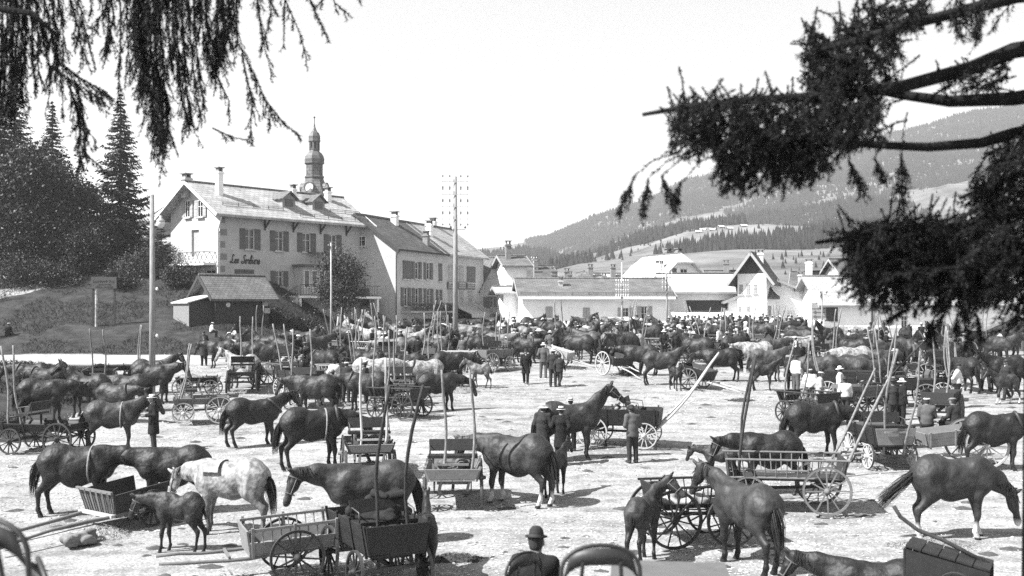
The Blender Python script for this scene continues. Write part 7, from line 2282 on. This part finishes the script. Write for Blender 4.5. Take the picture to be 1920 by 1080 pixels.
horse('high', 'black', 1600, 690, 150, 'black horse with arched neck near the square timber post', 1.0)
horse('high', 'bay', 1700, 690, -75, 'bay horse facing the square with raised head before the barn', 1.02)
horse('high', 'black', 1795, 700, 168, 'black horse with raised head behind the white-wheeled wagon', 1.02)
horse('stand2', 'black', 1885, 735, 186, 'black horse standing by the plank shed', 1.02)
horse('foal_walk', 'sock', 1885, 757, 190, 'leggy brown foal with pale socks led near the shed', 1.15)
horse('low', 'black', 1812, 735, 95, 'black horse seen from behind by the white-wheeled wagon', .98)
horse('low', 'grey', 1505, 678, 184, 'grey horse resting beside the man in shirt sleeves', .96)
horse('low', 'bay', 415, 690, 186, 'bay horse harnessed to the hay cart on the lane', .95)
horse('stand', 'grey', 455, 728, 160, 'grey horse tied behind the raised poles by the lamp pole', .95)
horse('low2', 'dun', 735, 690, 182, 'dun horse with pale back standing in the thick of the fair', 1.0)
horse('stand', 'grey', 770, 672, 8, 'grey horse behind the dun horse in the thick of the fair', 1.0)
cart4(455, 735, 100, 'dark wagon with two tall leaning poles beside the grey horse', L=1.9, W=.95, body='brown', wm='brown', side='low', sh=78, shL=3.0, seat=True)
cw = cart4(828, 664, -90, 'wagon with rounded white canvas hood beneath the telegraph pole', L=2.0, W=1.1, body='grey', wm='pale', side='low', sh=88, shL=2.6, seat=False, fine=False)
mb = MB(); vs, fs = [], []
for i in range(8):
    for j in range(11):
        a = math.pi * j / 10
        vs.append((-1.0 + 2.0 * i / 7, .62 * math.cos(a), .95 + .95 * math.sin(a) ** .7))
for i in range(7):
    for j in range(10):
        fs.append((i * 11 + j, (i + 1) * 11 + j, (i + 1) * 11 + j + 1, i * 11 + j + 1))
mb.add(vs, fs); ob('canvas_hood', mb.mesh('canvas_hood', mat('hood_canvas', .6, .9, .1, var=.15, vscale=3), True), cw)
sb = thing('umbrella', 'black umbrella held open in the crowd before the white house', 'umbrella', (at(1458, 68), 68, gzf(at(1458, 68), 68) + 1.75))
mb = MB(); mb.lathe([(0, .34), (.2, .31), (.4, .22), (.58, .06), (.56, .05), (.38, .19), (.18, .28), (0, .31)], 12); ob('canopy', mb.mesh('canopy', mat('umbrella_black', .03, .7)), sb)
mb = MB(); mb.tube([(0, 0, .36), (0, 0, -.5)], .012, 5); ob('stick', mb.mesh('stick', IRON), sb)
# the long pale shafts leaning out of the market wagon
# ---------------------------------------------------------------- the thick of the fair: look-alikes told apart only by their place
crs = random.Random(21)
taken = []
def free(X, Y, d):
    for a, b, r_ in taken:
        if (a - X) ** 2 + (b - Y) ** 2 < ((d + r_) * .5) ** 2:
            return False
    taken.append((X, Y, d))
    return True
HL = {'black': 'black', 'bay': 'dark bay', 'brown': 'brown', 'chestnut': 'chestnut', 'dun': 'pale dun', 'grey': 'grey', 'white': 'white'}
def zone_horses(n, x0, x1, y0, y1, place, coats, kinds=('stand', 'low', 'low2', 'stand2', 'high', 'rest', 'alert', 'reach', 'turn_left', 'turn_right')):
    k = 0
    for _ in range(n * 30):
        if k >= n: break
        x, y = crs.uniform(x0, x1), crs.uniform(y0, y1)
        X, Y = G(x, y)
        if not free(X, Y, 1.9): continue
        ct = crs.choice(coats)
        horse(crs.choice(kinds), ct, x, y, crs.choice((0, 180)) + crs.gauss(0, 28), '%s horse %s' % (HL[ct], place), crs.uniform(.92, 1.04), collar=crs.random() < .4, group='%s horses %s' % (HL[ct], place))
        k += 1
def zone_people(n, x0, x1, y0, y1, place, d=.62):
    k = 0
    for _ in range(n * 40):
        if k >= n: break
        x, y = crs.uniform(x0, x1), crs.uniform(y0, y1)
        X, Y = G(x, y)
        if not free(X, Y, d): continue
        jk = crs.choice(('black', 'black', 'dark', 'dark', 'mid', 'light', 'white'))
        hat, hm = crs.choice((('straw', 'white'), ('boater', 'white'), ('cap', 'black'), ('cap', 'black'), ('cap', 'pale'), ('fedora', 'black'), ('fedora', 'black'), ('fedora', 'grey'), ('fedora', 'grey'), ('cap', 'white')))
        nmj = {'black': 'black jacket', 'dark': 'charcoal jacket', 'mid': 'grey jacket', 'light': 'pale jacket', 'white': 'white shirt'}[jk]
        nmh = {('straw', 'white'): 'wide white hat', ('boater', 'white'): 'straw boater', ('cap', 'black'): 'black cap', ('cap', 'pale'): 'pale cap', ('fedora', 'black'): 'black felt hat', ('fedora', 'grey'): 'grey felt hat', ('cap', 'white'): 'white cap'}[(hat, hm)]
        person(x, y, crs.uniform(0, 360), 'person in %s and %s %s' % (nmj, nmh, place), crs.choice(('stand', 'pockets', 'hold', 'behind', 'walk')), 'shirt' if jk == 'white' else crs.choice(('jacket', 'jacket', 'long')), jk, crs.choice(('dark', 'black', 'mid')), hat, hm, False, s=crs.uniform(.92, 1.04), group='people %s' % place)
        k += 1
def zone_carts(n, x0, x1, y0, y1, place):
    k = 0
    for _ in range(n * 40):
        if k >= n: break
        x, y = crs.uniform(x0, x1), crs.uniform(y0, y1)
        X, Y = G(x, y)
        if not free(X, Y, 2.2): continue
        b_ = crs.choice(('brown', 'dark', 'grey')); w_ = crs.choice(('pale', 'grey', 'brown'))
        nm = {'brown': 'dark wooden', 'dark': 'black', 'grey': 'weathered grey'}[b_]; nw = {'pale': 'white', 'grey': 'grey', 'brown': 'brown'}[w_]
        cart4(x, y, crs.uniform(0, 360), '%s wagon with %s wheels, shafts up, %s' % (nm, nw, place), L=1.9, W=.95, body=b_, wm=w_, side=crs.choice(('low', 'panel', 'rack')), sh=crs.uniform(66, 104), shL=crs.uniform(2.5, 3.0), seat=crs.random() < .5, fine=False, group='wagons %s' % place)
        k += 1
for q in list(C.objects):           # keep clear of the horses, carts and people already placed
    if q.parent is None and q.get('category') in ('horse', 'foal', 'person', 'wagon', 'cart'):
        taken.append((q.location.x, q.location.y, {'horse': 1.7, 'foal': 1.2, 'person': .6}.get(q.get('category'), 2.4)))
A_, B_, C2_, D_ = 'in the fair below the long house', 'before the low white building', 'before the market canopy', 'between barn and boat-shaped wagon'
zone_carts(11, 640, 940, 652, 700, A_)
zone_horses(30, 640, 935, 640, 700, A_, ('black', 'bay', 'brown', 'dun', 'grey', 'bay'))
zone_people(30, 650, 935, 640, 690, A_)
zone_carts(4, 950, 1240, 655, 680, B_)
zone_horses(22, 930, 1250, 636, 682, B_, ('black', 'bay', 'brown', 'chestnut', 'dun', 'bay'))
zone_people(78, 930, 1265, 634, 676, B_)
zone_carts(6, 1290, 1480, 660, 690, C2_)
zone_horses(14, 1270, 1500, 645, 690, C2_, ('black', 'bay', 'brown', 'chestnut', 'bay'))
zone_people(96, 1265, 1500, 630, 678, C2_)
zone_carts(6, 1500, 1850, 662, 690, D_)
zone_horses(11, 1500, 1900, 650, 690, D_, ('black', 'bay', 'brown', 'bay', 'grey'))
zone_people(24, 1500, 1880, 650, 690, D_)
zone_horses(7, 400, 620, 664, 690, 'beside the lane and grass bank', ('black', 'bay', 'brown'))
zone_carts(3, 390, 520, 668, 690, 'beside the lane and grass bank')
zone_people(6, 380, 610, 662, 690, 'beside the lane and grass bank')
E_, F_, H_ = 'near the boat-shaped wagon', 'near the raised crooked shafts', 'by the grassy verge'
zone_carts(6, 1480, 1780, 700, 800, E_)
zone_horses(6, 1480, 1780, 695, 780, E_, ('black', 'bay', 'brown', 'bay'), ('low', 'rest', 'low2', 'reach'))
zone_people(12, 1480, 1800, 695, 790, E_)
zone_carts(6, 560, 830, 690, 785, F_)
zone_horses(5, 560, 830, 695, 775, F_, ('black', 'bay', 'brown', 'grey'), ('low', 'rest', 'low2', 'reach'))
zone_people(9, 560, 830, 695, 775, F_)
zone_horses(4, 20, 330, 735, 800, H_, ('black', 'bay', 'black'), ('low', 'rest', 'low2', 'reach'))
zone_carts(2, 20, 420, 735, 800, H_)
zone_carts(2, 1290, 1420, 735, 760, 'on the open square') if False else None
# loads on the wagons: harness, rugs and hay
k_ = 0
used_l = set()
for q in [o_ for o_ in C.objects if o_.parent is None and o_.get('category') == 'wagon']:
    if crs.random() < .55 and k_ < 26:
        d_ = math.hypot(q.location.x, q.location.y)
        if d_ > 75: continue
        k_ += 1
        what = crs.choice(('harness', 'rug', 'sacking', 'hay'))
        zt_ = max((c_.matrix_basis.translation.z + max(v.co.z for v in c_.data.vertices)) for c_ in q.children if c_.name.split('.')[0] == 'floor_board')
        sh_ = q['label'].split(' with ')[0].split(' whose ')[0]
        L_ = {'harness': 'tangled black harness lying in the %s', 'rug': 'rumpled grey rug lying in the %s', 'sacking': 'pale sacking heaped in the %s', 'hay': 'loose hay left in the bed of the %s'}[what] % sh_
        if q.get('group'): L_ += ' ' + q['group'].replace('wagons ', '')
        L_ = ' '.join(L_.split()[:16])
        while L_ in used_l:
            L_ = ' '.join(L_.split()[:15]); L_ = ('twisted ' if 'twisted' not in L_ else 'thick ') + L_
        used_l.add(L_)
        if what == 'hay':
            o_ = hay(0, 0, L_, .75, .42, .28, 220, .22, XY=on_cart(q, -.25, 0, 0)[:2], z=q.location.z + zt_ + .01, seed=100 + k_)
            o_.rotation_euler.z = q.rotation_euler.z
        else:
            o_ = bundle(on_cart(q, -.35, 0, zt_ + .03), L_, .55, .36, .24, {'harness': .03, 'rug': .12, 'sacking': .3}[what], 200 + k_, name={'harness': 'harness', 'rug': 'rug', 'sacking': 'sacking'}[what], cat=what, rz=q.rotation_euler.z)
# ---------------------------------------------------------------- summer haze in the valley air
mb = MB(); mb.box((350, 900, 160), (2400, 2060, 390))
hz = bpy.data.materials.new('haze_air'); hz.use_nodes = True
n_ = hz.node_tree.nodes; n_.clear()
pv = n_.new('ShaderNodeVolumePrincipled'); pv.inputs['Color'].default_value = (.97, .97, .97, 1); pv.inputs['Density'].default_value = .00036; pv.inputs['Anisotropy'].default_value = .25
mo = n_.new('ShaderNodeOutputMaterial'); hz.node_tree.links.new(pv.outputs[0], mo.inputs['Volume'])
o = ob('haze', mb.mesh('haze', hz)); tag(o, 'thin pale summer haze lying over the valley', 'haze', kind='stuff')
